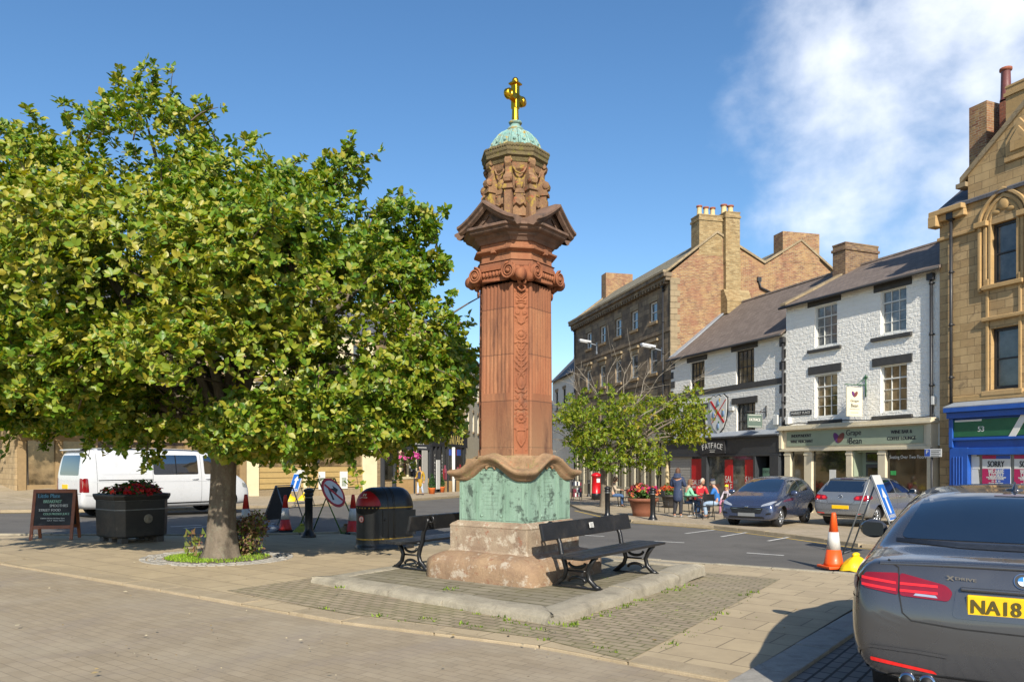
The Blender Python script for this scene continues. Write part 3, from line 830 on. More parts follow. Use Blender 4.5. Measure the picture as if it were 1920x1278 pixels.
# ================================================================== BENCHES
iron = plain('black_iron_paint', '#17181a', .35, .2, 8, bump=.25, bscale=50, dirt='#3d3a36', dirtamt=.3)
blackwood = plain('black_painted_wood', '#1e1f21', .42, .25, 5, bump=.3, bscale=30, dirt='#4a4641', dirtamt=.35)
def bench(label, loc, rotz):
    t = thing('park_bench', label, 'bench', loc, rotz, 'black benches on the monument platform')
    L = 2.25
    bk = MB(); T = Matrix.Translation((0, .27, .665)) @ Matrix.Rotation(R(-13), 4, 'X')
    bk.T = T; bk.box(-L/2, L/2, -.022, .022, -.10, .115); bk.build('backrest', blackwood, t, bevel=.012, seg=2)
    for i, y in enumerate((-.235, -.09, .055)):
        s_ = MB(); s_.box(-L/2, L/2, y-.068, y+.068, .375, .41); s_.build('seat_slat', blackwood, t, bevel=.008, seg=2)
    for sx in (-.78, .78):
        e = MB(); w = .022
        e.tube([(sx, -.30, .372), (sx, .2, .372)], .02, 6)
        # front leg and rear leg as sweeping curves, foot rail, rings
        e.tube([(sx, -.26, .37), (sx, -.20, .28), (sx, -.165, .2), (sx, -.19, .1), (sx, -.28, .025), (sx, -.33, .012)], [.034, .032, .03, .031, .032, .028], 8)
        e.tube([(sx, .30, .012), (sx, .27, .025), (sx, .16, .12), (sx, .135, .2), (sx, .16, .3), (sx, .205, .40), (sx, .225, .52), (sx, .262, .60), (sx, .30, .68), (sx, .315, .73)], [.028, .032, .031, .031, .033, .033, .031, .029, .026, .022], 8)
        e.tube([(sx, .315, .72)]+[(sx, .365-.05*math.cos(a), .72+.05*math.sin(a)) for a in [R(36*i) for i in range(1, 9)]]+[(sx, .355, .69)], .016, 6)
        for cy, cz, r in ((-.015, .30, .085), (-.015, .07, .085)):
            P = [(sx, cy+r*1.35*math.cos(a), cz+(r*.7)*math.sin(a)*(1 if cz > .2 else 1)) for a in [R(180+20*i) if cz > .2 else R(20*i) for i in range(10)]]
            e.tube(P, .02, 6)
        e.tube([(sx, -.165, .2), (sx, .135, .2)], .014, 6)
        e.box(sx-.03, sx+.03, -.35, -.22, -.0, .018); e.box(sx-.03, sx+.03, .2, .32, 0, .018); e.box(sx-.02, sx+.02, -.24, .22, .0, .014)
        e.build('bench_end', iron, t)
    return t
def mloc(a, b_): x, y = pm(a, b_); return (x, y, PZ)
br = bench('black bench with a white plaque, its seat facing right of the monument', mloc(1.30, .22), MROT+R(90))
pq = MB(); T = Matrix.Translation((-.02, .243, .69)) @ Matrix.Rotation(R(-13), 4, 'X')
pq.T = T; pq.box(-.05, .05, -.0265, -.02, -.035, .035)
plate_w = plain('white_plate', '#cfcdc6', .5, .06)
dark_ink = plain('dark_ink', '#2a2a2c', .6, .05)
for j in range(5): pq.box(-.04+.006*(j % 2), .04-.005*(j % 3), -.0285, -.026, .022-.012*j-.004, .022-.012*j, 1)
pq.build('plaque', [plate_w, dark_ink], br)
bench('black bench with scrolled iron end, partly hidden behind the left of the monument', mloc(-1.42, .24), MROT-R(90))

# ================================================================== TREES
rng = np.random.default_rng(11)
def leaf_mesh(name, P, D, N, Ls, ratio, mat, parent, tones, fold=.25, droop=.12):
    """many single leaves: P base points, D pointing, N face normals"""
    n = len(P); S = np.cross(D, N); S /= np.linalg.norm(S, axis=1, keepdims=True)+1e-9
    N = np.cross(S, D); L = Ls[:, None]; w = L*ratio
    V = np.empty((n, 6, 3), np.float32)
    V[:, 0] = P; V[:, 1] = P+D*L*.38+S*w+N*w*fold; V[:, 2] = P+D*L*.74+S*w*.72+N*w*fold*.5
    V[:, 3] = P+D*L-N*L*droop; V[:, 4] = P+D*L*.74-S*w*.72+N*w*fold*.5; V[:, 5] = P+D*L*.38-S*w+N*w*fold
    me = bpy.data.meshes.new(name); me.vertices.add(n*6); me.vertices.foreach_set('co', V.ravel())
    idx = np.arange(n)[:, None]*6
    F = np.concatenate([idx+np.array([[0, 1, 2, 3]]), idx+np.array([[0, 3, 4, 5]])], 1).astype(np.int32).ravel()
    me.loops.add(len(F)); me.loops.foreach_set('vertex_index', F); me.polygons.add(n*2)
    me.polygons.foreach_set('loop_start', np.arange(0, len(F), 4, dtype=np.int32))
    me.update(calc_edges=True); me.validate()
    at = me.attributes.new('tone', 'FLOAT', 'FACE'); at.data.foreach_set('value', np.repeat(tones, 2).astype(np.float32))
    me.materials.append(mat); o = bpy.data.objects.new(name, me); C.objects.link(o)
    if parent: o.parent = parent
    return o
def unit(a): return a/(np.linalg.norm(a, axis=1, keepdims=True)+1e-9)
def clump(P, s, seed=0):
    """cheap smooth 3-d noise from summed sines"""
    r = np.random.default_rng(seed); out = np.zeros(len(P))
    for k in range(7):
        d = r.normal(size=3); d /= np.linalg.norm(d); out += np.sin(P@d*s*(.7+.25*k)+r.uniform(0, 6.28))/(1+.25*k)
    return out/3
def rosettes(Q, A, k, L0, L1, spread=(.15, .9)):
    """k leaves round each twig tip Q with axis A"""
    n = len(Q); Pq = np.repeat(Q, k, 0); Ar = np.repeat(A, k, 0)
    ref = unit(rng.normal(size=(n, 3))); e1 = unit(np.cross(A, ref)); e2 = np.cross(A, e1)
    e1 = np.repeat(e1, k, 0); e2 = np.repeat(e2, k, 0)
    th = np.tile(np.arange(k)*2.4, n)+rng.uniform(-.4, .4, n*k); el = rng.uniform(*spread, n*k)
    out = e1*np.cos(th)[:, None]+e2*np.sin(th)[:, None]
    D = unit(out*np.cos(el)[:, None]+Ar*np.sin(el)[:, None]); N = unit(Ar*np.cos(el)[:, None]-out*np.sin(el)[:, None]+rng.normal(size=D.shape)*.22)
    L = rng.uniform(L0, L1, n*k); off = rng.uniform(-.05, .03, n*k)[:, None]
    return Pq+D*.015+Ar*off, D, N, L
def lobes_points(lobes, dens, inner=.62, clumpy=(1.6, -.35), seed=1, lo=.70, hi=1.04):
    """twig tips through the outer part of a union of ellipsoids, in clumps with gaps"""
    C_ = np.array([l[:3] for l in lobes]); R_ = np.array([l[3:6] for l in lobes]); out = []; nor = []
    for c, r in zip(C_, R_):
        area = 4*math.pi*((r[0]*r[1])**1.6/3+(r[0]*r[2])**1.6/3+(r[1]*r[2])**1.6/3)**(1/1.6); n = int(area*dens)
        d = unit(rng.normal(size=(n, 3))); t = rng.uniform(lo**3, hi**3, n)**(1/3)
        p = c+d*r*t[:, None]; nn = unit(d/r)
        out.append(p); nor.append(nn)
    P = np.concatenate(out); N = np.concatenate(nor)
    dmin = np.full(len(P), 9.)
    for c, r in zip(C_, R_): dmin = np.minimum(dmin, np.linalg.norm((P-c)/r, axis=1))
    keep = (dmin > inner) & (clump(P, clumpy[0], seed)+rng.normal(size=len(P))*.15 > clumpy[1])
    return P[keep], N[keep], dmin[keep]
bark = weathered('tree_bark', '#5f5548', '#7d7162', '#3f382f', '#7f8470', .35, scale=5, bump=.9, stretch=(1, 1, .35), darkamt=.6)
twigm = plain('twig_bark', '#5d4f41', .85, .2, 8)
whiteleaf = leafmat('whitebeam_leaf', ['#325210', '#496e16', '#66811f', '#858f2a', '#a29834', '#a0a45c'], .28, .48)
def limb(b, p0, p1, r0, r1, sag=.12, n=7, m=0, wob=.08):
    p0 = Vector(p0); p1 = Vector(p1); L = (p1-p0).length; ph = random.uniform(0, 6.28)
    P = []; rr = []
    for i in range(n):
        t = i/(n-1); p = p0.lerp(p1, t); p.z += sag*L*math.sin(math.pi*t)*.6
        p.x += wob*L*math.sin(4*t+ph)*t*(1-t); p.y += wob*L*math.cos(3.3*t+ph)*t*(1-t)
        P.append(p); rr.append(r0*(1-t)+r1*t)
    b.tube(P, rr, 8 if r0 > .05 else 5, m); return P
def whitebeam():
    base = gp(410, 1044); ZC = base.y; s = ZC/FPX
    t = thing('tree', 'large round-crowned green tree on a stout trunk in a ring of cobbles', 'tree', base)
    def px(x, y): return ((x-960)*s-base.x, CAMH+(HY-y)*s-base.z)
    lb = []
    for (x, y, rx, ry, dz, rd) in [(280, 278, 104, 102, .2, 1.3), (60, 352, 120, 92, 0, 1.7), (-80, 470, 150, 135, .3, 2.2), (250, 415, 220, 155, .2, 2.7),
            (440, 392, 140, 104, .1, 1.9), (580, 430, 120, 86, 0, 1.7), (690, 525, 108, 92, .1, 1.6), (560, 555, 220, 150, -.2, 3.2), (330, 570, 290, 180, -.3, 3.6),
            (90, 590, 220, 180, 0, 3.0), (775, 640, 92, 85, .2, 1.5), (690, 690, 165, 105, 0, 2.4), (450, 705, 310, 100, -.2, 3.5), (150, 715, 260, 95, 0, 3.0),
            (842, 715, 48, 72, .2, 1.0), (600, 800, 190, 56, 0, 2.6), (280, 778, 240, 40, 0, 2.6), (500, 830, 90, 34, -.6, 1.6), (765, 425, 58, 38, 0, .7), (640, 325, 45, 32, 0, .6), (815, 500, 30, 22, 0, .4), (785, 790, 60, 35, .2, 1.2), (40, 762, 110, 36, .4, 1.6)]:
        X, Z = px(x, y); lb.append((X, dz, Z, rx*s, rd*.92, ry*s))
    Q, A, dm = lobes_points(lb, 64, inner=.45, clumpy=(2.4, -.27), seed=4, lo=.6, hi=1.06)
    # long shoots standing out of the crown
    tw = MB(); spurs = []
    ok = np.nonzero(dm > .97)[0]
    for i in rng.choice(ok, 190):
        a = Vector(Q[i]); d = Vector(A[i]).normalized()+Vector((0, 0, .25 if A[i][2] > -.2 else -.15))+Vector(rng.normal(size=3))*.3; d.normalize(); L_ = random.uniform(.22, .62)
        P = limb(tw, a-d*.2, a+d*L_, .012, .004, .05, 5)
        for q in range(7): spurs.append((a+d*L_*(.15+.85*q/6)+Vector(rng.normal(size=3))*.035, (d*.6+Vector((0, 0, .5))).normalized()))
    for (x0, y0, x1, y1) in [(620, 380, 715, 305), (600, 330, 652, 272), (740, 430, 842, 402), (700, 420, 762, 355), (760, 480, 836, 490), (250, 190, 285, 133), (230, 180, 228, 140), (330, 230, 340, 195),
            (380, 250, 412, 205), (60, 250, 62, 210), (130, 260, 135, 214), (470, 300, 480, 245), (700, 800, 640, 862), (560, 810, 575, 872), (470, 800, 480, 858), (300, 800, 260, 842), (180, 800, 190, 842), (850, 620, 885, 600), (830, 750, 872, 822), (90, 800, 60, 838), (400, 260, 372, 190), (540, 330, 560, 285)]:
        a = Vector((px(x0, y0)[0], random.uniform(-.5, .5), px(x0, y0)[1])); e = Vector((px(x1, y1)[0], random.uniform(-.4, .4), px(x1, y1)[1]))
        P = limb(tw, a, e, .014, .005, .1 if y1 < y0 else -.1, 6)
        for q in range(9):
            f = .25+.75*q/8; p = P[min(5, int(f*5))].lerp(P[min(5, int(f*5)+1)], f*5-int(f*5))
            spurs.append((p+Vector(rng.normal(size=3)*.05), ((e-a).normalized()*.6+Vector((0, 0, .6))).normalized()))
    Q = np.concatenate([Q, np.array([tuple(p[0]) for p in spurs])]); A = np.concatenate([A, np.array([tuple(p[1]) for p in spurs])])
    A = unit(A*.55+np.array([0, 0, .45])+np.array(tuple(sv))*.3+rng.normal(size=A.shape)*.55)
    P, D, N, L = rosettes(Q, A, 7, .06, .135)
    cl = np.repeat(clump(Q, 1.3, 9), 7); tn = np.clip(.5+.12*cl+rng.normal(size=len(P))*.2, 0, 1)
    leaf_mesh('crown', P, D, N, L, .33, whiteleaf, t, tn)
    tr = MB(); n = 26
    prof = [(.36, -.06), (.28, .06), (.245, .2), (.225, .45), (.205, .8), (.195, 1.2), (.2, 1.6), (.215, 1.9), (.24, 2.1)]
    rows = []
    for r, z in prof:
        rows.append([((r+.035*math.sin(3*a+z*1.2)*(1.6 if z < .3 else .7)+.015*math.sin(7*a-z))*math.cos(a)+.05*z, (r+.03*math.cos(2*a+z))*math.sin(a), z) for a in [2*math.pi*j/n for j in range(n)]])
    tr.grid(rows, 0, True, closeu=True)
    top = Vector((.1, 0, 1.95)); ends = []
    for l in lb[:17]:
        e = Vector(l[:3]); mid = top.lerp(e, .5)+Vector((0, 0, .15))
        P_ = limb(tr, top+Vector((random.uniform(-.1, .1), random.uniform(-.1, .1), 0)), e, .10, .03, .1, 9)
        for _ in range(5):
            q = P_[random.randint(3, 8)]; d = Vector(rng.normal(size=3)); d.z = abs(d.z)*.6; d.normalize()
            limb(tr, q, q+d*random.uniform(.8, 1.7), .03, .008, .05, 5)
    tr.add(tw.v, tw.f, 1, True); tr.build('trunk', [bark, twigm], t, uvm=False)
    return t, base
TREE, TB = whitebeam()
# cobble ring, soil and grass round the trunk
def tree_pit():
    b = MB(); c = TB
    for ring, r in enumerate((.86, .98, 1.1)):
        n = int(2*math.pi*r/.13)
        for j in range(n):
            if random.random() < .05: continue
            a0 = 2*math.pi*(j+.06+ring*.3)/n; a1 = 2*math.pi*(j+.94+ring*.3)/n; e = random.uniform(-.004, .008)
            q = [(rr*math.cos(a), rr*math.sin(a)*1.0) for rr, a in ((r, a0), (r+.105, a0), (r+.105, a1), (r, a1))]
            zs = [gz(c.x+x, c.y+y)+.006+e for x, y in q]
            b.add([(c.x+x, c.y+y, z-.05) for (x, y), z in zip(q, zs)]+[(c.x+x, c.y+y, z) for (x, y), z in zip(q, zs)], [(0, 1, 5, 4), (1, 2, 6, 5), (2, 3, 7, 6), (3, 0, 4, 7), (4, 5, 6, 7)])
    struct(b.build('cobble_ring', granite, bevel=.012))
    b = MB(); N_ = 40
    b.add([(c.x+.84*math.cos(2*math.pi*j/N_), c.y+.84*math.sin(2*math.pi*j/N_), gz(c.x+.84*math.cos(2*math.pi*j/N_), c.y+.84*math.sin(2*math.pi*j/N_))+.003) for j in range(N_)], [tuple(range(N_))])
    struct(b.build('soil', weathered('dark_soil', '#54493a', '#675a44', '#3a3228', scale=6, bump=1)))
    b = MB(); m = 0
    for _ in range(5200):
        a = random.uniform(0, 6.28); r = .82*math.sqrt(random.random()); x, y = r*math.cos(a), r*math.sin(a)
        if r < .36 or (x > .1 and random.random() < .6): continue
        h = random.uniform(.015, .05); t = random.uniform(0, 6.28); w = .006; z = gz(c.x+x, c.y+y)
        b.add([(c.x+x-math.cos(t)*w, c.y+y-math.sin(t)*w, z), (c.x+x+math.cos(t)*w, c.y+y+math.sin(t)*w, z), (c.x+x+random.uniform(-h, h)*.6, c.y+y+random.uniform(-h, h)*.6, z+h)], [(0, 1, 2)])
    o = b.build('grass', leafmat('grass_blade', ['#5d7d18', '#82a524', '#a9c63a'], .3, .6), uvm=False); tone(o); stuff(o)
tree_pit()
shrubleaf = leafmat('shrub_leaf', ['#4a2f2c', '#6b4a3a', '#8a6b4a', '#5d6b2a', '#7d8f35'], .25, .6)
def shrub(label, loc, lobes, k, L0, L1, mat, dens, ratio=.3, cat='shrub', name='shrub', stems=14, h=.5):
    t = thing(name, label, cat, loc)
    Q, A, _ = lobes_points(lobes, dens, inner=.3, clumpy=(4, -.5), lo=.2)
    A = unit(A+np.array([0, 0, .5])+rng.normal(size=A.shape)*.5); P, D, N, L = rosettes(Q, A, k, L0, L1)
    leaf_mesh('foliage', P, D, N, L, ratio, mat, t, rng.random(len(P)))
    b = MB()
    for _ in range(stems):
        q = Q[rng.integers(len(Q))]; limb(b, (q[0]*.15, q[1]*.15, 0), q*1.05, .012, .004, .05, 5)
    b.build('stems', twigm, t, uvm=False); return t
shrub('small dry brown and green bush growing against the tree trunk', gp(462, 1040), [(0, 0, .32, .32, .28, .32), (.12, .05, .5, .22, .2, .25), (-.1, -.05, .2, .25, .2, .2)], 5, .035, .07, shrubleaf, 190)
weeds('trunk_shoots', [(TB.x-.33+random.uniform(-.04, .04), TB.y-.18, 1.6, .05+.05*i) for i in range(8)], shrubleaf, 5, .07)
sp = []
for (p0, p1, n) in (((740, 1108), (1030, 1182), 22), ((1060, 1172), (1300, 1092), 26), ((590, 1092), (735, 1112), 8), ((760, 1150), (1190, 1226), 16), ((560, 1130), (760, 1165), 5), ((1230, 1222), (1450, 1090), 14)):
    for _ in range(n):
        t = random.random(); g = gp(p0[0]+(p1[0]-p0[0])*t+random.uniform(-6, 6), p0[1]+(p1[1]-p0[1])*t+random.uniform(-1, 5)); sp.append((g.x, g.y, random.uniform(.3, .9), .0))
for _ in range(60):
    g = gp(random.uniform(1060, 1420), random.uniform(1105, 1200)); sp.append((g.x, g.y, random.uniform(.15, .4), .0))
for (x, y) in ((640, 1103), (835, 1107), (1135, 1087), (845, 1104), (1040, 1172)):
    g = gp(x, y, .1); sp.append((g.x, g.y, .8, .11))
weeds('weeds', sp, weedm, 16, .05)
# fallen leaves and grit on the paving
b = MB()
for _ in range(150):
    g = gp(random.uniform(-50, 1500), random.uniform(1040, 1275)); s = random.uniform(.012, .035); a = random.uniform(0, 6.28)
    if random.random() < .6: s *= .5
    b.add([(g.x+s*math.cos(a), g.y+s*math.sin(a), g.z+.006), (g.x-s*.5*math.sin(a), g.y+s*.5*math.cos(a), g.z+.012), (g.x-s*math.cos(a), g.y-s*math.sin(a), g.z+.006), (g.x+s*.5*math.sin(a), g.y-s*.5*math.cos(a), g.z+.004)], [(0, 1, 2, 3)])
o = b.build('fallen_leaves', leafmat('dry_leaf', ['#5d4a2c', '#8f7a4c', '#b9ad90', '#4a3a28'], .1, .8), uvm=False); tone(o); stuff(o)
cherryleaf = leafmat('cherry_leaf', ['#4a651a', '#648022', '#7f9028', '#96982e', '#a39030'], .45, .5)
def cherry():
    base = gp(1131, 951); s = base.y/FPX
    t = thing('tree', 'small drooping tree with bare twigs on top, beside the red pillar box', 'tree', base)
    def px(x, y): return ((x-960)*s-base.x, CAMH+(HY-y)*s-base.z)
    lb = []
    for (x, y, rx, ry, dy, rd) in [(1130, 770, 75, 45, 0, 1.7), (1090, 800, 58, 55, 0, 1.7), (1190, 790, 75, 50, .1, 2.0), (1215, 830, 52, 42, 0, 1.4), (1120, 838, 70, 38, -.2, 2.0), (1260, 785, 46, 44, .2, 1.2), (1302, 778, 38, 52, 0, .9), (1312, 738, 22, 26, 0, .5), (1285, 815, 40, 26, 0, .8), (1058, 825, 34, 56, 0, .9), (1050, 780, 22, 22, 0, .6), (1150, 865, 60, 18, 0, 1.5), (1235, 860, 30, 22, 0, .8)]:
        X, Z = px(x, y); lb.append((X, dy, Z, rx*s, rd, ry*s))
    Q, A, _ = lobes_points(lb, 14, inner=.25, clumpy=(3.0, -.06), seed=8, lo=.3, hi=1.12)
    A = unit(A*.5+np.array([0, 0, -.35])+rng.normal(size=A.shape)*.5); P, D, N, L = rosettes(Q, A, 7, .12, .22, (.1, 1.1))
    D = unit(D+np.array([0, 0, -.35]))
    tn = np.clip(.5+.25*np.repeat(clump(Q, 1.5, 3), 7)+rng.normal(size=len(P))*.2, 0, 1)
    leaf_mesh('crown', P, D, N, L, .2, cherryleaf, t, tn)
    b = MB(); n = 14
    rows = [[((r+.02*math.sin(3*a+z))*math.cos(a)+.02*z, (r+.015*math.cos(2*a))*math.sin(a), z) for a in [2*math.pi*j/n for j in range(n)]] for r, z in [(.19, -.05), (.16, .1), (.14, .5), (.135, 1.2), (.15, 1.6), (.17, 1.85)]]
    b.grid(rows, 0, True, closeu=True); top = Vector((.03, 0, 1.75))
    for l in lb:
        P_ = limb(b, top, l[:3], .075, .02, .16, 8, wob=.2)
        for _ in range(9):
            q = P_[random.randint(2, 7)]; d = Vector(rng.normal(size=3)); d.normalize(); limb(b, q, q+d*random.uniform(.5, 1.4), .02, .006, .05, 5)
    pale = MB()
    for (x0, y0, x1, y1) in [(1130, 790, 1085, 690), (1130, 780, 1155, 672), (1155, 740, 1190, 700), (1180, 770, 1240, 700), (1190, 760, 1225, 690), (1200, 780, 1285, 735), (1150, 790, 1210, 730), (1090, 790, 1045, 760), (1140, 800, 1042, 845), (1160, 760, 1180, 680), (1230, 770, 1310, 710), (1100, 760, 1075, 715)]:
        a = Vector((px(x0, y0)[0], random.uniform(-.8, .3), px(x0, y0)[1])); e = Vector((px(x1, y1)[0], random.uniform(-.8, .5), px(x1, y1)[1]))
        P_ = limb(pale, a, e, .02, .006, .06, 7, wob=.35)
        for _ in range(8):
            q = P_[random.randint(2, 6)]; d = (e-a).normalized()+Vector(rng.normal(size=3))*.6; limb(pale, q, q+d*random.uniform(.3, .9), .009, .004, .03, 4)
    b.build('trunk', bark, t, uvm=False)
    pale.build('bare_branch', plain('pale_bare_twig', '#8f8678', .85, .15, 8), t, uvm=False)
    return t
cherry()
def back_tree(label, base, lobes, dens, mat, L0, L1, trunk_h, tr=.2, k=6):
    t = thing('tree', label, 'tree', base)
    Q, A, _ = lobes_points(lobes, dens, inner=.4, clumpy=(1.2, -.3), seed=2, lo=.5); A = unit(A+np.array([0, 0, .4])+rng.normal(size=A.shape)*.4)
    P, D, N, L = rosettes(Q, A, k, L0, L1); leaf_mesh('crown', P, D, N, L, .32, mat, t, np.clip(.45+rng.normal(size=len(P))*.22, 0, 1))
    b = MB(); b.tube([(0, 0, -.1), (.02, 0, .5), (0, .03, trunk_h)], [tr*1.3, tr, tr*.85], 10)
    for l in lobes: limb(b, (0, .03, trunk_h-.1), l[:3], tr*.5, .03, .1, 6)
    b.build('trunk', bark, t, uvm=False); return t
back_tree('lighter leafy tree far left before the old stone wall, behind the big crown', Vector((-21.3, 33.5, gz(-21.3, 33.5)+.25)), [(0, 0, 5.2, 3.0, 2.6, 2.2), (-2.2, 0, 4.2, 2.4, 2.2, 1.8), (1.9, .3, 4.4, 2.0, 2, 1.7), (.3, 0, 3.3, 2.6, 2, .9)], 16, cherryleaf, .14, .26, 2.6)
# ================================================================== BUILDINGS
def wallmat_white(name, c, dirt):
    t = NT(name); uv = t.coord('UV'); v = t.coord()
    br = t.node('ShaderNodeTexBrick', offset=.43); br.inputs['Scale'].default_value = 1; br.inputs['Brick Width'].default_value = .42; br.inputs['Row Height'].default_value = .19
    br.inputs['Mortar Size'].default_value = .02; br.inputs['Mortar Smooth'].default_value = .8
    wv = t.node('ShaderNodeTexNoise'); wv.inputs['Scale'].default_value = 2.2; wv.inputs['Detail'].default_value = 5; t.link(uv, wv.inputs['Vector'])
    vm = t.node('ShaderNodeVectorMath', operation='MULTIPLY_ADD'); t.link(wv.outputs['Color'], vm.inputs[0]); vm.inputs[1].default_value = (.16, .1, 0); t.link(uv, vm.inputs[2]); t.link(vm.outputs[0], br.inputs['Vector'])
    n1 = t.noise(t.mapping(v, scale=(1, 1, 1.6)), 6, 6, .6, .3); n2 = t.noise(v, 1.1, 6, .7)
    col = t.mix(t.rng(n2, .5, .75, 0, .35), lin(c), lin(dirt))
    h = t.math('SUBTRACT', t.math('MULTIPLY', n1, 1.9), t.math('MULTIPLY', br.outputs['Fac'], .38))
    return t.done(col, .75, t.bump(h, .6, .045))
w_white = wallmat_white('white_painted_rubble', '#eae7de', '#cfcbc0')
w_white2 = wallmat_white('white_limewash', '#e2dfd6', '#c6c3ba')
def streaky(name, *a, **k): return masonry(name, *a, **k)
w_yellow = masonry('yellow_sandstone', '#a78a60', '#c0a478', '#7d6b4c', .52, .27, .012, var=.24, bump=.45, stain='#8c7049', stainamt=.45, dark='#5b4c3b', darkamt=.55, tint='#b59a6c', tintamt=.35, wob=.012, nscale=28)
w_ystone = masonry('dressed_sandstone', '#b0905f', '#b99a6c', '#8f7650', 1.1, .42, .004, var=.14, bump=.2, stain='#8f744c', stainamt=.4, dark='#6b5a43', darkamt=.4, nscale=40)
w_dark = masonry('dark_stone', '#6a5c4b', '#98856a', '#54493c', .6, .3, .014, var=.3, bump=.5, stain='#4a4138', stainamt=.7, dark='#352f2a', darkamt=.7, tint='#8d7a5f', tintamt=.4, nscale=20)  # dark stone colour with random darker blotches
w_quoin = masonry('quoin_stone', '#8f7e62', '#9c8b6e', '#6a5d49', .5, .32, .008, var=.2, bump=.3, dark='#574c3c', darkamt=.4)
w_brick = masonry('old_red_brick', '#85533a', '#b08a5a', '#a39478', .25, .085, .014, var=.4, bump=.4, stain='#a3865a', stainamt=.6, dark='#574338', darkamt=.65, tint='#865040', tintamt=.4, nscale=18)
w_brick2 = masonry('yellow_stock_brick', '#8f744a', '#b59e72', '#9a8a68', .25, .085, .014, var=.35, bump=.4, stain='#8c6f45', stainamt=.5, dark='#5d4a36', darkamt=.5, nscale=18)
w_brick3 = masonry('dark_red_brick', '#8c4f38', '#a56447', '#75604f', .23, .078, .01, var=.3, bump=.5, dark='#54372c', darkamt=.6, nscale=18)
w_left = masonry('pale_brown_stone', '#a08a66', '#b39c78', '#7d6c50', .45, .24, .01, var=.25, bump=.4, stain='#8a7350', stainamt=.5, dark='#5d503e', darkamt=.5)
w_church = masonry('old_church_stone', '#8f7a52', '#a38d63', '#66583f', .6, .3, .014, var=.3, bump=.6, stain='#77633f', stainamt=.5, dark='#4a4032', darkamt=.7)
slate_brown = masonry('brown_slate', '#6f6259', '#807268', '#4a423c', .3, .2, .008, var=.25, bump=.5, stain='#5d5249', stainamt=.4, dark='#473f3a', darkamt=.4, nscale=30)
slate_grey = masonry('grey_slate', '#55565c', '#63646a', '#3a3b40', .3, .2, .008, var=.2, bump=.5, dark='#45433f', darkamt=.4)
slate_moss = masonry('lichened_slate', '#7d7461', '#8f866e', '#544e42', .35, .24, .01, var=.25, bump=.5, stain='#8a8158', stainamt=.45, dark='#5a5346', darkamt=.5)
lead = plain('lead_flashing', '#8e949b', .55, .12, 3, bump=.1)
trimdark = plain('dark_grey_trim', '#3c3b39', .6, .15, 5, bump=.15)
frame_w = plain('white_window_paint', '#cfcfc9', .45, .05, 6)
frame_d = plain('black_window_paint', '#26272a', .4, .12, 6)
fasc_grey = plain('charcoal_shopfront', '#33363a', .5, .1, 4)
cream = plain('cream_shopfront_paint', '#c9bea4', .5, .06, 3, dirt='#a89878', dirtamt=.3)
sage = plain('sage_sign_paint', '#8d9883', .5, .05, 3)
blueP = plain('blue_shopfront_paint', '#1f4fa0', .38, .1, 3, dirt='#17386e', dirtamt=.4)
greenS = plain('green_sign_board', '#235c3c', .5, .1, 3)
creamwall = plain('cream_wall_paint', '#cbbf9c', .7, .07, 2, bump=.1)
pipe = plain('black_drainpipe', '#2b2b2d', .5, .15, 5)
stone_sill = plain('stone_sill', '#8a7658', .85, .2, 5, bump=.3)
g_dark = glass('shop_glass', '#23241f', var=.6)
g_grey = glass('sash_glass', '#4a4d4c', var=.5, scale=2.5)
g_curt = glass('curtained_glass', '#6f716f', var=.35, scale=4)
g_brown = glass('painted_sunlit_glass', '#6b5b42', var=.6, scale=2)  # warm sunlit tone painted into the opaque pane colour
ink = plain('sign_ink', '#26272a', .6, .05)
white_ink = plain('white_lettering', '#d6d4cc', .55, .03)
purple = plain('purple_emblem', '#5a2a66', .5, .1); plum = plain('plum_emblem', '#6b3a34', .5, .1)
red_p = plain('red_poster', '#b3161d', .5, .1, 2); blue_p = plain('blue_poster', '#2c4fa3', .5, .1, 2); yel_p = plain('yellow_poster', '#d9b21f', .5, .1); pink_p = plain('magenta_poster', '#a51f52', .5, .1)
paper = plain('white_paper', '#c9c9c4', .6, .05)
grey_shut = plain('pale_grey_boarding', '#a09d96', .6, .06)
OUT = ((1, 0, 0), (0, 0, 1))
class Fac:
    def __init__(s, p, q, zb):
        s.p = Vector(p); s.e = (Vector(q)-s.p).normalized(); s.W = (Vector(q)-s.p).length; s.zb = zb; s.ang = math.atan2(s.e.y, s.e.x)
    def X(s, px):
        k = (px-960)/FPX; return (k*s.p.y-s.p.x)/(s.e.x-k*s.e.y)
    def Xb(s, px, d):
        k = (px-960)/FPX; q = s.p+Vector((-s.e.y, s.e.x))*d; return (k*q.y-q.x)/(s.e.x-k*s.e.y)
    def Zb(s, px, py, d):
        q = s.p+Vector((-s.e.y, s.e.x))*d; return CAMH+(HY-py)/FPX*(q.y+s.e.y*s.Xb(px, d))-s.zb
    def Yd(s, px): return s.p.y+s.e.y*s.X(px)
    def Z(s, px, py): return CAMH+(HY-py)/FPX*s.Yd(px)-s.zb
    def rect(s, x0, x1, y0, y1):
        c = (x0+x1)/2; return s.X(x0), s.X(x1), s.Z(c, y1), s.Z(c, y0)
    def loc(s): return (s.p.x, s.p.y, s.zb)
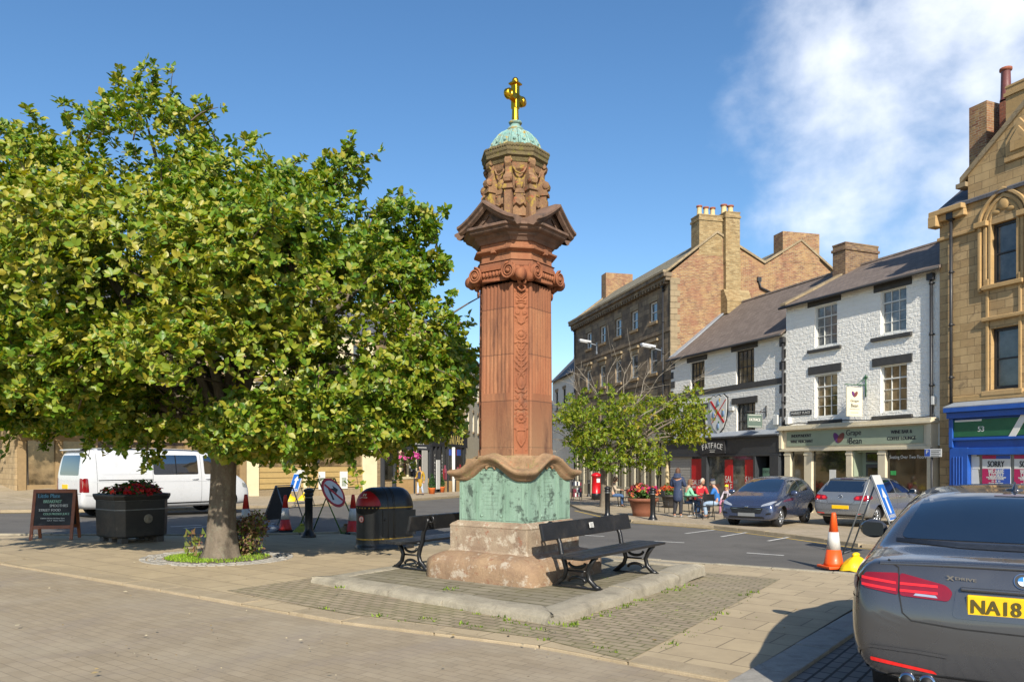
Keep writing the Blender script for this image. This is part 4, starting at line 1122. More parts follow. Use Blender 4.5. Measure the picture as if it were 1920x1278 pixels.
def wall(b, x0, x1, z0, z1, ops, y=0, dep=.22, m=0, mr=None):
    """front wall with rectangular openings and their reveals"""
    if mr is None: mr = m
    xs = sorted({x0, x1, *[min(max(v, x0), x1) for o in ops for v in o[:2]]}); zs = sorted({z0, z1, *[min(max(v, z0), z1) for o in ops for v in o[2:4]]})
    for i in range(len(xs)-1):
        for j in range(len(zs)-1):
            cx = (xs[i]+xs[i+1])/2; cz = (zs[j]+zs[j+1])/2
            if any(o[0] < cx < o[1] and o[2] < cz < o[3] for o in ops): continue
            b.add([(xs[i], y, zs[j]), (xs[i+1], y, zs[j]), (xs[i+1], y, zs[j+1]), (xs[i], y, zs[j+1])], [(0, 1, 2, 3)], m)
    for o in ops:
        a, c, l, h = o[:4]; d = y+dep
        b.add([(a, y, l), (a, y, h), (a, d, h), (a, d, l)], [(0, 1, 2, 3)], mr); b.add([(c, y, l), (c, d, l), (c, d, h), (c, y, h)], [(0, 1, 2, 3)], mr)
        b.add([(a, y, h), (c, y, h), (c, d, h), (a, d, h)], [(0, 1, 2, 3)], mr); b.add([(a, y, l), (a, d, l), (c, d, l), (c, y, l)], [(0, 1, 2, 3)], mr)
def shell(b, x0, x1, yb, z0, z1, m=0, m2=None):
    m2 = m if m2 is None else m2
    b.add([(x0, 0, z0), (x0, yb, z0), (x0, yb, z1), (x0, 0, z1)], [(3, 2, 1, 0)], m2); b.add([(x1, 0, z0), (x1, yb, z0), (x1, yb, z1), (x1, 0, z1)], [(0, 1, 2, 3)], m2)
    b.add([(x0, yb, z0), (x1, yb, z0), (x1, yb, z1), (x0, yb, z1)], [(3, 2, 1, 0)], m2)
def window(t, x0, x1, z0, z1, y, fm, gm, cols=3, rt=1, rb=3, fw=.055, split=.5, bar=.022, name='window', sash=True):
    b = MB(); zs = z0+(z1-z0)*split
    b.box(x0, x0+fw, y-.05, y+.03, z0, z1); b.box(x1-fw, x1, y-.05, y+.03, z0, z1); b.box(x0+fw, x1-fw, y-.05, y+.03, z1-fw, z1); b.box(x0+fw, x1-fw, y-.06, y+.03, z0, z0+fw*1.2)
    if sash: b.box(x0+fw, x1-fw, y-.045, y+.03, zs-.025, zs+.025)
    for k in range(1, cols):
        xc = x0+fw+(x1-x0-2*fw)*k/cols
        b.box(xc-bar/2, xc+bar/2, y-.03, y+.025, zs+.025 if sash else z0+fw*1.2, z1-fw)
        if sash: b.box(xc-bar/2, xc+bar/2, y-.03, y+.025, z0+fw*1.2, zs-.025)
    for (a, c, n) in ((zs, z1-fw, rt), (z0+fw, zs, rb)):
        for k in range(1, n):
            zc = a+(c-a)*k/n; b.box(x0+fw, x1-fw, y-.027, y+.022, zc-bar/2, zc+bar/2)
    f = b.build(name, fm, t)
    g = MB(); g.box(x0+.01, x1-.01, y+.005, y+.02, z0+.01, z1-.01); g.build('pane', gm, f)
    return f
def roof(t, x0, x1, ye, ze, yr, zr, yb, zb2, m, th=.1, gut=None):
    b = MB()
    for (ya, za, yc, zc) in ((ye, ze, yr, zr), (yb, zb2, yr, zr)):
        b.prism([(0, 0), (x1-x0, 0), (x1-x0, 1), (0, 1)], (x0, ya, za), (1, 0, 0), (0, yc-ya, zc-za), (0, 0, th))
    b.tube([(x0, yr, zr+th*.9), (x1, yr, zr+th*.9)], .1, 6, smooth=False)
    # slate roofs are textured along their own slope
    o = b.build('roof', m, t)
    me = o.data; uv = me.uv_layers[0].data
    for p in me.polygons:
        if abs(p.normal.z) > .3:
            for li in p.loop_indices:
                c = me.vertices[me.loops[li].vertex_index].co; uv[li].uv = (c.x, math.hypot(c.y, 0)*1.25)
    if gut:
        g = MB(); g.tube([(x0, ye-.04, ze+.02), (x1, ye-.04, ze+.02)], .055, 8); g.build('gutter', gut, t)
    return o
def chimney(t, x0, x1, y0, y1, z0, z1, m, pots=(), potm=None, cap=True, name='chimney', label=None):
    b = MB(); b.box(x0, x1, y0, y1, z0, z1)
    if cap: b.box(x0-.05, x1+.05, y0-.05, y1+.05, z1-.28, z1-.16); b.box(x0-.02, x1+.02, y0-.02, y1+.02, z1, z1+.07)
    o = b.build(name, m, t, label=label)
    for (px, py, h, r) in pots:
        p = MB(); p.lathe([(r*1.1, z1), (r*.95, z1+.1), (r*.85, z1+h-.12), (r*.9, z1+h-.1), (r*1.15, z1+h-.08), (r*1.15, z1+h), (r*.8, z1+h), (r*.8, z1+h-.1)], 12, (px, py, .05), cap=False, ms=[0, 0, 0, 1, 1, 1, 1]); p.build('chimney_pot', [potm, pottop], o)
    return o
potc = plain('cream_chimney_pot', '#c7b184', .8, .1); pottop = plain('terracotta_rim', '#8a4f3a', .8, .1); potred = plain('dark_red_pot', '#6d3f3c', .5, .15)
def downpipe(t, x, y, z0, z1, r=.05, m=None):
    b = MB(); b.tube([(x, y, z0), (x, y, z1)], r, 8)
    z = z0+1
    while z < z1: b.lathe([(r*1.35, z), (r*1.35, z+.1)], 8, (x, y, 0)); b.box(x-.1, x+.1, y, y+.06, z+.02, z+.06); z += 1.8
    b.box(x-.12, x+.12, y-.1, y+.05, z1-.05, z1+.18)
    return b.build('drainpipe', m or pipe, t)

# ------------------------------------------------ wine bar (white, three storeys)
def on(P, e, px):
    P = Vector(P); e = Vector(e); k = (px-960)/FPX; s = (k*P.y-P.x)/(e.x-k*e.y); return P+e*s
E1 = Vector((.3846, -.923)); P1 = (13.75, 30)
gbL = on(P1, E1, 1474); gbR = on(P1, E1, 1769)
def wine_bar():
    F = Fac(gbL, gbR, -.62); W_ = F.W
    t = thing('shop_building', 'white painted three storey building with sage green sign over cream shopfront', 'building', F.loc(), F.ang)
    ez = F.Z(1620, 540)
    Wn = [(1527.5, 1569.5, 571, 648), (1651, 1699.5, 541, 623), (1527.5, 1570, 701, 781), (1651, 1700.5, 683, 772)]
    ops = [F.rect(*w) for w in Wn]; fz1 = F.Z(1620, 800); fz0 = F.Z(1620, 838); zb0 = -.6
    b = MB(); wall(b, 0, W_, fz0, ez+.05, ops, dep=.2); shell(b, 0, W_, 8, zb0, ez)
    b.add([(0, 0, ez), (0, 4, 11.0), (0, 8, ez)], [(0, 1, 2)]); b.add([(W_, 0, ez), (W_, 4, 11.0), (W_, 8, ez)], [(2, 1, 0)])
    b.build('wall', w_white, t)
    for o, w in zip(ops, Wn): window(t, *o, .14, frame_w, g_curt if o[2] > 5 else g_brown, 3, 1, 3, split=.72)
    lt = [(1515, 1577, 558, 570, 0), (1639, 1710, 526, 541, 0), (1516, 1578, 684, 699, 1), (1636, 1711, 667, 683, 1)]
    for w in lt:
        x0, x1, z0, z1 = F.rect(*w[:4]); q = MB(); q.box(x0, x1, -.04, .02, z0, z1); q.build('lintel', trimdark, t, bevel=.006)
    for w in ((1516, 1578, 652, 657.5), (1635, 1711, 628, 635), (1517, 1579, 787, 793), (1637, 1712, 778, 785)):
        x0, x1, z0, z1 = F.rect(*w); q = MB(); q.box(x0, x1, -.1, .12, z0, z1); q.build('sill', trimdark, t, bevel=.006)
    roof(t, -.1, W_+.05, -.28, ez-.06, 4, 11.0, 8.2, ez-.06, slate_brown, gut=pipe)
    # raised verge at the left end and chimney on the ridge
    q = MB(); q.prism([(-.05, 0), (.28, 0), (.28, 1), (-.05, 1)], (0, -.3, ez+.06), (1, 0, 0), (0, 4.3, 11.0-ez), (0, 0, .1)); q.build('verge_stone', w_quoin, t)
    chimney(t, -.3, .45, 3.0, 5.0, 10, 12.0, masonry('brown_brick', '#6f5040', '#9a7a55', '#8f8068', .25, .085, .014, var=.4, bump=.5, dark='#4a382e', darkamt=.6, nscale=18), label='square brick chimney with a dark slot, on the ridge')
    downpipe(t, W_-.42, -.08, .2, ez-.3)
    # shopfront
    y0 = -.22
    q = MB(); xa, xb = F.X(1472), F.X(1759)
    q.box(xa, xb, y0-.02, .06, fz0, fz1); q.box(xa-.04, xb+.06, y0-.22, .06, fz1, fz1+.1); q.box(xa-.02, xb+.03, y0-.15, .06, fz1+.1, fz1+.2); q.box(xa, xb, y0-.12, .06, fz0-.12, fz0)
    for xx in (xa, xb-.18): q.box(xx, xx+.18, y0-.14, y0, fz0, fz1)
    q.build('fascia', cream, t, bevel=.01)
    sa, sb = F.X(1484), F.X(1741); sg = MB(); sg.box(sa, sb, y0-.045, y0, fz0+.1, fz1-.06); fa = sg.build('sign_board', sage, t)
    L = MB(); ys = y0-.046; zc = (fz0+fz1)/2+.02; hh = fz1-fz0
    def tx(s, px, dz, h, w=None, m=0, th=.004): L.text(s, (F.X(px), ys, zc+dz), *OUT, h, m, w, thick=th)
    tx('INDEPENDENT', 1511.5, .16*hh, .125, F.X(1530)-F.X(1493), th=.011); tx('WINE MERCHANT', 1512, -.14*hh, .125, F.X(1533)-F.X(1491), th=.011)
    tx('WINE BAR &', 1700, .15*hh, .13, F.X(1720)-F.X(1680), th=.011); tx('COFFEE LOUNGE', 1700, -.15*hh, .13, F.X(1728)-F.X(1674), th=.011)
    tx('Grape', 1610, .17*hh, .29, F.X(1624)-F.X(1596), th=.008); tx('&', 1600, -.2*hh, .16, th=0); tx('Bean', 1613.5, -.2*hh, .25, F.X(1625)-F.X(1602), th=.008)
    cx = F.X(1582); 
    for sgn, mm in ((-1, 1), (1, 2)):
        P = []
        for i in range(16):
            a = 2*math.pi*i/16; u, v = .24*math.cos(a), .13*math.sin(a); ro = R(125 if sgn < 0 else 50); P.append((sgn*.11*1.0+u*math.cos(ro)-v*math.sin(ro), u*math.sin(ro)+v*math.cos(ro)-.02))
        L.prism(P, (cx, ys, zc), *OUT, (0, -.006-.002*mm, 0), mm)
    L.build('lettering', [ink, purple, plum], fa)
    piers = [(1480, 1491), (1517, 1531), (1596, 1607), (1656, 1670), (1748, 1760)]
    q = MB()
    for a, c in piers: q.box(F.X(a), F.X(c), y0-.06, .05, -.6, fz0-.12); q.box(F.X(a)-.03, F.X(c)+.03, y0-.09, .05, -.6, .25); q.box(F.X(a)-.02, F.X(c)+.02, y0-.08, .05, fz0-.3, fz0-.22)
    q.build('pilasters', cream, t, bevel=.008)
    st = MB()
    for a, c in ((1491, 1517), (1531, 1596), (1670, 1748)): st.box(F.X(a), F.X(c), y0, .05, -.6, .55)
    st.build('stall_riser', cream, t)
    for a, c in ((1491, 1517), (1531, 1596), (1670, 1748)):
        w = MB(); xa, xb = F.X(a), F.X(c); w.box(xa, xb, y0+.06, y0+.1, .55, fz0-.12); f = w.build('shop_window', g_dark, t)
        if a == 1670:
            k = MB(); k.text('Seating Over Two Floors', ((xa+xb)/2, y0+.055, F.Z(1708, 857)), *OUT, .16, 0, (xb-xa)*.88, thick=.002); k.box(F.X(1676), F.X(1686), y0+.05, y0+.058, F.Z(1681, 890), F.Z(1681, 882), 1); k.build('lettering', [white_ink, plain('green_label', '#2f8f4a', .5)], f)
        if a == 1531:
            k = MB(); k.box(F.X(1561), F.X(1573), y0+.05, y0+.058, F.Z(1567, 902), F.Z(1567, 880)); k.build('notice', paper, f)
    # recessed entrance
    q = MB(); xa, xb = F.X(1607), F.X(1656); q.box(xa, xa+.06, y0, .2, -.6, fz0-.12); q.box(xb-.06, xb, y0, .2, -.6, fz0-.12); q.box(xa, xb, .2, .25, -.6, fz0); q.box(xa, xb, -.1, .2, fz0-.2, fz0-.12); q.build('entrance_lining', sage, t)
    d = MB(); da, db = xa+.3, xb-.1; d.box(da, db, .14, .2, -.5, 2.05); d.box(da, db, .14, .2, 2.12, fz0-.2); dd = d.build('door', fasc_grey, t)
    d = MB(); d.box(da+.12, db-.12, .125, .145, .3, 1.9); d.box(da+.05, db-.05, .125, .145, 2.17, fz0-.26); d.build('pane', g_dark, dd)
    # street name plate, alarm box, cables along the fascia
    n = MB(); x0, x1, z0, z1 = F.rect(1483, 1522, 769, 778); n.box(x0, x1, -.03, .0, z0, z1, 0); n.text('MARKET PLACE', ((x0+x1)/2, -.031, (z0+z1)/2), *OUT, .11, 1, (x1-x0)*.9, thick=.002); n.build('street_name_plate', [ink, white_ink], t)
    n = MB(); x0, x1, z0, z1 = F.rect(1747, 1756, 742, 759); n.box(x0, x1, -.12, .0, z0, z1); n.build('alarm_box', paper, t, bevel=.02)
    n = MB(); n.tube([(F.X(1476+i*28), -.1-.02*(i % 2), fz1+.27+.05*math.sin(i*1.9)) for i in range(11)], .02, 5); n.tube([(F.X(1752), -.05, F.Z(1752, 760)), (F.X(1751), -.06, F.Z(1751, 775)), (F.X(1742), -.06, F.Z(1742, 786)), (F.X(1725), -.06, fz1+.26)], .014, 5); n.build('cable', pipe, t)
    n = MB(); n.box(F.X(1482)-.09, F.X(1482)+.09, -.22, 0, F.Z(1482, 795), F.Z(1482, 782)); n.build('floodlight', paper, t, bevel=.01)
    # projecting sign on its bracket
    s = thing('hanging_sign', 'cream hanging sign with a heart of two beans on the white wall', 'sign', (gbL.x, gbL.y, -.62), F.ang)
    xs = F.X(1605); q = MB(); z1 = F.Z(1605, 729); z0 = F.Z(1605, 782)
    ax = Vector((.25, -.97, 0)).normalized()*1.0
    pr = Vector((F.X(1624), 0, 0))
    # board hangs perpendicular to the wall, so work along -y
    xw = F.X(1624); yb0, yb1 = -.22, -1.02
    q.box(xw-.02, xw+.02, yb1, yb0, z0, z1); q.build('board', paper if False else plain('cream_sign_board', '#cfc8ae', .5, .05), s)
    k = MB(); yc = (yb0+yb1)/2; OT = ((0, 1, 0), (0, 0, 1))
    L2 = lambda txt, dz, h, w, m=0: k.text(txt, (xw+.022, yc, (z0+z1)/2+dz), (0, 1, 0), (0, 0, 1), h, m, w, thick=.004)
    H = z1-z0
    L2('Grape', .02*H, .13, .42); L2('Bean', -.13*H, .13, .36)
    for sgn, mm in ((-1, 1), (1, 2)):
        P = []
        for i in range(14):
            a = 2*math.pi*i/14; u, v = .13*math.cos(a), .07*math.sin(a); ro = R(125 if sgn < 0 else 50); P.append((sgn*.06+u*math.cos(ro)-v*math.sin(ro), u*math.sin(ro)+v*math.cos(ro)))
        k.prism(P, (xw+.022, yc, z0+.76*H), (0, 1, 0), (0, 0, 1), (.005+.002*mm, 0, 0), mm)
    k.box(xw+.02, xw+.026, yb1+.15, yb0-.15, z0+.24*H, z0+.25*H); k.box(xw+.02, xw+.026, yb1+.2, yb0-.2, z0+.12*H, z0+.13*H)
    k.build('lettering', [ink, purple, plum], s)
    k = MB(); k.tube([(xw, 0, z1+.1), (xw, -1.1, z1+.1)], .02, 6); k.tube([(xw, -.02, z1-.35), (xw, -.02, z1+.5)], .025, 6); k.tube([(xw, -.02, z1+.38), (xw, -.5, z1+.1)], .014, 6); k.box(xw-.1, xw+.1, -.05, -.01, z1+.38, z1+.43)
    for yy in (yb0-.08, yb1+.08): k.tube([(xw, yy, z1), (xw, yy, z1+.1)], .01, 5)
    k.build('bracket', plain('green_iron', '#2f5a3a', .5, .1), s)
    return t, F
WB, FW = wine_bar()

# ------------------------------------------------ clothes shop (white, two storeys)
E2 = Vector((.34, -.94)); ffR = gbL; ffL = on(gbL, -E2, 1258)
def clothes_shop():
    F = Fac(ffL, ffR, -.68); W_ = F.W
    t = thing('shop_building', 'white two storey building with charcoal shopfront and red sale posters', 'building', F.loc(), F.ang)
    ez = F.Z(1363, 652); rz = ez+3.25; fz1 = F.Z(1363, 822); fz0 = F.Z(1400, 851)
    Wn = [(1295, 1321, 678, 728), (1380, 1414, 655, 719), (1381, 1416, 755, 822), (1296, 1323, 768, 822)]
    ops = [F.rect(*w) for w in Wn]
    b = MB(); wall(b, 0, W_, fz0, ez+.05, ops, dep=.2); shell(b, 0, W_, 8, -.6, ez)
    b.add([(W_, 0, ez), (W_, 4, rz), (W_, 8, ez)], [(2, 1, 0)]); b.build('wall', w_white2, t)
    for o in ops: window(t, *o, .14, frame_d, g_brown if o[2] > 4.5 else g_grey, 4, 2, 2)
    for w in ((1289, 1326, 668, 677), (1372, 1421, 644, 655), (1373, 1421, 744, 756), (1290, 1328, 757, 767)):
        x0, x1, z0, z1 = F.rect(*w); q = MB(); q.box(x0, x1, -.045, .02, z0, z1); q.build('lintel', trimdark, t)
    q = MB(); sz = F.Z(1398, 722); q.box(0, W_, -.04, .02, sz-.16, sz+.1); q.build('string_course', trimdark, t)
    q = MB()
    z = fz1+.35; k = 0
    while z < ez-.4: 
        w = .42 if k % 2 else .27; q.box(W_-w, W_-.005, -.03, .02, z, z+.36)
        if k > 1: q.box(.02, w, -.03, .02, z, z+.36)
        z += .52; k += 1
    q.build('quoins', trimdark, t)
    roof(t, .0, W_-.02, -.28, ez-.06, 4, rz, 8.2, ez-.06, slate_brown, gut=pipe)
    q = MB(); q.prism([(-.06, 0), (.55, 0), (.55, 1), (-.06, 1)], (0, -.1, ez+.12), (1, 0, 0), (0, 4.0, rz-ez), (0, 0, .08)); q.build('flashing', lead, t)
    downpipe(t, W_-.12, -.08, .2, ez-.3)
    # shopfront
    y0 = -.3; q = MB(); q.box(0, W_-.02, y0, .06, fz0, fz1); q.box(-.02, W_-.01, y0-.15, .06, fz1, fz1+.08); q.box(0, W_, y0-.05, .06, fz0-.1, fz0); fa = q.build('fascia', fasc_grey, t, bevel=.01)
    q = MB(); q.prism([(0, 0), (W_, 0), (W_, 1), (0, 1)], (0, y0-.15, fz1+.08), (1, 0, 0), (0, .2-y0, .25), (0, 0, .03)); q.build('lead_roof', lead, t)
    x0, x1, z0, z1 = F.rect(1326, 1371, 826, 851); q = MB(); q.box(x0, x1, y0-.1, y0, z0, z1); sb = q.build('sign_board', ink, t, bevel=.006)
    L = MB(); word = 'FATFACE'
    for i, ch in enumerate(word):
        u = (i-3)/3; a = -R(16)*u; xc = (x0+x1)/2+u*(x1-x0)*.38; zc = z0+(z1-z0)*.66-.09*u*u
        L.text(ch, (xc, y0-.101, zc), (math.cos(a), 0, math.sin(a)), (-math.sin(a), 0, math.cos(a)), .27, 0, .19, thick=.012)
    L.box((x0+x1)/2-.25, (x0+x1)/2+.25, y0-.105, y0-.1, z0+.31*(z1-z0), z0+.335*(z1-z0)); L.box((x0+x1)/2-.2, (x0+x1)/2+.2, y0-.105, y0-.1, z0+.15*(z1-z0), z0+.2*(z1-z0)); L.build('lettering', white_ink, sb)
    # pale boarded lobby on the left, windows with posters, door
    q = MB(); xa, xb = F.X(1262), F.X(1303); q.box(xa, xb, y0+.15, .4, -.6, fz0-.1)
    z = .1
    while z < fz0-.2: q.box(xa, xb, y0+.125, y0+.15, z, z+.11); z += .14
    q.build('boarding', grey_shut, t)
    q = MB()
    for a, c in ((1326, 1336), (1424, 1428), (1455, 1472)): q.box(F.X(a), F.X(c), y0-.06, .3, -.6, fz0-.1)
    q.box(F.X(1336), F.X(1424), y0, .2, -.6, .35); q.build('pilasters', fasc_grey, t, bevel=.01)
    q = MB(); q.box(F.X(1303), F.X(1326), y0+.12, y0+.16, -.4, fz0-.1); q.box(F.X(1336), F.X(1424), y0+.1, y0+.14, .35, fz0-.1); q.box(F.X(1428), F.X(1455), .55, .6, -.5, fz0-.1); gw = q.build('shop_window', g_grey, t)
    def poster(a, c, ztop, zbot, lines, y=y0+.09):
        p = MB(); xa, xb = F.X(a), F.X(c); p.box(xa, xb, y-.01, y, zbot, ztop, 0)
        for (s, f, h) in lines: p.text(s, ((xa+xb)/2, y-.011, zbot+(ztop-zbot)*f), *OUT, h, 1, (xb-xa)*.86, thick=.006)
        p.build('sale_poster', [red_p, white_ink], t)
    poster(1303, 1326, 2.35, -.1, [('SALE S', .5, .28), ('BRIGHT', .4, .12)], y0+.1); poster(1366, 1381, 2.3, .4, [('SAL', .5, .32), ('ALE', .3, .3)]); poster(1404, 1424, 2.3, .4, [('SALE', .5, .34), ('SALE', .28, .3)])
    p = MB(); p.box(F.X(1430), F.X(1451), y0+.3, y0+.33, -.3, F.Z(1440, 877), 0); p.text('STAY SAFE', (F.X(1440), y0+.298, F.Z(1440, 884)), *OUT, .13, 1, .7, thick=.004); p.build('green_notice', [plain('mint_card', '#8fb89a', .6), ink], t)
    p = MB(); x0, x1, z0, z1 = F.rect(1454, 1462, 778, 796); p.box(x0, x1, -.14, 0, z0, z1); p.build('alarm_box', paper, t, bevel=.01)
    p = MB(); x0, x1, z0, z1 = F.rect(1369, 1377, 762, 770); p.box(x0, x1, -.1, 0, z0, z1); p.build('wall_light', paper, t, bevel=.02)
    # painted coat of arms
    a = thing('wall_shield', 'white heraldic shield with a red diagonal cross, mounted on the white wall', 'shield', F.loc(), F.ang)
    x0, x1, z0, z1 = F.rect(1333, 1365, 741, 813); xc = (x0+x1)/2; w = (x1-x0)/2; h = z1-z0
    out = [(-1, .9), (-.6, 1), (-.3, .95), (0, 1), (.3, .95), (.6, 1), (1, .9), (.98, .6), (.85, .35), (.55, .15), (0, 0), (-.55, .15), (-.85, .35), (-.98, .6)]
    q = MB(); q.prism([(p*w, z*h) for p, z in out], (xc, -.02, z0), *OUT, (0, -.06, 0)); q.build('shield_plate', frame_w, a)
    q = MB(); q.prism([(p*w*1.07, (z-.5)*h*1.05+.5*h) for p, z in out], (xc, -.01, z0), *OUT, (0, -.045, 0)); q.build('rim', ink, a)
    q = MB()
    for s in (-1, 1): q.prism([(-s*.88*w-.05, .86*h), (-s*.88*w+.07, .88*h), (s*.72*w+.05, .3*h), (s*.72*w-.07, .27*h)], (xc, -.081, z0), *OUT, (0, -.01-.004*(s > 0), 0))
    q.build('saltire', red_p, a)
    q = MB(); rg = random.Random(2)
    for (px, pz) in ((0, .8), (0, .2), (-.55, .5), (.6, .52)):
        q.ball((xc+px*w, -.085, z0+pz*h), .11, 10, 0, (1, .3, 1.5), 8)
        for j in range(4): q.ball((xc+px*w+rg.uniform(-.16, .16), -.088, z0+pz*h+rg.uniform(-.2, .2)), .06, 8, 1+j % 2, (1, .3, 1), 6)
    q.build('charges', [plain('steel_blue_paint', '#6d86a3', .5), plain('ochre_paint', '#b59a4a', .5), plain('green_paint', '#3f6a48', .5)], a)
    s = thing('hanging_sign', 'small grey green hanging sign beside the upper window of the charcoal shop', 'sign', F.loc(), F.ang)
    xw = F.X(1437); z1 = F.Z(1430, 777); z0 = F.Z(1430, 802); q = MB(); q.box(xw-.02, xw+.02, -1.05, -.25, z0, z1); q.build('board', plain('grey_green_board', '#56655c', .5), s)
    k = MB(); k.text('FATFACE', (xw+.021, -.65, (z0+z1)/2+.05), (0, 1, 0), (0, 0, 1), .13, 0, .6, thick=.003); k.box(xw+.02, xw+.025, -1.0, -.3, z0+.04, z0+.055); k.box(xw+.02, xw+.025, -1.0, -.3, z1-.055, z1-.04); k.build('lettering', white_ink, s)
    k = MB(); k.tube([(xw, 0, z1+.1), (xw, -1.1, z1+.1)], .02, 6); k.tube([(xw, -.02, z1-.1), (xw, -.02, z1+.4)], .03, 6); k.tube([(xw, -.02, z1+.3), (xw, -.4, z1+.1)], .014, 6)
    for yy in (-.35, -.95): k.tube([(xw, yy, z1), (xw, yy, z1+.1)], .01, 5)
    k.build('bracket', pipe, s)
    return F
FF = clothes_shop()

# ------------------------------------------------ dark stone building with brick gable
E3 = Vector((.249, -.968)); dkR = ffL+Vector((0, .06)); dkL = on(dkR, -E3, 1077)
def dark_house():
    F = Fac(dkL, dkR, -.76); W_ = F.W
    t = thing('stone_building', 'tall dark stone building with orange brick gable and clustered chimneys', 'building', F.loc(), F.ang)
    ez = F.Z(1160, 566); 
    cols = [1104, 1130, 1159, 1189.5, 1225]; ops = []; kinds = []
    for i, c in enumerate(cols):
        x = F.X(c)
        for (pt, pb) in ((566, 604), (652, 700), (741, 790)):
            z1 = F.Z(1225, pt); z0 = F.Z(1225, pb)
            ops.append((x-.52, x+.52, z0, z1))
    b = MB(); wall(b, 0, W_, -.6, ez+.05, ops, dep=.22); shell(b, 0, W_-.02, 10.4, -.6, ez); b.build('wall', w_dark, t)
    for o in ops: window(t, *o, .15, frame_w, g_grey, 1, 1, 1, fw=.09)
    for i, o in enumerate(ops):
        q = MB(); q.box(o[0]-.12, o[1]+.12, -.1, .1, o[2]-.16, o[2]); q.build('sill', stone_sill, t)
        q = MB(); q.box(o[0]-.1, o[1]+.1, -.03, .02, o[3], o[3]+.32)
        if i % 3 == 1: q.box(o[0]-.25, o[1]+.25, -.16, .02, o[3]+.32, o[3]+.46)
        q.build('lintel', w_quoin, t)
    q = MB()
    for z in (F.Z(1225, 628), F.Z(1225, 715)): q.box(0, W_, -.06, .02, z-.1, z+.1)
    q.box(-.1, W_+.05, -.45, .05, ez-.1, ez+.12); q.box(-.05, W_, -.3, .05, ez-.3, ez-.1)
    for i in range(40): q.box(W_*i/40, W_*i/40+.2, -.28, 0, ez-.45, ez-.3)
    q.build('cornice', w_dark, t)
    # brick gable end wall, double pitched
    pts = [(0, -.6), (0, ez+.1), (2.85, F_gz(F, 1345, 440, 2.85)), (5.9, F_gz(F, 1435, 497, 5.9)), (8.3, F_gz(F, 1500, 455, 8.3)), (10.4, F_gz(F, 1556, 512, 10.4)), (10.4, -.6)]
    rz1 = pts[2][1]; rv = pts[3][1]; rz2 = pts[4][1]; re = pts[5][1]
    q = MB(); q.prism([(y, z) for y, z in pts], (W_-.3, 0, 0), (0, 1, 0), (0, 0, 1), (.31, 0, 0)); gb = q.build('brick_gable', w_brick, t)
    q = MB(); z = 0
    while z < ez-.3: w = .55 if int(z/.34) % 2 else .4; q.box(W_-.05, W_+.035, -.035, w, z, z+.325); z += .34
    q.build('quoins', w_quoin, t)
    q = MB()
    for (ya, za, yb, zb_) in ((-.3, ez+.0, 2.85, rz1), (2.85, rz1, 5.9, rv), (5.9, rv, 8.3, rz2), (8.3, rz2, 10.7, re-.1)):
        q.prism([(ya, za), (yb, zb_), (yb, zb_+.12), (ya, za+.12)], (-.1, 0, 0), (0, 1, 0), (0, 0, 1), (W_+.02, 0, 0))
    o = q.build('roof', slate_moss, t); me = o.data; uv = me.uv_layers[0].data
    for p in me.polygons:
        for li in p.loop_indices: c = me.vertices[me.loops[li].vertex_index].co; uv[li].uv = (c.x, c.y*1.3)
    q = MB()
    for (ya, za, yb, zb_) in ((-.3, ez+.1, 2.85, rz1+.08), (2.85, rz1+.08, 5.9, rv+.08), (5.9, rv+.08, 8.3, rz2+.08), (8.3, rz2+.08, 10.7, re)):
        q.prism([(ya, za), (yb, zb_), (yb, zb_+.14), (ya, za+.14)], (W_-.25, 0, 0), (0, 1, 0), (0, 0, 1), (.34, 0, 0))
    q.prism([(-.3, ez+.1), (2.85, rz1+.08), (2.85, rz1+.24), (-.3, ez+.26)], (-.1, 0, 0), (0, 1, 0), (0, 0, 1), (.4, 0, 0))
    q.box(-.1, W_+.05, -.5, -.25, ez+.12, ez+.24)
    q.build('coping', w_quoin, t)
    pot = lambda xs, y0, h: [(x, y, h, .16) for x, y in xs]
    z3 = F_gz(F, 1330, 404, 2.2); z4 = F_gz(F, 1372, 403, 4)
    chimney(t, W_-.95, W_+.02, 1.75, 3.2, rz1-1.2, z3, w_brick2, [(W_-.45, 2.0, .62, .15), (W_-.45, 2.42, .58, .15), (W_-.45, 2.84, .58, .15)], potc)
    q = chimney(t, W_-.9, W_+.3, 3.25, 4.15, rz1-1.6, z4, w_brick2, [(W_-.35, 3.5, .6, .17), (W_-.35, 3.92, .58, .17)], potc)
    q = MB(); q.box(W_, W_+.29, 3.27, 4.2, F_gz(F, 1365, 545, 3.6), rz1-1.5); q.prism([(0, 0), (.32, 0), (.75, -.75), (0, -.75)], (W_, 3.1, F_gz(F, 1365, 545, 3.6)), (1, 0, 0), (0, 0, 1), (0, 1.6, 0)); q.box(W_, W_+.73, 3.1, 4.7, F_gz(F, 1365, 592, 3.6), F_gz(F, 1365, 570, 3.6)); q.build('chimney_breast', w_brick2, t)
    z5 = F_gz(F, 1500, 436, 8.2); chimney(t, W_-.9, W_+.03, 7.1, 9.55, rz2-1.2, z5, w_brick, cap=False)
    z6 = F.Z(1112, 519); chimney(t, .0, .95, 2.2, 4.4, rz1-1.6, z6+1.2, w_brick, cap=False)
    downpipe(t, F.X(1247)-.1, -.08, .2, ez-.5); downpipe(t, .25, -.08, .2, ez-.5)
    q = MB(); yy = 5.5; zz = F_gz(F, 1428, 528, yy); q.box(W_, W_+.12, yy-.1, yy+.15, zz, zz+.25); q.tube([(W_+.1, yy, zz+.05), (W_+.1, yy+.1, zz-.35), (W_+.15, yy+1.1, zz-.75)], .06, 8); q.build('waste_pipe', pipe, t)
    # pale stone shopfront below
    q = MB(); fz = F.Z(1200, 826); q.box(.2, W_-.2, -.25, .05, fz-.1, fz+.35)
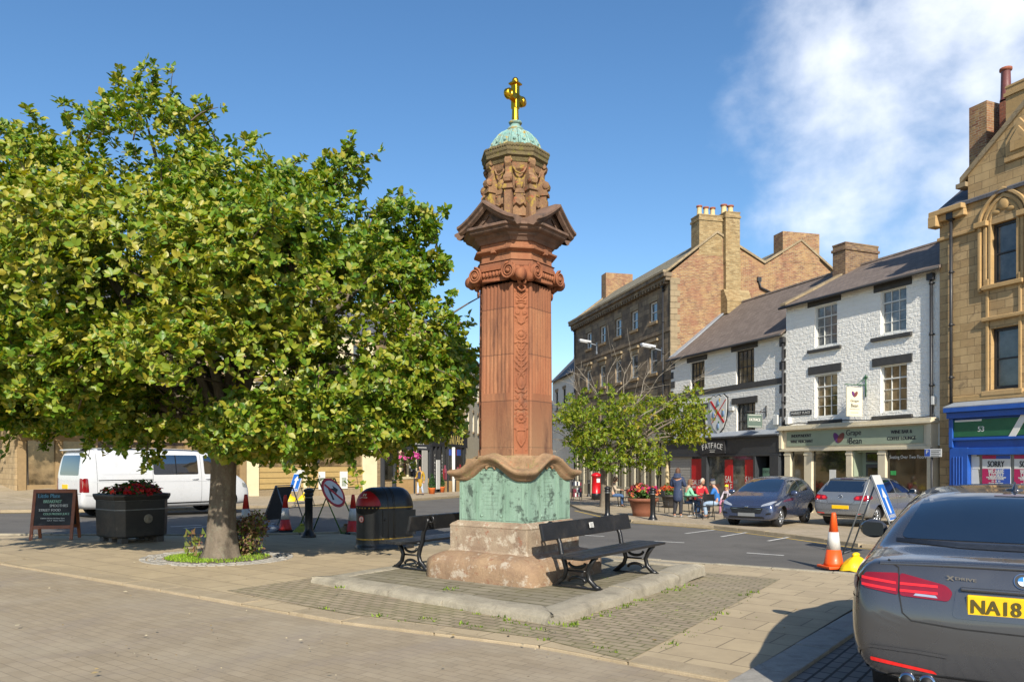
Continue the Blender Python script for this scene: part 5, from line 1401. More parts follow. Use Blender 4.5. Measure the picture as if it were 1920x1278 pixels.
    for c in (1085, 1097, 1111, 1125, 1140, 1158, 1174, 1192, 1211, 1231, 1250): x = F.X(c); q.box(x-.28, x+.22, -.2, .02, -.6, fz-.1)
    q.box(.2, W_-.2, -.16, .02, -.6, .7); q.build('shopfront', plain('putty_shopfront', '#a19a85', .6, .08), t, bevel=.015)
    q = MB(); q.box(.3, W_-.3, -.05, -.01, .7, fz-.1); q.build('shop_window', g_dark, t)
    return F
def F_gz(F, px, py, d):
    """height of a photo pixel on the gable, d metres back from the facade"""
    n = Vector((-F.e.y, F.e.x)); y = (F.p+F.e*F.W+n*d).y
    return CAMH+(HY-py)/FPX*y-F.zb
FD = dark_house()
def wall_lamp(label, F, px, py, zoff=0, L=.55):
    x = F.X(px); z = F.Z(px, py)
    t = thing('wall_lamp', label, 'street lamp', (F.p.x+F.e.x*x, F.p.y+F.e.y*x, F.zb+z), F.ang, 'grey lamps fixed to the dark stone wall')
    b = MB(); b.box(-.07, .07, -.08, .02, -.5, .3); b.tube([(0, -.05, .1), (0, -.5, .22), (0, -L, .3)], .04, 8); b.build('arm', lead, t)
    b = MB(); b.T = Matrix.Translation((0, -L-.35, .32)) @ Matrix.Rotation(R(-8), 4, 'X'); b.box(-.17, .17, -.45, .4, -.02, .12); b.build('lamp_head', plain('pale_lamp_housing', '#b9bcc0', .4, .06), t, bevel=.05, seg=2)
    b = MB(); b.T = Matrix.Translation((0, -L-.4, .32)) @ Matrix.Rotation(R(-8), 4, 'X'); b.box(-.13, .13, -.35, .2, -.07, -.02); b.build('lens', plain('lamp_lens', '#cfd2d4', .2, .05), t, bevel=.02)
wall_lamp('pale street lamp on an arm at the corner by the brick gable', FD, 1243, 661)
wall_lamp('smaller looking street lamp far along the dark stone wall', FD, 1120, 650)

# ------------------------------------------------ houses farther up the street
def plain_house(label, F, ez, rz, wm, rm, wins, depth=8, name='house', chim=(), shop=None, group=None, fm=frame_w, gm=g_grey, cols=2, wh=1.0, parapet=0):
    t = thing(name, label, 'building', F.loc(), F.ang, group); W_ = F.W
    b = MB(); wall(b, 0, W_, -.8, ez, [w for w in wins], dep=.2); shell(b, 0, W_, depth, -.8, ez); b.add([(0, 0, ez), (0, depth/2, rz), (0, depth, ez)], [(0, 1, 2)]); b.add([(W_, 0, ez), (W_, depth/2, rz), (W_, depth, ez)], [(2, 1, 0)])
    b.build('wall', wm, t)
    for w in wins:
        window(t, *w, .13, fm, gm, cols, 1, 1); q = MB(); q.box(w[0]-.12, w[1]+.12, -.08, .1, w[2]-.14, w[2]); q.box(w[0]-.1, w[1]+.1, -.03, .02, w[3], w[3]+.22); q.build('surround', stone_sill, t)
    roof(t, -.05, W_+.05, -.2, ez-.04, depth/2, rz, depth+.2, ez-.04, rm, gut=pipe)
    for (x0, x1, y0, y1, z0, z1, m) in chim: chimney(t, x0, x1, y0, y1, z0, z1, m, [((x0+x1)/2, y0+.4, .5, .15), ((x0+x1)/2, y1-.4, .5, .15)], potc)
    return t
P4 = on(dkL, Vector((-.16, .987)), 1036); F4 = Fac(P4, dkL+Vector((-.03, .1)), -.9)
plain_house('white house with steep dark slate roof at the far end of the street, right side', F4, F4.Z(1058, 707), F4.Z(1058, 707)+4.2, w_white2, slate_grey, [(F4.X(1058)-.5, F4.X(1058)+.5, F4.Z(1058, 765), F4.Z(1058, 728)), (1.2, 2.2, F4.Z(1058, 765), F4.Z(1058, 728))], chim=[(F4.W-1.2, F4.W-.2, 3, 4.6, F4.Z(1058, 690), F4.Z(1058, 648)+1.0, w_brick3)], gm=g_grey, fm=frame_d)
P5 = P4+Vector((-.9, 11)); F5 = Fac(P5, P4+Vector((-.02, .1)), -1.0)
plain_house('pinkish rendered house farthest up the street on the right', F5, 7.2, 10.2, plain('pink_render', '#b59a8a', .8, .1, 2, bump=.1), slate_grey, [(2, 3, 4, 5.6), (5.5, 6.5, 4, 5.6)])
F6 = Fac((-7, 96), (6, 95), -1.25)
plain_house('long stone house closing the far end of the street behind the monument', F6, 7.5, 10.5, w_left, slate_grey, [(x, x+1, z, z+1.5) for x in (1.5, 4.5, 7.5, 10.5) for z in (1.5, 4.6)])

# ------------------------------------------------ yellow stone gothic building
def bank():
    p = on(P1, E1, 1768)+Vector((-.923, -.385))*.16; F = Fac(p, p+E1*15, -.56); W_ = F.W
    t = thing('stone_building', 'yellow sandstone gothic building with a tall gable and blue shopfront', 'building', F.loc(), F.ang)
    ez = F.Z(1790, 392); fz = F.Z(1850, 752)
    Wl = F.rect(1858, 1912, 612, 728); Wu = F.rect(1858, 1907, 414, 528)
    dx = F.X(1990)-F.X(1858)
    ops = [Wl, Wu]+[(w[0]+3.3, w[1]+3.3, w[2], w[3]) for w in (Wl, Wu)]+[(w[0]+6.6, w[1]+6.6, w[2], w[3]) for w in (Wl, Wu)]
    xg = F.X(1815); zg = F.Z(1815, 330); x2 = F.X(1920); z2 = F.Z(1920, 203); sl = (z2-zg)/(x2-xg)
    xa = xg+3.6; za = zg+sl*3.6
    b = MB(); wall(b, 0, W_, -.6, ez, ops, dep=.3, mr=1)
    b.add([(xg, 0, ez), (2*xa-xg, 0, ez), (2*xa-xg, 0, zg), (xa, 0, za), (xg, 0, zg)], [(0, 1, 2, 3, 4)], 0)
    b.add([(xg, 0, ez), (xg, 1, ez), (xg, 1, zg), (xg, 0, zg)], [(3, 2, 1, 0)])
    shell(b, 0, W_, 9, -.6, ez); b.add([(0, 0, ez), (0, 4.5, ez+3.4), (0, 9, ez)], [(0, 1, 2)])
    b.build('wall', [w_yellow, w_ystone], t)
    for o in ops: window(t, *o, .2, frame_d, g_grey, 1, 1, 1, fw=.09)
    # main roof and cross roof behind the gable
    roof(t, -.05, W_, -.1, ez, 4.5, ez+3.4, 9.1, ez, slate_grey)
    q = MB()
    for sg in (-1, 1): q.prism([(0, 0), (4, 0), (4, 1), (0, 1)], (xa+sg*(xa-xg), .05, zg), (0, 1, 0), (-sg*(xa-xg), 0, za-zg), (0, 0, .08))
    q.build('gable_roof', slate_grey, t)
    q = MB()
    for sg in (-1, 1): q.prism([(0, 0), (.1, 0), (.1, .2), (0, .2)], (xa+sg*(xa-xg+.25), -.08, zg-.25*sl+0), (0, 4, 0), (0, 0, 1), (-sg*(xa-xg+.25), 0, sl*(xa-xg+.25)))
    q.box(xg-.35, xg-.0, -.14, .3, zg-.35, zg-.2); q.build('gable_coping', w_quoin, t)
    # darker lichened stone courses high in the gable
    # eaves cornice and corbel on the left
    q = MB(); q.box(-.22, xg-.02, -.3, .02, ez-.12, ez+.06); q.box(-.12, xg-.02, -.18, .02, ez-.34, ez-.12); q.box(-.2, .12, -.35, .05, ez-.5, ez-.12); q.box(-.06, xg+.3, -.08, .02, F.Z(1795, 441)-.05, F.Z(1795, 441)+.07)
    zs = F.Z(1880, 590); 
    for (a, c, z, h) in ((1843, 1935, 594, .13), (1790, 1935, 742, .2)):
        q.box(F.X(a), F.X(c)+8, -.12, .02, F.Z(1880, z)-h/2, F.Z(1880, z)+h/2)
    q.build('cornice', w_ystone, t, bevel=.02)
    # pointed arches over upper windows
    q = MB()
    for k in range(3):
        xo = 3.3*k; x0, x1 = Wu[0]+xo, Wu[1]+xo; xc = (x0+x1)/2; hw = (x1-x0)/2; zsp = Wu[3]+.1; zap = F.Z(1880, 349)
        def arch(w, n=9):
            H = (zap-zsp)*(w/(hw+.42)) ; P = []
            for i in range(n+1): z_ = i/n; P.append((-(w*(2.6*(math.sqrt(max(0, 1-(z_*.789)**2))-.6145)+.0)), H*z_))
            return P+[(-x, z) for x, z in P[-2::-1]]
        for (wo, wi, d0) in ((hw+.40, hw+.30, -.10), (hw+.24, hw+.13, -.05), (hw+.08, hw-.02, -.03)):
            A, B_ = arch(wo), arch(wi)
            for i in range(len(A)-1): q.prism([A[i], A[i+1], B_[i+1], B_[i]][::1], (xc, 0, zsp), *OUT, (0, d0, 0))
            for s in (-1, 1): q.box(xc+s*wi, xc+s*wo, d0, .0, Wu[2]-.2, zsp)
        q.box(xc-hw-.5, xc-hw-.06, -.17, 0, zsp-.12, zsp+.05); q.box(xc+hw+.06, xc+hw+.5, -.17, 0, zsp-.12, zsp+.05)
        q.ball((xc, -.0, zsp+.45), .2, 12, 0, (1, .4, 1), 8); q.ball((xc-.25, 0, zsp+.25), .12, 10, 0, (1.4, .4, .7), 6); q.ball((xc+.25, 0, zsp+.25), .12, 10, 0, (1.4, .4, .7), 6)
        q.box(x0-.16, x0-.06, -.05, 0, Wl[2]-.1, Wu[2]+.2); q.box(x1+.06, x1+.16, -.05, 0, Wl[2]-.1, Wu[2]+.2)
        q.box(x0-.25, x1+.25, -.14, .1, Wu[2]-.16, Wu[2]-.02); q.box(x0-.25, x1+.25, -.14, .1, Wl[2]-.2, Wl[2]-.04)
    xn = F.X(1915); q.box(xn-.5, xn+.6, -.1, 0, F.Z(1905, 300), F.Z(1905, 290)); 
    q.prism([(-.45, 0), (.45, 0), (.45, .5), (0, 1.1), (-.45, .5)], (xn, 0, F.Z(1905, 290)), *OUT, (0, -.1, 0)); q.prism([(-.28, .1), (.28, .1), (.28, .45), (0, .85), (-.28, .45)], (xn, -.1, F.Z(1905, 290)), *OUT, (0, -.05, 0))
    q.build('stone_mouldings', w_ystone, t, bevel=.015)
    # chimneys behind the gable
    chimney(t, F.Xb(1817, 1.3), F.Xb(1850, 1.3), 1.3, 2.1, ez, F.Zb(1850, 188, 1.3), w_brick, cap=False, label='red brick chimney rising behind the gable')
    xq = F.Xb(1886, .5); chimney(t, xq, xq+1.5, .5, 1.7, zg, F.Zb(1905, 158, .5), w_ystone)
    xq = F.Xb(1874, 1.6); chimney(t, xq, xq+.3, 1.6, 2.2, ez, F.Zb(1880, 190, 1.6), w_brick3, [(xq+.12, 1.75, 1.1, .17)], potred, cap=False)
    # drainpipe and shopfront
    downpipe(t, F.X(1787), -.1, F.Z(1787, 765), ez-.3)
    y0 = -.35; xa_, xb_ = F.X(1793), W_
    zt = F.Z(1850, 762); zf1 = F.Z(1850, 786); zf0 = F.Z(1850, 818); zl = F.Z(1850, 838)
    q = MB(); q.box(xa_, xb_, y0-.3, .02, zt-.16, zt); q.box(xa_+.03, xb_, y0-.18, .02, zt-.36, zt-.16); q.box(xa_+.06, xb_, y0, .02, zl-.05, zt-.36); q.box(xa_+.2, xb_, y0-.1, .02, zf0-.12, zf0-.03); q.box(xa_+.7, xb_, y0-.06, .02, zl-.25, zl-.02)
    q.box(xa_+.06, xa_+.72, y0-.06, .02, -.6, zl)
    for i in range(4): q.box(xa_+.2+.1*i, xa_+.25+.1*i, y0-.085, y0-.06, .4, zl-.3)
    q.box(xa_+.72, xb_, y0+.02, .02, -.6, .7); q.box(xa_+.06, xa_+.2, y0-.1, .02, zl, zf1+.1)
    fa = q.build('shopfront', blueP, t, bevel=.012)
    q = MB(); q.box(xa_+.2, xb_, y0-.045, y0, zf0, zf1); q.build('sign_board', greenS, fa)
    q = MB(); q.text('53', (F.X(1855), y0-.046, F.Z(1855, 804)), *OUT, .17, 0, thick=.006)
    q.prism([(-.12, -.32), (.1, -.32), (.55, .42), (.32, .42)], (F.X(1912), y0-.046, F.Z(1912, 803)), *OUT, (0, -.02, 0)); q.prism([(.62, -.32), (.84, -.32), (.6, .42), (.42, .42)], (F.X(1912), y0-.046, F.Z(1912, 803)), *OUT, (0, -.016, 0)); q.box(xa_+.25, xa_+1.2, y0-.05, y0-.04, zf1-.06, zf1); q.build('lettering', white_ink, fa)
    q = MB(); q.prism([(0, 0), (xb_-xa_, 0), (xb_-xa_, 1), (0, 1)], (xa_, y0-.3, zt), (1, 0, 0), (0, .33-y0, .22), (0, 0, .03)); q.tube([(F.X(1787), -.12, F.Z(1787, 768)), (F.X(1800), -.2, F.Z(1800, 765)), (xb_, -.2, zt+.55)], .05, 8); q.build('lead_roof', lead, t)
    downpipe(t, xa_-.12, -.1, .2, zt-.1, .05, blueP)
    sw = MB(); sw.box(xa_+.72, xb_, y0+.12, y0+.16, .7, zl-.2); gw = sw.build('shop_window', glass('bright_shop_glass', '#6f706c', var=.3), t)
    q = MB(); x0 = F.X(1828)
    q.prism([(0, 0), (.35, 0), (.1, 2.4), (0, 2.4)], (xa_+.73, y0+.11, .7), *OUT, (0, -.004, 0)); q.build('blind_edge', paper, gw)
    for (a, c) in ((1852, 1905), (1912, 1965)):
        q = MB(); xa, xb = F.X(a), F.X(c); z1 = F.Z(1878, 853); z0 = F.Z(1878, 921); h = z1-z0; w = xb-xa; xc = (xa+xb)/2; yy = y0+.09
        q.box(xa, xb, yy, yy+.02, z0, z1, 0); q.box(xa, xa+w*.5, yy-.004, yy, z0+h*.14, z0+h*.63, 1); q.box(xa+w*.5, xb, yy-.004, yy, z0+h*.14, z0+h*.63, 2); q.box(xa, xa+w*.5, yy-.004, yy, z1-h*.1, z1, 1); q.box(xa+w*.5, xb, yy-.004, yy, z1-h*.1, z1, 2); q.box(xa, xb, yy-.004, yy, z0, z0+h*.12, 3)
        T_ = lambda s, f, hh, ww, m: q.text(s, (xc, yy-.005, z0+h*f), *OUT, hh, m, w*ww, thick=.006 if m != 4 else .008)
        T_('SORRY', .76, .19, .58, 4); T_('WE HAVE', .56, .14, .56, 0); T_('CLOSED', .47, .14, .5, 0); T_('THIS BRANCH HAS NOW', .39, .05, .7, 0); T_('CLOSED ITS DOORS', .35, .05, .55, 0); T_('o o o', .29, .05, .3, 0); T_('PLEASE VISIT OUR', .23, .05, .5, 0); T_('OTHER STORES', .18, .05, .4, 0)
        q.build('closing_poster', [paper, pink_p, blue_p, yel_p, ink], gw)
    q = MB(); x0, x1, z0, z1 = F.rect(1833, 1846, 855, 879); q.box(x0, x1, y0+.1, y0+.115, z0, z1); q.build('notice', paper, gw)
    # blue parking plate on its pole
    s = thing('parking_sign', 'small blue and white parking sign on a slim black pole between the two shops', 'sign', (F.p.x+F.e.x*.08-.9*.5, F.p.y+F.e.y*.08-.385*.5, F.zb), F.ang)
    q = MB(); q.tube([(0, 0, -.3), (0, 0, F.Z(1772, 838))], .04, 8); q.build('pole', pipe, s)
    q = MB(); z1 = F.Z(1770, 841); z0 = F.Z(1770, 856); q.box(-.24, .42, -.06, -.045, z0, z1, 0); q.box(-.23, -.02, -.065, -.06, z0+.02, z1-.02, 1); q.text('P', (-.125, -.066, z1-.11), *OUT, .13, 0, thick=.006)
    for i in range(4): q.box(.02, .38-.05*(i % 2), -.064, -.06, z1-.07-.06*i, z1-.05-.06*i, 2)
    q.build('sign_plate', [paper, blue_p, ink], s)
    return F
FB = bank()

# ------------------------------------------------ shops on the left, behind the big tree
LP = [Vector(p) for p in ((-21.5, 33.2), (-14.05, 40.6), (-8.27, 46.3), (-5.64, 51.7), (-3.6, 58.8), (-2.9, 70))]
def zbase(i): m_ = (LP[i]+LP[i+1])/2; return gz(m_.x, m_.y)+.0
def wins(W_, n, rows, w=1.0, h=1.6): return [((k+.5)*W_/n-w/2, (k+.5)*W_/n+w/2, z, z+h) for k in range(n) for z in rows]
F0 = Fac(LP[0], LP[1], zbase(0)); 
t0 = plain_house('brown shopfronted stone building behind the white van', F0, 9.2, 12, w_left, slate_grey, wins(F0.W, 4, (4.4, 7.0)), name='shop_building')
q = MB(); q.box(.1, F0.W-.1, -.25, .02, 2.65, 3.4); 
for k in range(8): x = .1+(F0.W-.5)*k/7; q.box(x, x+.3, -.2, .02, -.8, 2.65)
q.box(.1, F0.W-.1, -.15, .02, -.8, .7); q.build('shopfront', plain('tan_shopfront', '#8a7350', .6, .12), t0, bevel=.01)
q = MB(); q.box(.2, F0.W-.2, -.05, -.01, .7, 2.65); q.build('shop_window', g_brown, t0)
F1 = Fac(LP[1], LP[2], zbase(1))
t1 = plain_house('cream painted shop with tan panelled windows beyond the road cones', F1, 9.4, 12.2, creamwall, slate_grey, wins(F1.W, 4, (4.6, 7.2)), name='shop_building', chim=[(.2, 1.2, 3, 5, 11, 13.6, w_brick)])
def cream_front():
    F = F1; y0 = -.2; fz = F.Z(600, 846)
    q = MB(); q.box(.0, F.W, y0, .02, fz, fz+.75); q.box(-.03, F.W, y0-.15, .02, fz+.75, fz+.87)
    for (a, c) in ((460, 482), (566, 572), (677, 703)): q.box(F.X(a), F.X(c), y0-.05, .02, -.8, fz)
    fa = q.build('shopfront', creamwall, t1, bevel=.015)
    q = MB(); q.text('LITTLE PLATE', (F.X(612), y0-.01, fz+.36), *OUT, .3, 0, 2.4, thick=.01); q.text('COFFEE HOUSE', (F.X(540), y0-.01, fz+.36), *OUT, .26, 0, 2.2, thick=.01); q.build('lettering', plain('brown_lettering', '#7a3f2c', .6), fa)
    q = MB()
    for i in range(4): q.box(F.X(484), F.X(565), y0+.04+.002*i, .02, .45+.3*i, .72+.3*i); q.box(F.X(573), F.X(676), y0+.04+.002*i, .02, .45+.3*i, .72+.3*i)
    q.build('panelling', plain('tan_panel', '#a38a58', .6, .08), t1)
    q = MB(); q.box(F.X(483), F.X(677), y0+.02, .02, -.8, .4); q.build('plinth', w_quoin, t1)
    q = MB(); q.box(F.X(483), F.X(566), y0+.12, .0, 1.65, fz); q.box(F.X(572), F.X(677), y0+.12, .0, 1.65, fz); gw = q.build('shop_window', g_brown, t1)
    q = MB(); rg = random.Random(4)
    for i in range(9): x = F.X(490+20*i); h = rg.uniform(.3, .9); w = rg.uniform(.2, .5); q.box(x, x+w, y0+.09, y0+.11, 1.7+rg.uniform(0, .4), 1.7+h+.4, rg.randint(0, 2))
    q.build('window_display', [paper, plain('tan_card', '#8f7a50', .6), plain('dark_card', '#2c2a28', .6)], gw)
    q = MB()
    for (a, c) in ((594, 606), (634, 648)): q.box(F.X(a), F.X(c), y0-.02, y0+.03, .35, 1.35, 0); q.box(F.X(a)+.1, F.X(c)-.1, y0-.025, y0-.02, .5, 1.0, 1)
    q.build('poster', [paper, plain('grey_photo', '#8d9488', .6, .4, 12)], t1)
cream_front()
F2 = Fac(LP[2], LP[3], zbase(2))
t2 = plain_house('stone shop with black sign, white slanted lettering and a flower basket', F2, 9.6, 12.4, w_left, slate_grey, wins(F2.W, 3, (4.8, 7.4)), name='shop_building', chim=[(.2, 1.2, 3, 5, 11, 13.8, w_brick)])
F3 = Fac(LP[3], LP[4], zbase(3))
t3 = plain_house('stone shop with black sign, straw coloured lettering and blue window stickers', F3, F3.Z(850, 640), F3.Z(850, 640)+2.6, w_left, slate_grey, wins(F3.W, 3, (5.0, 7.8)), name='shop_building', chim=[(1.0, 2.0, 2, 4, 11, F3.Z(850, 590)+.3, w_brick3)])
F3b = Fac(LP[4]+Vector((.02, .1)), LP[5], zbase(4))
plain_house('pale stone house right of the straw lettered shop, by the monument edge', F3b, 10.8, 13.2, plain('pale_render', '#b8ad92', .8, .12, 2, bump=.15), slate_grey, wins(F3b.W, 3, (4.8, 7.6)), name='house', fm=frame_w)
def dark_fronts():
    F = F2; y0 = -.22; fz = F.Z(760, 843); q = MB(); q.box(.1, F.W-.05, y0, .02, fz, fz+1.0); q.box(.05, F.W, y0-.15, .02, fz+1.0, fz+1.12)
    for a in (713, 735, 771, 789, 801): x = F.X(a); q.box(x, x+.18, y0, .02, -.8, fz)
    fa = q.build('shopfront', fasc_grey, t2, bevel=.01)
    q = MB(); q.text('NEW', (F.X(783), y0-.01, fz+.62), *OUT, .5, 0, 1.15, thick=.02, shear=.25); q.text('THE', (F.X(752), y0-.01, fz+.6), *OUT, .4, 0, .9, thick=.02, shear=.25); q.box(F.X(772), F.X(794), y0-.02, y0-.005, fz+.15, fz+.2); q.build('lettering', white_ink, fa)
    q = MB(); q.box(F.X(737), F.X(800), y0+.04, .02, -.8, .95); q.build('stall_riser', w_ystone, t2)
    q = MB()
    for a in (736, 746, 760, 775): x = F.X(a); q.box(x, x+.12, y0+.02, .0, .95, fz)
    q.box(F.X(735), F.X(790), y0, .02, .95, 1.1); q.build('window_bars', creamwall, t2)
    q = MB(); q.box(F.X(718), F.X(801), y0+.12, .0, .95, fz); gw = q.build('shop_window', g_dark, t2)
    q = MB(); rg = random.Random(8)
    for i in range(14): x = F.X(738+4.2*i); q.box(x, x+rg.uniform(.1, .3), y0+.1, y0+.115, 1.1+rg.choice((0, .5, 1.0)), 1.3+rg.uniform(0, 1.2), rg.randint(0, 3))
    q.build('window_display', [paper, plain('copper_ware', '#8f5a34', .5), plain('wood_ware', '#6f5436', .6), plain('jar_ware', '#9a9484', .4)], gw)
    q = MB(); x = F.X(793); q.box(x-.5, x+.15, y0-.06, y0-.01, 0, fz); q.build('grey_pier', grey_shut, t2)
    F = F3; fz = F.Z(840, 838); q = MB(); q.box(.05, F.W-.05, y0, .02, fz, fz+1.15); q.box(.0, F.W, y0-.2, .02, fz+1.15, fz+1.28)
    for a in (804, 812, 819, 834, 848, 866): x = F.X(a); q.box(x, x+.24, y0, .02, -.8, fz)
    fa = q.build('shopfront', plain('black_shopfront', '#232427', .5, .1), t3, bevel=.01)
    q = MB(); q.text('VINTAGE', (F.X(849), y0-.01, fz+.58), *OUT, .72, 0, F.X(866)-F.X(835), thick=.02, shear=.15)
    for a, s in ((808, 'VINTAGE'), (822, 'HOMEWARE')):
        for i, ch in enumerate(s): q.text(ch, (F.X(a)+.12, y0-.01, 2.6-.24*i), *OUT, .17, 1, thick=.004)
    q.build('lettering', [plain('straw_lettering', '#c9b567', .6), white_ink], fa)
    q = MB(); q.box(F.X(826), F.X(868), y0+.05, .02, -.8, .8); q.build('stall_riser', w_ystone, t3)
    q = MB(); x = F.X(843); q.tube([(x, y0-.08, -.5), (x, y0-.08, fz)], .12, 10); q.build('white_column', frame_w, t3)
    q = MB(); q.box(F.X(826), F.X(868), y0+.12, .0, .8, fz); gw = q.build('shop_window', g_dark, t3)
    q = MB(); z = F.Z(845, 847); 
    for a, m_ in ((841, 0), (850, 1), (858, 0)): x = F.X(a); q.box(x-.4, x+.35, y0+.09, y0+.11, z-.25, z+.2, m_)
    rg = random.Random(3)
    for i in range(16): x = F.X(828+2.4*i); q.box(x, x+.25, y0+.09, y0+.105, .9+rg.choice((0, .5)), 1.2+rg.uniform(0, .8), rg.randint(1, 3))
    q.build('window_display', [blue_p, plain('flag_red', '#a03038', .6), plain('pink_ware', '#a3566a', .6), plain('brown_ware', '#6f4f34', .6)], gw)
    q = MB(); xb = F.X(816); q.box(xb-.4, xb+.25, y0-.05, y0-.01, .3, 2.3); q.build('menu_board', paper, t3)
dark_fronts()
# old church wall at far left
FC = Fac((-44, 41.0), (-24.2, 43.2), .75)
tc = thing('church_wall', 'high old sandstone church wall at the far left edge', 'wall', FC.loc(), FC.ang)
b = MB(); b.box(0, FC.W, 0, 1.5, -.8, 9.5); 
for x in (4, 10, 16): b.box(x, x+1.1, -.7, .02, -.8, 7.5); b.prism([(0, 0), (.72, 0), (0, .9)], (x, .02, 7.5), (0, -1, 0), (0, 0, 1), (1.1, 0, 0))
b.box(-.1, FC.W+.1, -.12, 1.62, -.8, .5)
b.build('masonry', w_church, tc)
# ================================================================== STREET FURNITURE
rubber = plain('black_rubber', '#1b1b1c', .7, .15, 10, bump=.2)
cone_red = plain('cone_red_plastic', '#c22a1e', .45, .1, 6, dirt='#7a3a2c', dirtamt=.3)
cone_org = plain('cone_orange_plastic', '#e0541a', .45, .08, 6, dirt='#96512c', dirtamt=.25)
sleeve_m = plain('reflective_sleeve', '#c4c2bd', .4, .08, 9, dirt='#8f8c86', dirtamt=.4)
steel = plain('galvanised_steel', '#7c7f80', .45, .15, 8, metal=.6)
def cone(label, loc, m, h=.95, tilt=0):
    t = thing('traffic_cone', label, 'traffic cone', loc, random.uniform(0, 1), 'road cones along the kerb'); s = h/.95
    b = MB(); b.box(-.2*s, .2*s, -.2*s, .2*s, 0, .045); b.build('base', m if m is cone_org else rubber, t, bevel=.015, seg=2)
    b = MB(); b.lathe([(.17*s, .045), (.155*s, .09), (.115*s, .34*h)], 20); b.lathe([(.078*s, .64*h), (.04*s, .97*h), (.034*s, h), (.02*s, h)], 20); b.build('cone_body', m, t)
    b = MB(); b.lathe([(.117*s, .335*h), (.082*s, .65*h), (.07*s, .65*h)], 20); b.build('sleeve', sleeve_m, t)
    return t
def gl(px, py, h=0): p = gp(px, py, h); return p
cone('red and white traffic cone just right of the tree trunk', gl(461, 1004, -.05), cone_red)
cone('red and white traffic cone left of the black bollard, half behind the grey sign', gl(535, 996, -.05), cone_red, .9)
cone('red and white traffic cone against the left side of the litter bin', gl(662, 1000, -.05), cone_red)
cone('orange and white traffic cone in front of the grey saloon car', gl(1563, 1064, -.02), cone_org, .93)
def bollard(label, loc, h=1.02, r=.085):
    t = thing('bollard', label, 'bollard', loc, 0, 'black bollards round the market place')
    b = MB(); b.lathe([(r*1.9, -.03), (r*1.9, .03), (r*1.6, .07), (r*1.15, .14), (r, .2), (r, h-.16), (r*1.2, h-.15), (r*1.25, h-.11), (r*1.05, h-.1), (r*1.05, h-.07), (r*1.3, h-.06), (r*1.3, h-.02), (r*1.1, h), (.01, h+.02)], 20); b.build('post', iron, t)
    b = MB(); b.lathe([(r*1.02, h-.2), (r*1.03, h-.17)], 20); b.build('band', steel, t)
bollard('black bollard on the near pavement left of the litter bin', gl(579, 1006), 1.06)
bollard('black bollard in front of the big terracotta flower pot', gl(1224, 975), 1.05)
bollard('black bollard between the small tree and the flower pot', gl(1139, 971), 1.05)
bollard('distant black bollard left of the red pillar box', gl(1104, 931), 1.08)
def church_post(label, x, y, z):
    t = thing('church_post', label, 'bollard', (x, y, z), 0, 'slim grey posts by the church wall')
    b = MB(); b.lathe([(.06, -.3), (.06, .85), (.08, .86), (.08, .92), (.05, .95), (.03, 1.0)], 12); b.build('post', steel, t); b = MB(); b.lathe([(.062, .62), (.062, .7)], 12); b.build('band', paper, t)
church_post('slim grey post with pale band by the church wall, the left one', -22.4, 35.8, .48); church_post('slim grey post with pale band by the church wall, the right one', -22.6, 37.2, .62)

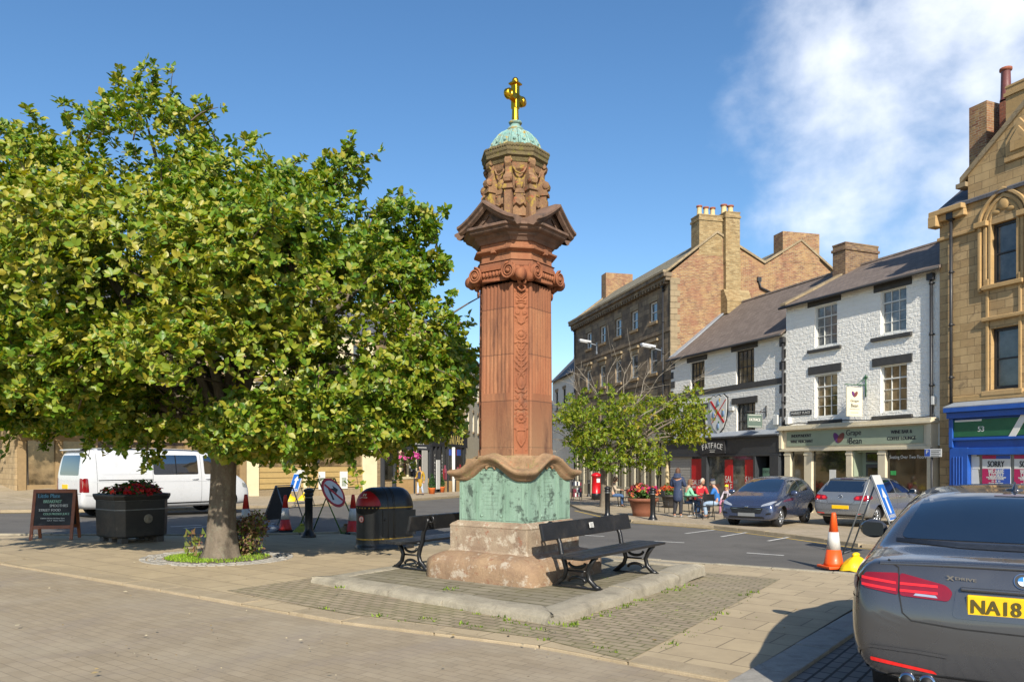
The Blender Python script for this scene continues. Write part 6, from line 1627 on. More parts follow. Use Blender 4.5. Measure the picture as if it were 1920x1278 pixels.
# litter bin
def bin_():
    p = gl(722, 1026); t = thing('litter_bin', 'large black domed litter bin with red hood and gold bands', 'litter bin', p, R(36))
    r, Ls = .31, .26
    def ring(rr, z, n=14):
        P = [(Ls+rr*math.cos(R(-90+180*i/n)), rr*math.sin(R(-90+180*i/n)), z) for i in range(n+1)]
        return P+[(-Ls+rr*math.cos(R(90+180*i/n)), rr*math.sin(R(90+180*i/n)), z) for i in range(n+1)]
    prof = [(r+.025, 0), (r+.025, .05), (r+.01, .07), (r+.005, .12), (r, .2), (r, .78), (r-.002, .84), (r-.02, .93), (r-.055, 1.02), (r-.11, 1.095), (r-.19, 1.15), (r-.26, 1.17), (.01, 1.175)]
    b = MB(); b.grid([ring(a, z) for a, z in prof], 0, True, closeu=True); 
    for x in (-.09, .02, .05): b.tube([(x, -(a+.002), z) for a, z in prof[4:12]]+[(x, (a+.002), z) for a, z in prof[11:3:-1]], .008, 5)
    b.build('body', plain('bin_plastic', '#202123', .34, .12, 6, bump=.12, bscale=60, dirt='#4a4741', dirtamt=.25), t)
    for z in (.2, .79):
        b = MB(); b.grid([ring(r+.004, z-.012), ring(r+.006, z-.009), ring(r+.006, z+.009), ring(r+.004, z+.012)], 0, True, closeu=True); b.build('gold_band', plain('gold_band_paint', '#b08d2c', .4, .1), t)
    # hood over the opening on the rounded left end
    def surf(a, z):
        for (r0, z0), (r1, z1) in zip(prof[:-1], prof[1:]):
            if z0 <= z <= z1 and z1 > z0: rr = r0+(r1-r0)*(z-z0)/(z1-z0); break
        else: rr = .05
        return Vector((-Ls-rr*math.cos(a), -rr*math.sin(a), z)), rr
    rows = []
    for i in range(9):
        z = .83+.27*i/8; row = []; wmax = R(62)*math.sqrt(max(0, 1-(i/8.6)**2))
        for j in range(13):
            p_, _ = surf(R(30)-wmax+2*wmax*j/12, z); row.append(p_+Vector((p_.x+Ls, p_.y, .02)).normalized()*.014)
        rows.append(row[::-1])
    b = MB(); b.grid(rows, 0, True); hd = b.build('hood', plain('red_bin_hood', '#8f1019', .4, .06), t)
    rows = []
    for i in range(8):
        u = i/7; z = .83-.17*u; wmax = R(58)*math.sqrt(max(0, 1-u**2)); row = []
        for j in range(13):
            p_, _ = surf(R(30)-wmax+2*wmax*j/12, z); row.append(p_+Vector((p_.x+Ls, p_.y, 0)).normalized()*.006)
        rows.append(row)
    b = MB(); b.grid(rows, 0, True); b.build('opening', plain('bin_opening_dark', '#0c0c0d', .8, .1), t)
    b = MB(); p_, _ = surf(R(30), .97); nn = Vector((p_.x+Ls, p_.y, .18)).normalized(); ax = Vector((0, 0, 1)).cross(nn).normalized(); ay = nn.cross(ax)
    b.text('LITTER', p_+nn*.03, ax, ay, .032, 0, .17, thick=.001); b.box(0, 0, 0, 0, 0, 0)
    for s in (-1, 1): b.prism([(-.012+.02*s, .04), (.012+.02*s, .04), (.008+.02*s, .09), (-.008+.02*s, .09)], p_+nn*.028, ax, ay, nn*.003)
    b.build('lettering', white_ink, hd)
    b = MB(); p_, rr = surf(R(22), .58); nn = Vector((p_.x+Ls, p_.y, 0)).normalized(); ax = Vector((0, 0, 1)).cross(nn).normalized()
    P = [(math.cos(a)*.062, math.sin(a)*.062) for a in [2*math.pi*i/20 for i in range(20)]]; b.prism(P, p_+nn*.001, ax, (0, 0, 1), nn*.006, 0)
    b.prism([(x*.82, y*.82) for x, y in P], p_+nn*.007, ax, (0, 0, 1), nn*.002, 1); b.prism([(-.012, -.035), (.012, -.035), (.014, .012), (-.014, .012)], p_+nn*.009, ax, (0, 0, 1), nn*.002, 2); b.prism([(x*.16, y*.16+.026) for x, y in P], p_+nn*.009, ax, (0, 0, 1), nn*.002, 2); b.prism([(.014, .0), (.04, -.02), (.036, -.028), (.012, -.012)], p_+nn*.009, ax, (0, 0, 1), nn*.002, 2)
    b.build('tidy_sticker', [red_p, plate_w, red_p], t)
    b = MB(); b.box(-.2, .5, -r-.006, -r+.002, .26, .74); b.box(-.21, -.2, -r-.012, -r+.002, .25, .75); b.lathe([(.02, 0), (.018, .015), (.01, .02)], 10, (-.16, -r-.004, .56), axis='y'); b.build('service_door', plain('bin_door_plastic', '#262729', .38, .1, 6), t, bevel=.004)
bin_()

# black planter on the left with red flowers
flower_leaf = leafmat('bedding_leaf', ['#2f4a1a', '#45682a', '#5d7f35'], .25, .5)
petal_red = leafmat('red_petal', ['#8f1216', '#c01a1c', '#d8342a'], .3, .5)
petal_mix = leafmat('mixed_petal', ['#8f1250', '#b3206a', '#d8683a', '#e09a4a', '#c01a4c'], .3, .5)
petal_org = leafmat('orange_petal', ['#d8482a', '#e0683a', '#d85a5a'], .3, .5)
def flowers(parent, lobes, nl, nf, pm_, fs=.03, name='flowers'):
    Q, A, _ = lobes_points(lobes, nl, inner=.2, clumpy=(6, -2), lo=.3); A = unit(A+np.array([0, 0, .8])); P, D, N, L = rosettes(Q, A, 5, .05, .09)
    leaf_mesh('leaves', P, D, N, L, .35, flower_leaf, parent, rng.random(len(P)))
    Q, A, _ = lobes_points(lobes, nf, inner=.8, clumpy=(9, -.3), lo=.92, hi=1.12); k = A[:, 2] > -.3; Q, A = Q[k], A[k]; P, D, N, L = rosettes(Q, A, 6, fs*.8, fs*1.3, (.1, .5))
    leaf_mesh('blooms', P, D, N, L, .5, pm_, parent, np.clip(np.repeat(rng.random(len(Q)), 6)+rng.normal(size=len(P))*.08, 0, 1), fold=.1)
def planter_box():
    p = gl(242, 1019); p = Vector((p.x-.25, p.y+.62, gz(p.x-.25, p.y+.62))); t = thing('planter', 'square black planter with silver bands and a round crest, red flowers on top', 'planter', p, R(-37))
    ring = lambda h, c: ring_sq(h, c)
    b = MB(); c = .13
    stack(b, [(.46, .1), (.49, .12), (.50, .55), (.50, .78), (.52, .80), (.54, .86), (.54, .90), (.50, .905), (.48, .88), (.48, .8)], lambda h: ring(h, c), cap=False); b.add([(x, y, .82) for x, y in ring(.485, c)], [tuple(range(8))], 1); b.add([(x, y, .1) for x, y in ring(.46, c)], [tuple(range(8))[::-1]])
    b.build('tub', [plain('black_planter_plastic', '#242424', .4, .15, 5, bump=.15, dirt='#56524a', dirtamt=.35), plain('compost', '#2c241c', .95, .2, 20, bump=.5)], t, bevel=.008)
    for z in (.615, .79):
        b = MB(); stack(b, [(.500, z-.011), (.507, z-.008), (.507, z+.008), (.500, z+.011)], lambda h: ring(h, c), cap=False); b.build('silver_band', steel, t)
    b = MB()
    for sx in (-.34, 0, .34):
        for sy in (-.34, .34): b.box(sx-.07, sx+.07, sy-.07, sy+.07, -.02, .12)
    b.build('feet', plain('grey_feet', '#4d4b48', .7, .1), t, bevel=.01)
    b = MB(); b.lathe([(.085, 0), (.085, .008), (.07, .014), (.0, .012)], 20, (.505, .05, .44), axis='x'); b.ball((.518, .05, .44), .035, 8, 0, (.3, 1, 1.2)); b.build('crest', plain('cast_crest', '#7d776a', .6, .2, 20, bump=.4), t)
    flowers(t, [(0, 0, .92, .5, .5, .13), (.1, .1, 1.0, .3, .3, .1), (-.25, .15, .98, .2, .2, .1)], 90, 60, petal_red, .06); t.scale = (1.06,)*3
planter_box()
# chalk board
def aboard(name, label, loc, rotz, w, h, fm, cat='sign', lines=(), tilt=12):
    t = thing(name, label, cat, loc, rotz)
    for side in (-1, 1):
        T = Matrix.Translation((0, 0, h)) @ Matrix.Rotation(R(tilt*side), 4, 'X')
        if side < 0: T = Matrix.Translation((0, 0, h)) @ Matrix.Rotation(R(-tilt), 4, 'X')
        b = MB(); b.T = T; y = .012*side
        for sx in (-1, 1): b.box(sx*w/2-.03*(sx > 0)*2+.0, sx*w/2+.06*(sx < 0), y-.014, y+.014, -h*1.02, 0)
        b.box(-w/2+.06, w/2-.06, y-.014, y+.014, -.07, 0); b.box(-w/2+.06, w/2-.06, y-.014, y+.014, -h*.8, -h*.73); f = b.build('frame', fm, t, bevel=.004)
        b = MB(); b.T = T; b.box(-w/2+.06, w/2-.06, y-.006, y+.006, -h*.73, -.07); f2 = b.build('chalk_panel', plain('chalkboard', '#26282a', .7, .2, 3, dirt='#4a4d4d', dirtamt=.3), t)
        if side < 0 and lines:
            b = MB(); b.T = T
            for (s, x, z, hh, ww, m) in lines: b.text(s, (x*w, y-.0065, -h*z), *OUT, hh, m, ww*w, thick=.0025)
            b.build('chalk_lettering', [plain('blue_chalk', '#5d8fa8', .9), plain('white_chalk', '#b9bdb9', .9), plain('mint_chalk', '#8fb8a3', .9)], f2)
    return t
wood_or = plain('varnished_wood', '#8a5030', .5, .2, 6, bump=.2, bscale=50)
aboard('chalk_board', 'wooden framed chalkboard with coloured chalk lettering left of the black planter', gl(104, 1010), R(10), .80, 1.0, wood_or, lines=[('Little Plate', -.12, .13, .075, .5, 0), ('BREAKFAST', -.03, .245, .06, .42, 2), ('SMOOTHIES', .12, .33, .055, .42, 1), ('STREET FOOD', -.08, .42, .05, .5, 1), ('COLD PRESSED JUICE', .08, .505, .055, .6, 2), ('OPEN MON-FRI 8am-5pm', 0, .59, .03, .55, 1), ('SAT 9am-5pm', .08, .635, .03, .4, 1)])
# road works signs on folding frames
def sandbag(label, loc, m, s=1, rotz=0):
    t = thing('sandbag', label, 'sandbag', loc, rotz)
    b = MB(); n = 14
    rows = []
    for i in range(9):
        u = i/8; z = .2*s*u; r = (.16*(1-u**2.4)+.035)*s
        rows.append([(r*1.25*math.cos(a)*(1+.12*math.sin(3*a+u*3)), r*.8*math.sin(a)*(1+.1*math.sin(5*a)), z+.012*math.sin(4*a)) for a in [2*math.pi*j/n for j in range(n)]])
    b.grid(rows, 0, True, closeu=True); b.add(rows[0], [tuple(range(n))[::-1]]); b.add(rows[-1], [tuple(range(n))]); b.build('sack', m, t)
    b = MB(); b.ball((0, 0, .22*s), .05*s, 8, 0, (1.4, .8, .7)); b.tube([(-.03*s, 0, .2*s), (.03*s, 0, .2*s)], .03*s, 6); b.build('tied_neck', m, t)
yellow_bag = plain('yellow_sack', '#d9b80f', .5, .12, 12, bump=.5, bscale=30)
def frame_sign(name, label, loc, rotz, fm, h, w, panel, tilt=22, gap=.9):
    """folding frame: two legs lean one way and carry the plate, two lean the other way"""
    t = thing(name, label, 'road sign', loc, rotz)
    b = MB(); y = math.tan(R(tilt))*h
    for sx in (-w/2, w/2): b.tube([(sx, -y, .02), (sx, 0, h)], .016, 6); b.tube([(sx*.92, y*gap, .02), (sx*.92, 0, h)], .016, 6)
    b.tube([(-w/2, 0, h), (w/2, 0, h)], .014, 6); b.tube([(-w/2, -y, .03), (w/2, -y, .03)], .014, 6); b.tube([(-w/2*.92, y*gap, .03), (w/2*.92, y*gap, .03)], .014, 6); b.tube([(-w/2*.92, y*.45, h*.5), (w/2*.92, y*.45, h*.5)], .012, 6)
    b.build('frame', fm, t); T = Matrix.Translation((0, 0, h)) @ Matrix.Rotation(-R(tilt), 4, 'X'); panel(t, T, h); return t
def disc_panel(t, T, h):
    P = [(math.cos(2*math.pi*i/40), math.sin(2*math.pi*i/40)) for i in range(40)]; r = .40; zc = -.40
    b = MB(); b.T = T; b.prism([(x*r, y*r) for x, y in P], (0, -.02, zc), *OUT, (0, -.012, 0)); d = b.build('sign_disc', red_p, t)
    b = MB(); b.T = T; b.prism([(x*r*.82, y*r*.82) for x, y in P], (0, -.032, zc), *OUT, (0, -.002, 0), 0)
    b.prism([(-.16, -.2), (-.09, -.2), (-.09, .02), (.06, .02), (.06, -.05), (.22, .07), (.06, .19), (.06, .11), (-.16, .11)], (0, -.034, zc), *OUT, (0, -.002, 0), 1)
    b.prism([(-.25, .20), (-.20, .25), (.25, -.20), (.20, -.25)], (0, -.036, zc), *OUT, (0, -.002, 0), 2); b.build('symbol', [plate_w, ink, red_p], d)
def back_panel(t, T, h):
    b = MB(); b.T = T; b.box(-.34, .34, .02, .032, -.95, -.02); d = b.build('sign_plate', plain('grey_sign_back', '#47494b', .5, .1, 6), t, bevel=.004); b = MB(); b.T = T; b.box(-.3, .3, .0, .02, -.3, -.25); b.box(-.3, .3, .0, .02, -.75, -.7); b.build('rail', steel, t)
def blue_panel(t, T, h):
    b = MB(); b.T = T; b.box(-.32, .32, -.032, -.02, -.95, -.0, 0); d = b.build('sign_plate', plain('sign_white', '#c6c6c2', .4, .05), t, bevel=.004)
    b = MB(); b.T = T; b.box(-.30, .30, -.034, -.032, -.93, -.2, 0)
    b.prism([(-.06, -.28), (.06, -.28), (.06, .05), (.16, .05), (0, .25), (-.16, .05), (-.06, .05)], (0, -.034, -.52), *OUT, (0, -.002, 0), 1); b.text('DIVERSION', (0, -.034, -.86), *OUT, .07, 1, .5, thick=.003)
    b.build('symbol', [plain('traffic_blue', '#1f62b3', .4, .06), plate_w], d)
green_fr = plain('green_frame_paint', '#4d6b2c', .5, .2, 8)
frame_sign('folding_sign', 'grey backed road sign on a folding frame, seen from behind beside the tree', gl(533, 992, -.05), R(-112), steel, 1.12, .66, back_panel, 24)
frame_sign('folding_sign', 'round red ringed turn sign on a green folding frame', gl(612, 997, -.05), R(66), green_fr, 1.32, .66, disc_panel, 28)
frame_sign('folding_sign', 'blue and white arrow sign across the road behind the grey backed sign', gl(563, 948, -.05), R(-40), steel, 1.5, .66, blue_panel, 20)
frame_sign('folding_sign', 'tall blue arrow sign leaning in front of the grey hatchback', gl(1640, 1040, -.05), R(52), steel, 1.6, .66, blue_panel, 20)
sandbag('yellow sandbag beside the orange cone', gl(1605, 1068, -.02), yellow_bag, 1.15, .4)
sandbag('pale grey sandbag at the foot of the grey backed sign', gl(512, 995, -.05), plain('grey_sack', '#8f97a0', .6, .1, 12, bump=.4), .8, .2)
sandbag('olive sandbag on the left foot of the round sign frame', gl(566, 998, -.05), plain('olive_sack', '#7d8228', .6, .15, 12, bump=.4), .9, .5)
sandbag('brown sandbag on the right foot of the round sign frame', gl(648, 999, -.05), plain('brown_sack', '#7a6a45', .6, .15, 12, bump=.4), .95, 1)
sandbag('left of the two yellow sandbags on the far pavement before the cream shop', gl(543, 940, 0), yellow_bag, 1.4, .3)
sandbag('right of the two yellow sandbags on the far pavement before the cream shop', gl(570, 938, 0), yellow_bag, 1.5, 1.3)

# pillar box, big pots, tables and chairs
def pillar_box():
    p = gl(1118, 937); t = thing('post_box', 'red pillar box with black base beside the small tree', 'post box', p, R(20))
    red = plain('post_box_red', '#b8101a', .35, .08, 5)
    b = MB(); b.lathe([(.27, .38), (.25, .4), (.25, 1.33), (.29, 1.35), (.30, 1.40), (.26, 1.46), (.16, 1.53), (.02, 1.56)], 24); b.build('body', red, t)
    b = MB(); b.lathe([(.28, -.05), (.28, .36), (.265, .39)], 24); b.build('base', iron, t); b = MB(); b.box(-.1, .1, -.262, -.24, 1.0, 1.22); b.build('notice', paper, t); b = MB(); b.box(-.13, .13, -.27, -.22, 1.26, 1.3); b.build('slot', ink, t)
pillar_box()
terra = plain('terracotta', '#7a4a34', .75, .15, 4, bump=.2, dirt='#6b4432', dirtamt=.35)
def pot(label, loc, r, h, m, petal, group=None):
    t = thing('flower_pot', label, 'planter', loc, 0, group)
    b = MB(); b.lathe([(r*.68, 0), (r*.74, h*.3), (r*.9, h*.82), (r*1.02, h*.83), (r*1.04, h), (r*.95, h), (r*.9, h*.9), (.01, h*.88)], 28); b.build('pot', m, t)
    flowers(t, [(0, 0, h+.16, r*1.0, r*1.0, .26), (-.1, -.1, h+.3, r*.6, r*.6, .2)], 70, 46, petal, .075); return t
pot('big terracotta pot full of magenta and orange flowers by the kerb', gl(1206, 968), .53, .66, terra, petal_mix)
pot('dark pot of orange and pink flowers behind the terracotta one, near the parasol', gl(1256, 952), .4, .6, plain('dark_pot', '#2e2a28', .6, .1), petal_org)
chair_m = plain('black_chair_metal', '#1d1e20', .45, .1, 8)
def cafe_chair(label, loc, rotz):
    t = thing('cafe_chair', label, 'chair', loc, rotz, 'black chairs of the pavement cafe')
    b = MB(); b.box(-.22, .22, -.22, .2, .44, .465); b.build('seat', chair_m, t, bevel=.01); b = MB(); P = [(-.21+.42*i/6, .22+.03*math.sin(math.pi*i/6), .66) for i in range(7)]
    b.grid([[(x, y+.02, z+.0) for x, y, z in P], [(x, y+.05, z+.22) for x, y, z in P], [(x, y+.064, z+.22) for x, y, z in P], [(x, y+.034, z) for x, y, z in P], [(x, y+.02, z) for x, y, z in P]], 0, False); b.build('backrest', chair_m, t)
    for sx in (-.2, .2):
        b = MB(); b.tube([(sx, -.2, .46), (sx*1.05, -.24, 0)], .013, 6); b.build('leg', chair_m, t); b = MB(); b.tube([(sx*1.05, .3, 0), (sx, .2, .44), (sx, .245, .66), (sx, .28, .86)], .013, 6); b.build('leg', chair_m, t)
    return t
def cafe_table(label, loc):
    t = thing('cafe_table', label, 'table', loc, .3, 'round tables of the pavement cafe'); b = MB(); b.lathe([(.36, .72), (.37, .73), (.37, .745), (.36, .75), (.01, .75)], 24); b.build('tabletop', plain('dark_table_top', '#3a3836', .4, .1), t)
    b = MB(); b.lathe([(.03, .03), (.03, .72)], 10); b.build('pedestal', steel, t); b = MB()
    for k in range(4): a = math.pi/2*k+.3; b.tube([(0, 0, .04), (.3*math.cos(a), .3*math.sin(a), .012)], .022, 6)
    b.build('foot', plain('pale_foot', '#a9aaa8', .4, .1), t)
c0 = cafe_chair('black cafe chair nearest the camera with its back to us, by the dark hatchback', gl(1322, 974), R(190))
def chair_at(px, py, rz, label): p = gl(px, py); return dup(c0, p, rz, label)
chair_at(1345, 971, R(240), 'black cafe chair under the person in the blue jacket')
chair_at(1284, 966, R(60), 'black cafe chair under the person in the green top')
chair_at(1312, 962, R(20), 'black cafe chair under the person in the red jacket')
chair_at(1362, 962, R(-40), 'black cafe chair under the small child in the yellow hat')
chair_at(1241, 961, R(150), 'empty black cafe chair left of the person in the long navy coat')
chair_at(1150, 949, R(80), 'black cafe chair under the person seated behind the small tree')
chair_at(1176, 951, R(-70), 'empty black cafe chair beside the small tree, left of the flower pot')
cafe_table('round dark cafe table between the seated people near the dark hatchback', gl(1300, 968)); cafe_table('round dark cafe table behind the small tree', gl(1164, 948))
def parasol():
    p = gl(1251, 950); t = thing('folded_parasol', 'folded cream parasol standing behind the navy coated person', 'parasol', p)
    b = MB(); b.lathe([(.03, 0), (.03, 2.2)], 8); b.build('pole', steel, t); b = MB(); b.lathe([(.06, .9), (.1, 1.0), (.09, 1.6), (.05, 2.1), (.02, 2.25)], 10); b.build('canopy', plain('cream_canvas', '#b3a27f', .8, .1, 8, bump=.3), t); b = MB(); b.lathe([(.25, 0), (.25, .06), (.05, .09)], 16); b.build('foot', iron, t)
parasol()
def rack():
    p = gl(1081, 938); t = thing('display_rack', 'dark display rack of red and white goods left of the pillar box', 'rack', p, R(15)); b = MB()
    for sx in (-.25, .25):
        for sy in (-.15, .15): b.tube([(sx, sy, 0), (sx, sy, 1.15)], .018, 6)
    for z in (.2, .45, .8, 1.12): b.box(-.25, .25, -.15, .15, z, z+.02)
    b.build('frame', chair_m, t); b = MB(); rg = random.Random(6)
    for z in (.22, .47, .82):
        for k in range(5): x = -.23+.095*k; b.box(x, x+.08, -.14, .1, z, z+rg.uniform(.12, .28), rg.randint(0, 2))
    b.build('goods', [plain('maroon_goods', '#6d2030', .7), paper, plain('navy_goods', '#2a2f45', .7)], t)
rack()
# far left pavement clutter
def pole_notice():
    p = gl(711, 926); t = thing('lamp_post', 'grey lamp post carrying a bright yellow notice, beyond the litter bin', 'lamp post', p); b = MB(); b.lathe([(.14, 0), (.14, .6), (.09, .75), (.08, 6.2), (.06, 6.6)], 12); b.build('post', plain('grey_post_paint', '#45484b', .5, .1), t); F = F2
    b = MB(); b.box(-.17, .13, -.11, -.09, 1.25, 2.0, 0)
    for i in range(5): b.box(-.12, .08-.03*(i % 2), -.114, -.11, 1.85-.12*i-.04, 1.85-.12*i, 1)
    b.build('notice', [yel_p, ink], t)
    b = MB(); b.tube([(0, 0, 6.5), (.1, -.5, 6.9), (.15, -1.0, 6.9)], .04, 6); b.box(0, .3, -1.6, -1.0, 6.82, 6.95); b.build('lamp_arm', steel, t)
pole_notice()
aboard('menu_board', 'small wooden framed black menu board at the corner of the cream shop', gl(698, 924), R(15), .6, 1.25, wood_or, lines=[('COFFEE', -.05, .2, .09, .5, 1), ('CAKES', 0, .35, .08, .4, 1), ('LUNCH', -.1, .5, .08, .4, 1)], tilt=8)
def basket():
    x = F2.X(752); t = thing('hanging_basket', 'hanging basket of pink and purple flowers above and beyond the litter bin', 'flower basket', (F2.p.x+F2.e.x*x+.5, F2.p.y+F2.e.y*x-.6, F2.zb+F2.Z(752, 866)), 0); b = MB(); b.lathe([(.05, -.1), (.25, 0), (.36, .2), (.3, .2)], 14); b.build('basket', plain('moss_liner', '#4a4a2c', .9, .2), t); flowers(t, [(0, 0, .3, .75, .5, .32)], 40, 40, leafmat('pink_petal', ['#8f2068', '#c0408a', '#d86a9a'], .3, .5), .13); b = MB(); b.tube([(0, 0, .3), (0, 0, .9), (.1, .55, .95)], .015, 5); b.build('hook', iron, t)
basket()
conif = leafmat('conifer_needle', ['#1f3a1a', '#2f5424', '#45682c'], .15, .6)
def conifer(label, px, py):
    t = thing('potted_conifer', label, 'potted plant', gl(px, py), 0, 'small conifers in orange pots'); b = MB(); b.lathe([(.16, 0), (.22, .34), (.24, .36), (.24, .42), (.19, .4)], 14); b.build('pot', plain('orange_pot', '#c0622a', .7, .1), t)
    Q, A, _ = lobes_points([(0, 0, .6, .2, .2, .25), (0, 0, .85, .13, .13, .22), (0, 0, 1.1, .07, .07, .18)], 260, inner=.4, clumpy=(5, -2)); P, D, N, L = rosettes(Q, unit(A+np.array([0, 0, 1.])), 4, .05, .1); leaf_mesh('foliage', P, D, N, L, .25, conif, t, rng.random(len(P)))
conifer('small conifer in an orange pot right of the mustard coated person, the left one', 810, 926); conifer('small conifer in an orange pot right of the mustard coated person, the right one', 828, 923)
dup(c0, gl(843, 921), R(30), 'dark chair standing alone outside the straw lettered shop')
w = cafe_chair('wooden chair with orange cushion beside the lamp post with the yellow notice', gl(727, 925), R(200)); w['group'] = 'wooden chairs outside the shops'
for c in w.children:
    me = c.data; me.materials.clear(); me.materials.append(wood_or if c.name.split('.')[0] != 'seat' else plain('orange_cushion', '#a5522c', .8, .1))

# ================================================================== CARS
def carpaint(name, c, metal=.55, rough=.32, flake=.06):
    if name in MATS: return MATS[name]
    t = NT(name); v = t.coord(); c = lin(c); n = t.noise(v, 900, 2); d = t.rng(t.noise(v, 2.2, 6, .7), .52, .75, 0, .1)
    col = t.mix(t.rng(n, .3, .7), tuple(x*(1-flake) for x in c), tuple(x*(1+flake) for x in c)); col = t.mix(d, col, lin('#6d665a'))
    return t.done(col, t.rng(t.noise(v, 5, 4), .3, .7, rough*.85, rough*1.2), None, Metallic=metal, Coat_Weight=1.0, Coat_Roughness=.06)
carglass = glass('car_glass', '#14181c', .03, 1.0, .3, .8); carglass.node_tree.nodes['Principled BSDF'].inputs['IOR'].default_value = 2.1
lamp_red = plain('tail_lamp_red', '#780710', .12, .15, 12, coat=1); lamp_bright = plain('tail_lamp_bar', '#d0201c', .15, .1, coat=1); lamp_clear = plain('clear_lamp', '#b9bdc2', .1, .1, 20, metal=.5, coat=1); lamp_dark = plain('dark_lamp', '#4a0c12', .12, .1, coat=1)
seam_m = plain('panel_gap', '#0d0d0e', .7, .1); trim_black = plain('black_car_trim', '#17181a', .4, .1); chrome = plain('chrome', '#c4c7ca', .12, .05, metal=1); tyre_m = plain('tyre_rubber', '#18181a', .75, .15, 12, bump=.2); alloy = plain('alloy_wheel', '#a5a8ab', .3, .1, 6, metal=.8)
plate_y = plain('yellow_number_plate', '#e0b312', .4, .05); plate_wm = plain('white_number_plate', '#b4b5b3', .4, .05); amber = plain('amber_lens', '#c46a14', .2, .1, coat=1)
def rpoly(pts, r=.03, n=4):
    out = []; k = len(pts)
    for i in range(k):
        p, a, c = Vector(pts[i]), Vector(pts[i-1]), Vector(pts[(i+1) % k]); u = (a-p); v = (c-p); rr = min(r, u.length*.45, v.length*.45); s = p+u.normalized()*rr; e = p+v.normalized()*rr
        for j in range(n+1): t = j/n; out.append(tuple(s*(1-t)**2+p*2*t*(1-t)+e*t*t))
    return out
class Car:
    def __init__(s, name, label, loc, rotz, L, st, paint, wheels, wr, tw, group=None, arch=1.13, sub=2):
        s.t = thing(name, label, 'van' if 'van' in name else 'car', loc, rotz, group); s.L = L
        rows = []
        for (x, zb, wl, zm, wm, zs, ws, zt, wt) in st:
            h = [(0, zb), (wl*.85, zb), (wl, zb+.06), (wm, zm), (ws, zs), (ws-.012-(ws-wt)*.12, zs+(zt-zs)*.14), (wt+(ws-wt)*.22, zt-(zt-zs)*.16), (wt*.86, zt), (0, zt+.018)]
            full = h+[(-y, z) for y, z in h[-2:0:-1]]; rows.append([(x, y, z) for y, z in full])
        b = MB(); b.grid(rows, 0, True, closeu=True); n = len(rows[0]); b.add(rows[0], [tuple(range(n))[::-1]]); b.add(rows[-1], [tuple(range(n))])
        o = b.build('body', paint, s.t, uvm=False); bm = bmesh.new(); bm.from_mesh(o.data); bmesh.ops.remove_doubles(bm, verts=bm.verts, dist=1e-5); bmesh.ops.recalc_face_normals(bm, faces=bm.faces); bm.to_mesh(o.data); bm.free()
        m = o.modifiers.new('s', 'SUBSURF'); m.levels = m.render_levels = sub
        dg = bpy.context.evaluated_depsgraph_get(); dg.update(); ev = o.evaluated_get(dg).to_mesh(); s.bvh = BVHTree.FromPolygons([v.co.copy() for v in ev.vertices], [tuple(p.vertices) for p in ev.polygons]); o.evaluated_get(dg).to_mesh_clear()
        cut = MB(); 
        for wx in wheels:
            for sy in (-1, 1): cut.lathe([(wr*arch, 0), (wr*arch, .42)], 28, (wx, sy*tw-.21+.02*sy, wr), axis='x' if False else 'z') if False else cut.tube([(wx, sy*(tw+.35), wr), (wx, sy*(tw-.2), wr)], wr*arch, 28)
        co = cut.build('cutter', [seam_m], None, uvm=False); co.parent = s.t
        bm = bmesh.new(); bm.from_mesh(co.data); bmesh.ops.recalc_face_normals(bm, faces=bm.faces); bm.to_mesh(co.data); bm.free()
        m = o.modifiers.new('b', 'BOOLEAN'); m.operation = 'DIFFERENCE'; m.object = co; m.solver = 'EXACT'
        try: m.material_mode = 'TRANSFER'
        except Exception: pass
        dg.update(); me = bpy.data.meshes.new_from_object(o.evaluated_get(dg)); o.modifiers.clear(); old = o.data; o.data = me; bpy.data.objects.remove(co)
        if len(me.polygons) < 50: o.data = old
        s.body = o
        for p in o.data.polygons: p.use_smooth = True
        try: o.data.set_sharp_from_angle(angle=R(40))
        except Exception: pass
        for wx in wheels:
            for sy in (-1, 1): s.wheel(wx, sy, wr, tw)
    def wheel(s, wx, sy, wr, tw):
        r0 = wr*.66; w = .205; c = (wx, sy*(tw-w/2+.01), wr)
        b = MB(); b.lathe([(r0, -w/2), (r0+.02, -w/2-.005), (wr-.03, -w/2), (wr, -w/2+.03), (wr, w/2-.03), (wr-.03, w/2), (r0+.02, w/2+.005), (r0, w/2)], 32, c, axis='y', cap=False); t = b.build('wheel', tyre_m, s.t)
        b = MB(); yo = -sy   # lathe axis y flips sign
        b.lathe([(r0, -w/2), (r0, w/2)], 32, c, axis='y', cap=False); b.lathe([(r0*.99, 0), (r0*.95, .004), (.001, .006)], 24, (c[0], c[1]+sy*.02, c[2]), m=1, axis='y', cap=False)
        face = sy*(w/2-.012)
        for k in range(5):
            for dk in (-.16, .16):
                a = 2*math.pi*k/5+dk; a2 = 2*math.pi*k/5+dk*1.6
                b.tube([(c[0]+.03*math.cos(a), c[1]+face*.9, c[2]+.03*math.sin(a)), (c[0]+r0*.96*math.cos(a2), c[1]+face, c[2]+r0*.96*math.sin(a2))], [.022, .018], 6)
        b.tube([(c[0], c[1]+face*.7, c[2]), (c[0], c[1]+face*1.02, c[2])], .045, 14); b.tube([(c[0]+r0*.97*math.cos(a), c[1]+face, c[2]+r0*.97*math.sin(a)) for a in [2*math.pi*i/32 for i in range(32)]], .012, 6, closed=True)
        b.build('rim', [alloy, seam_m], t)
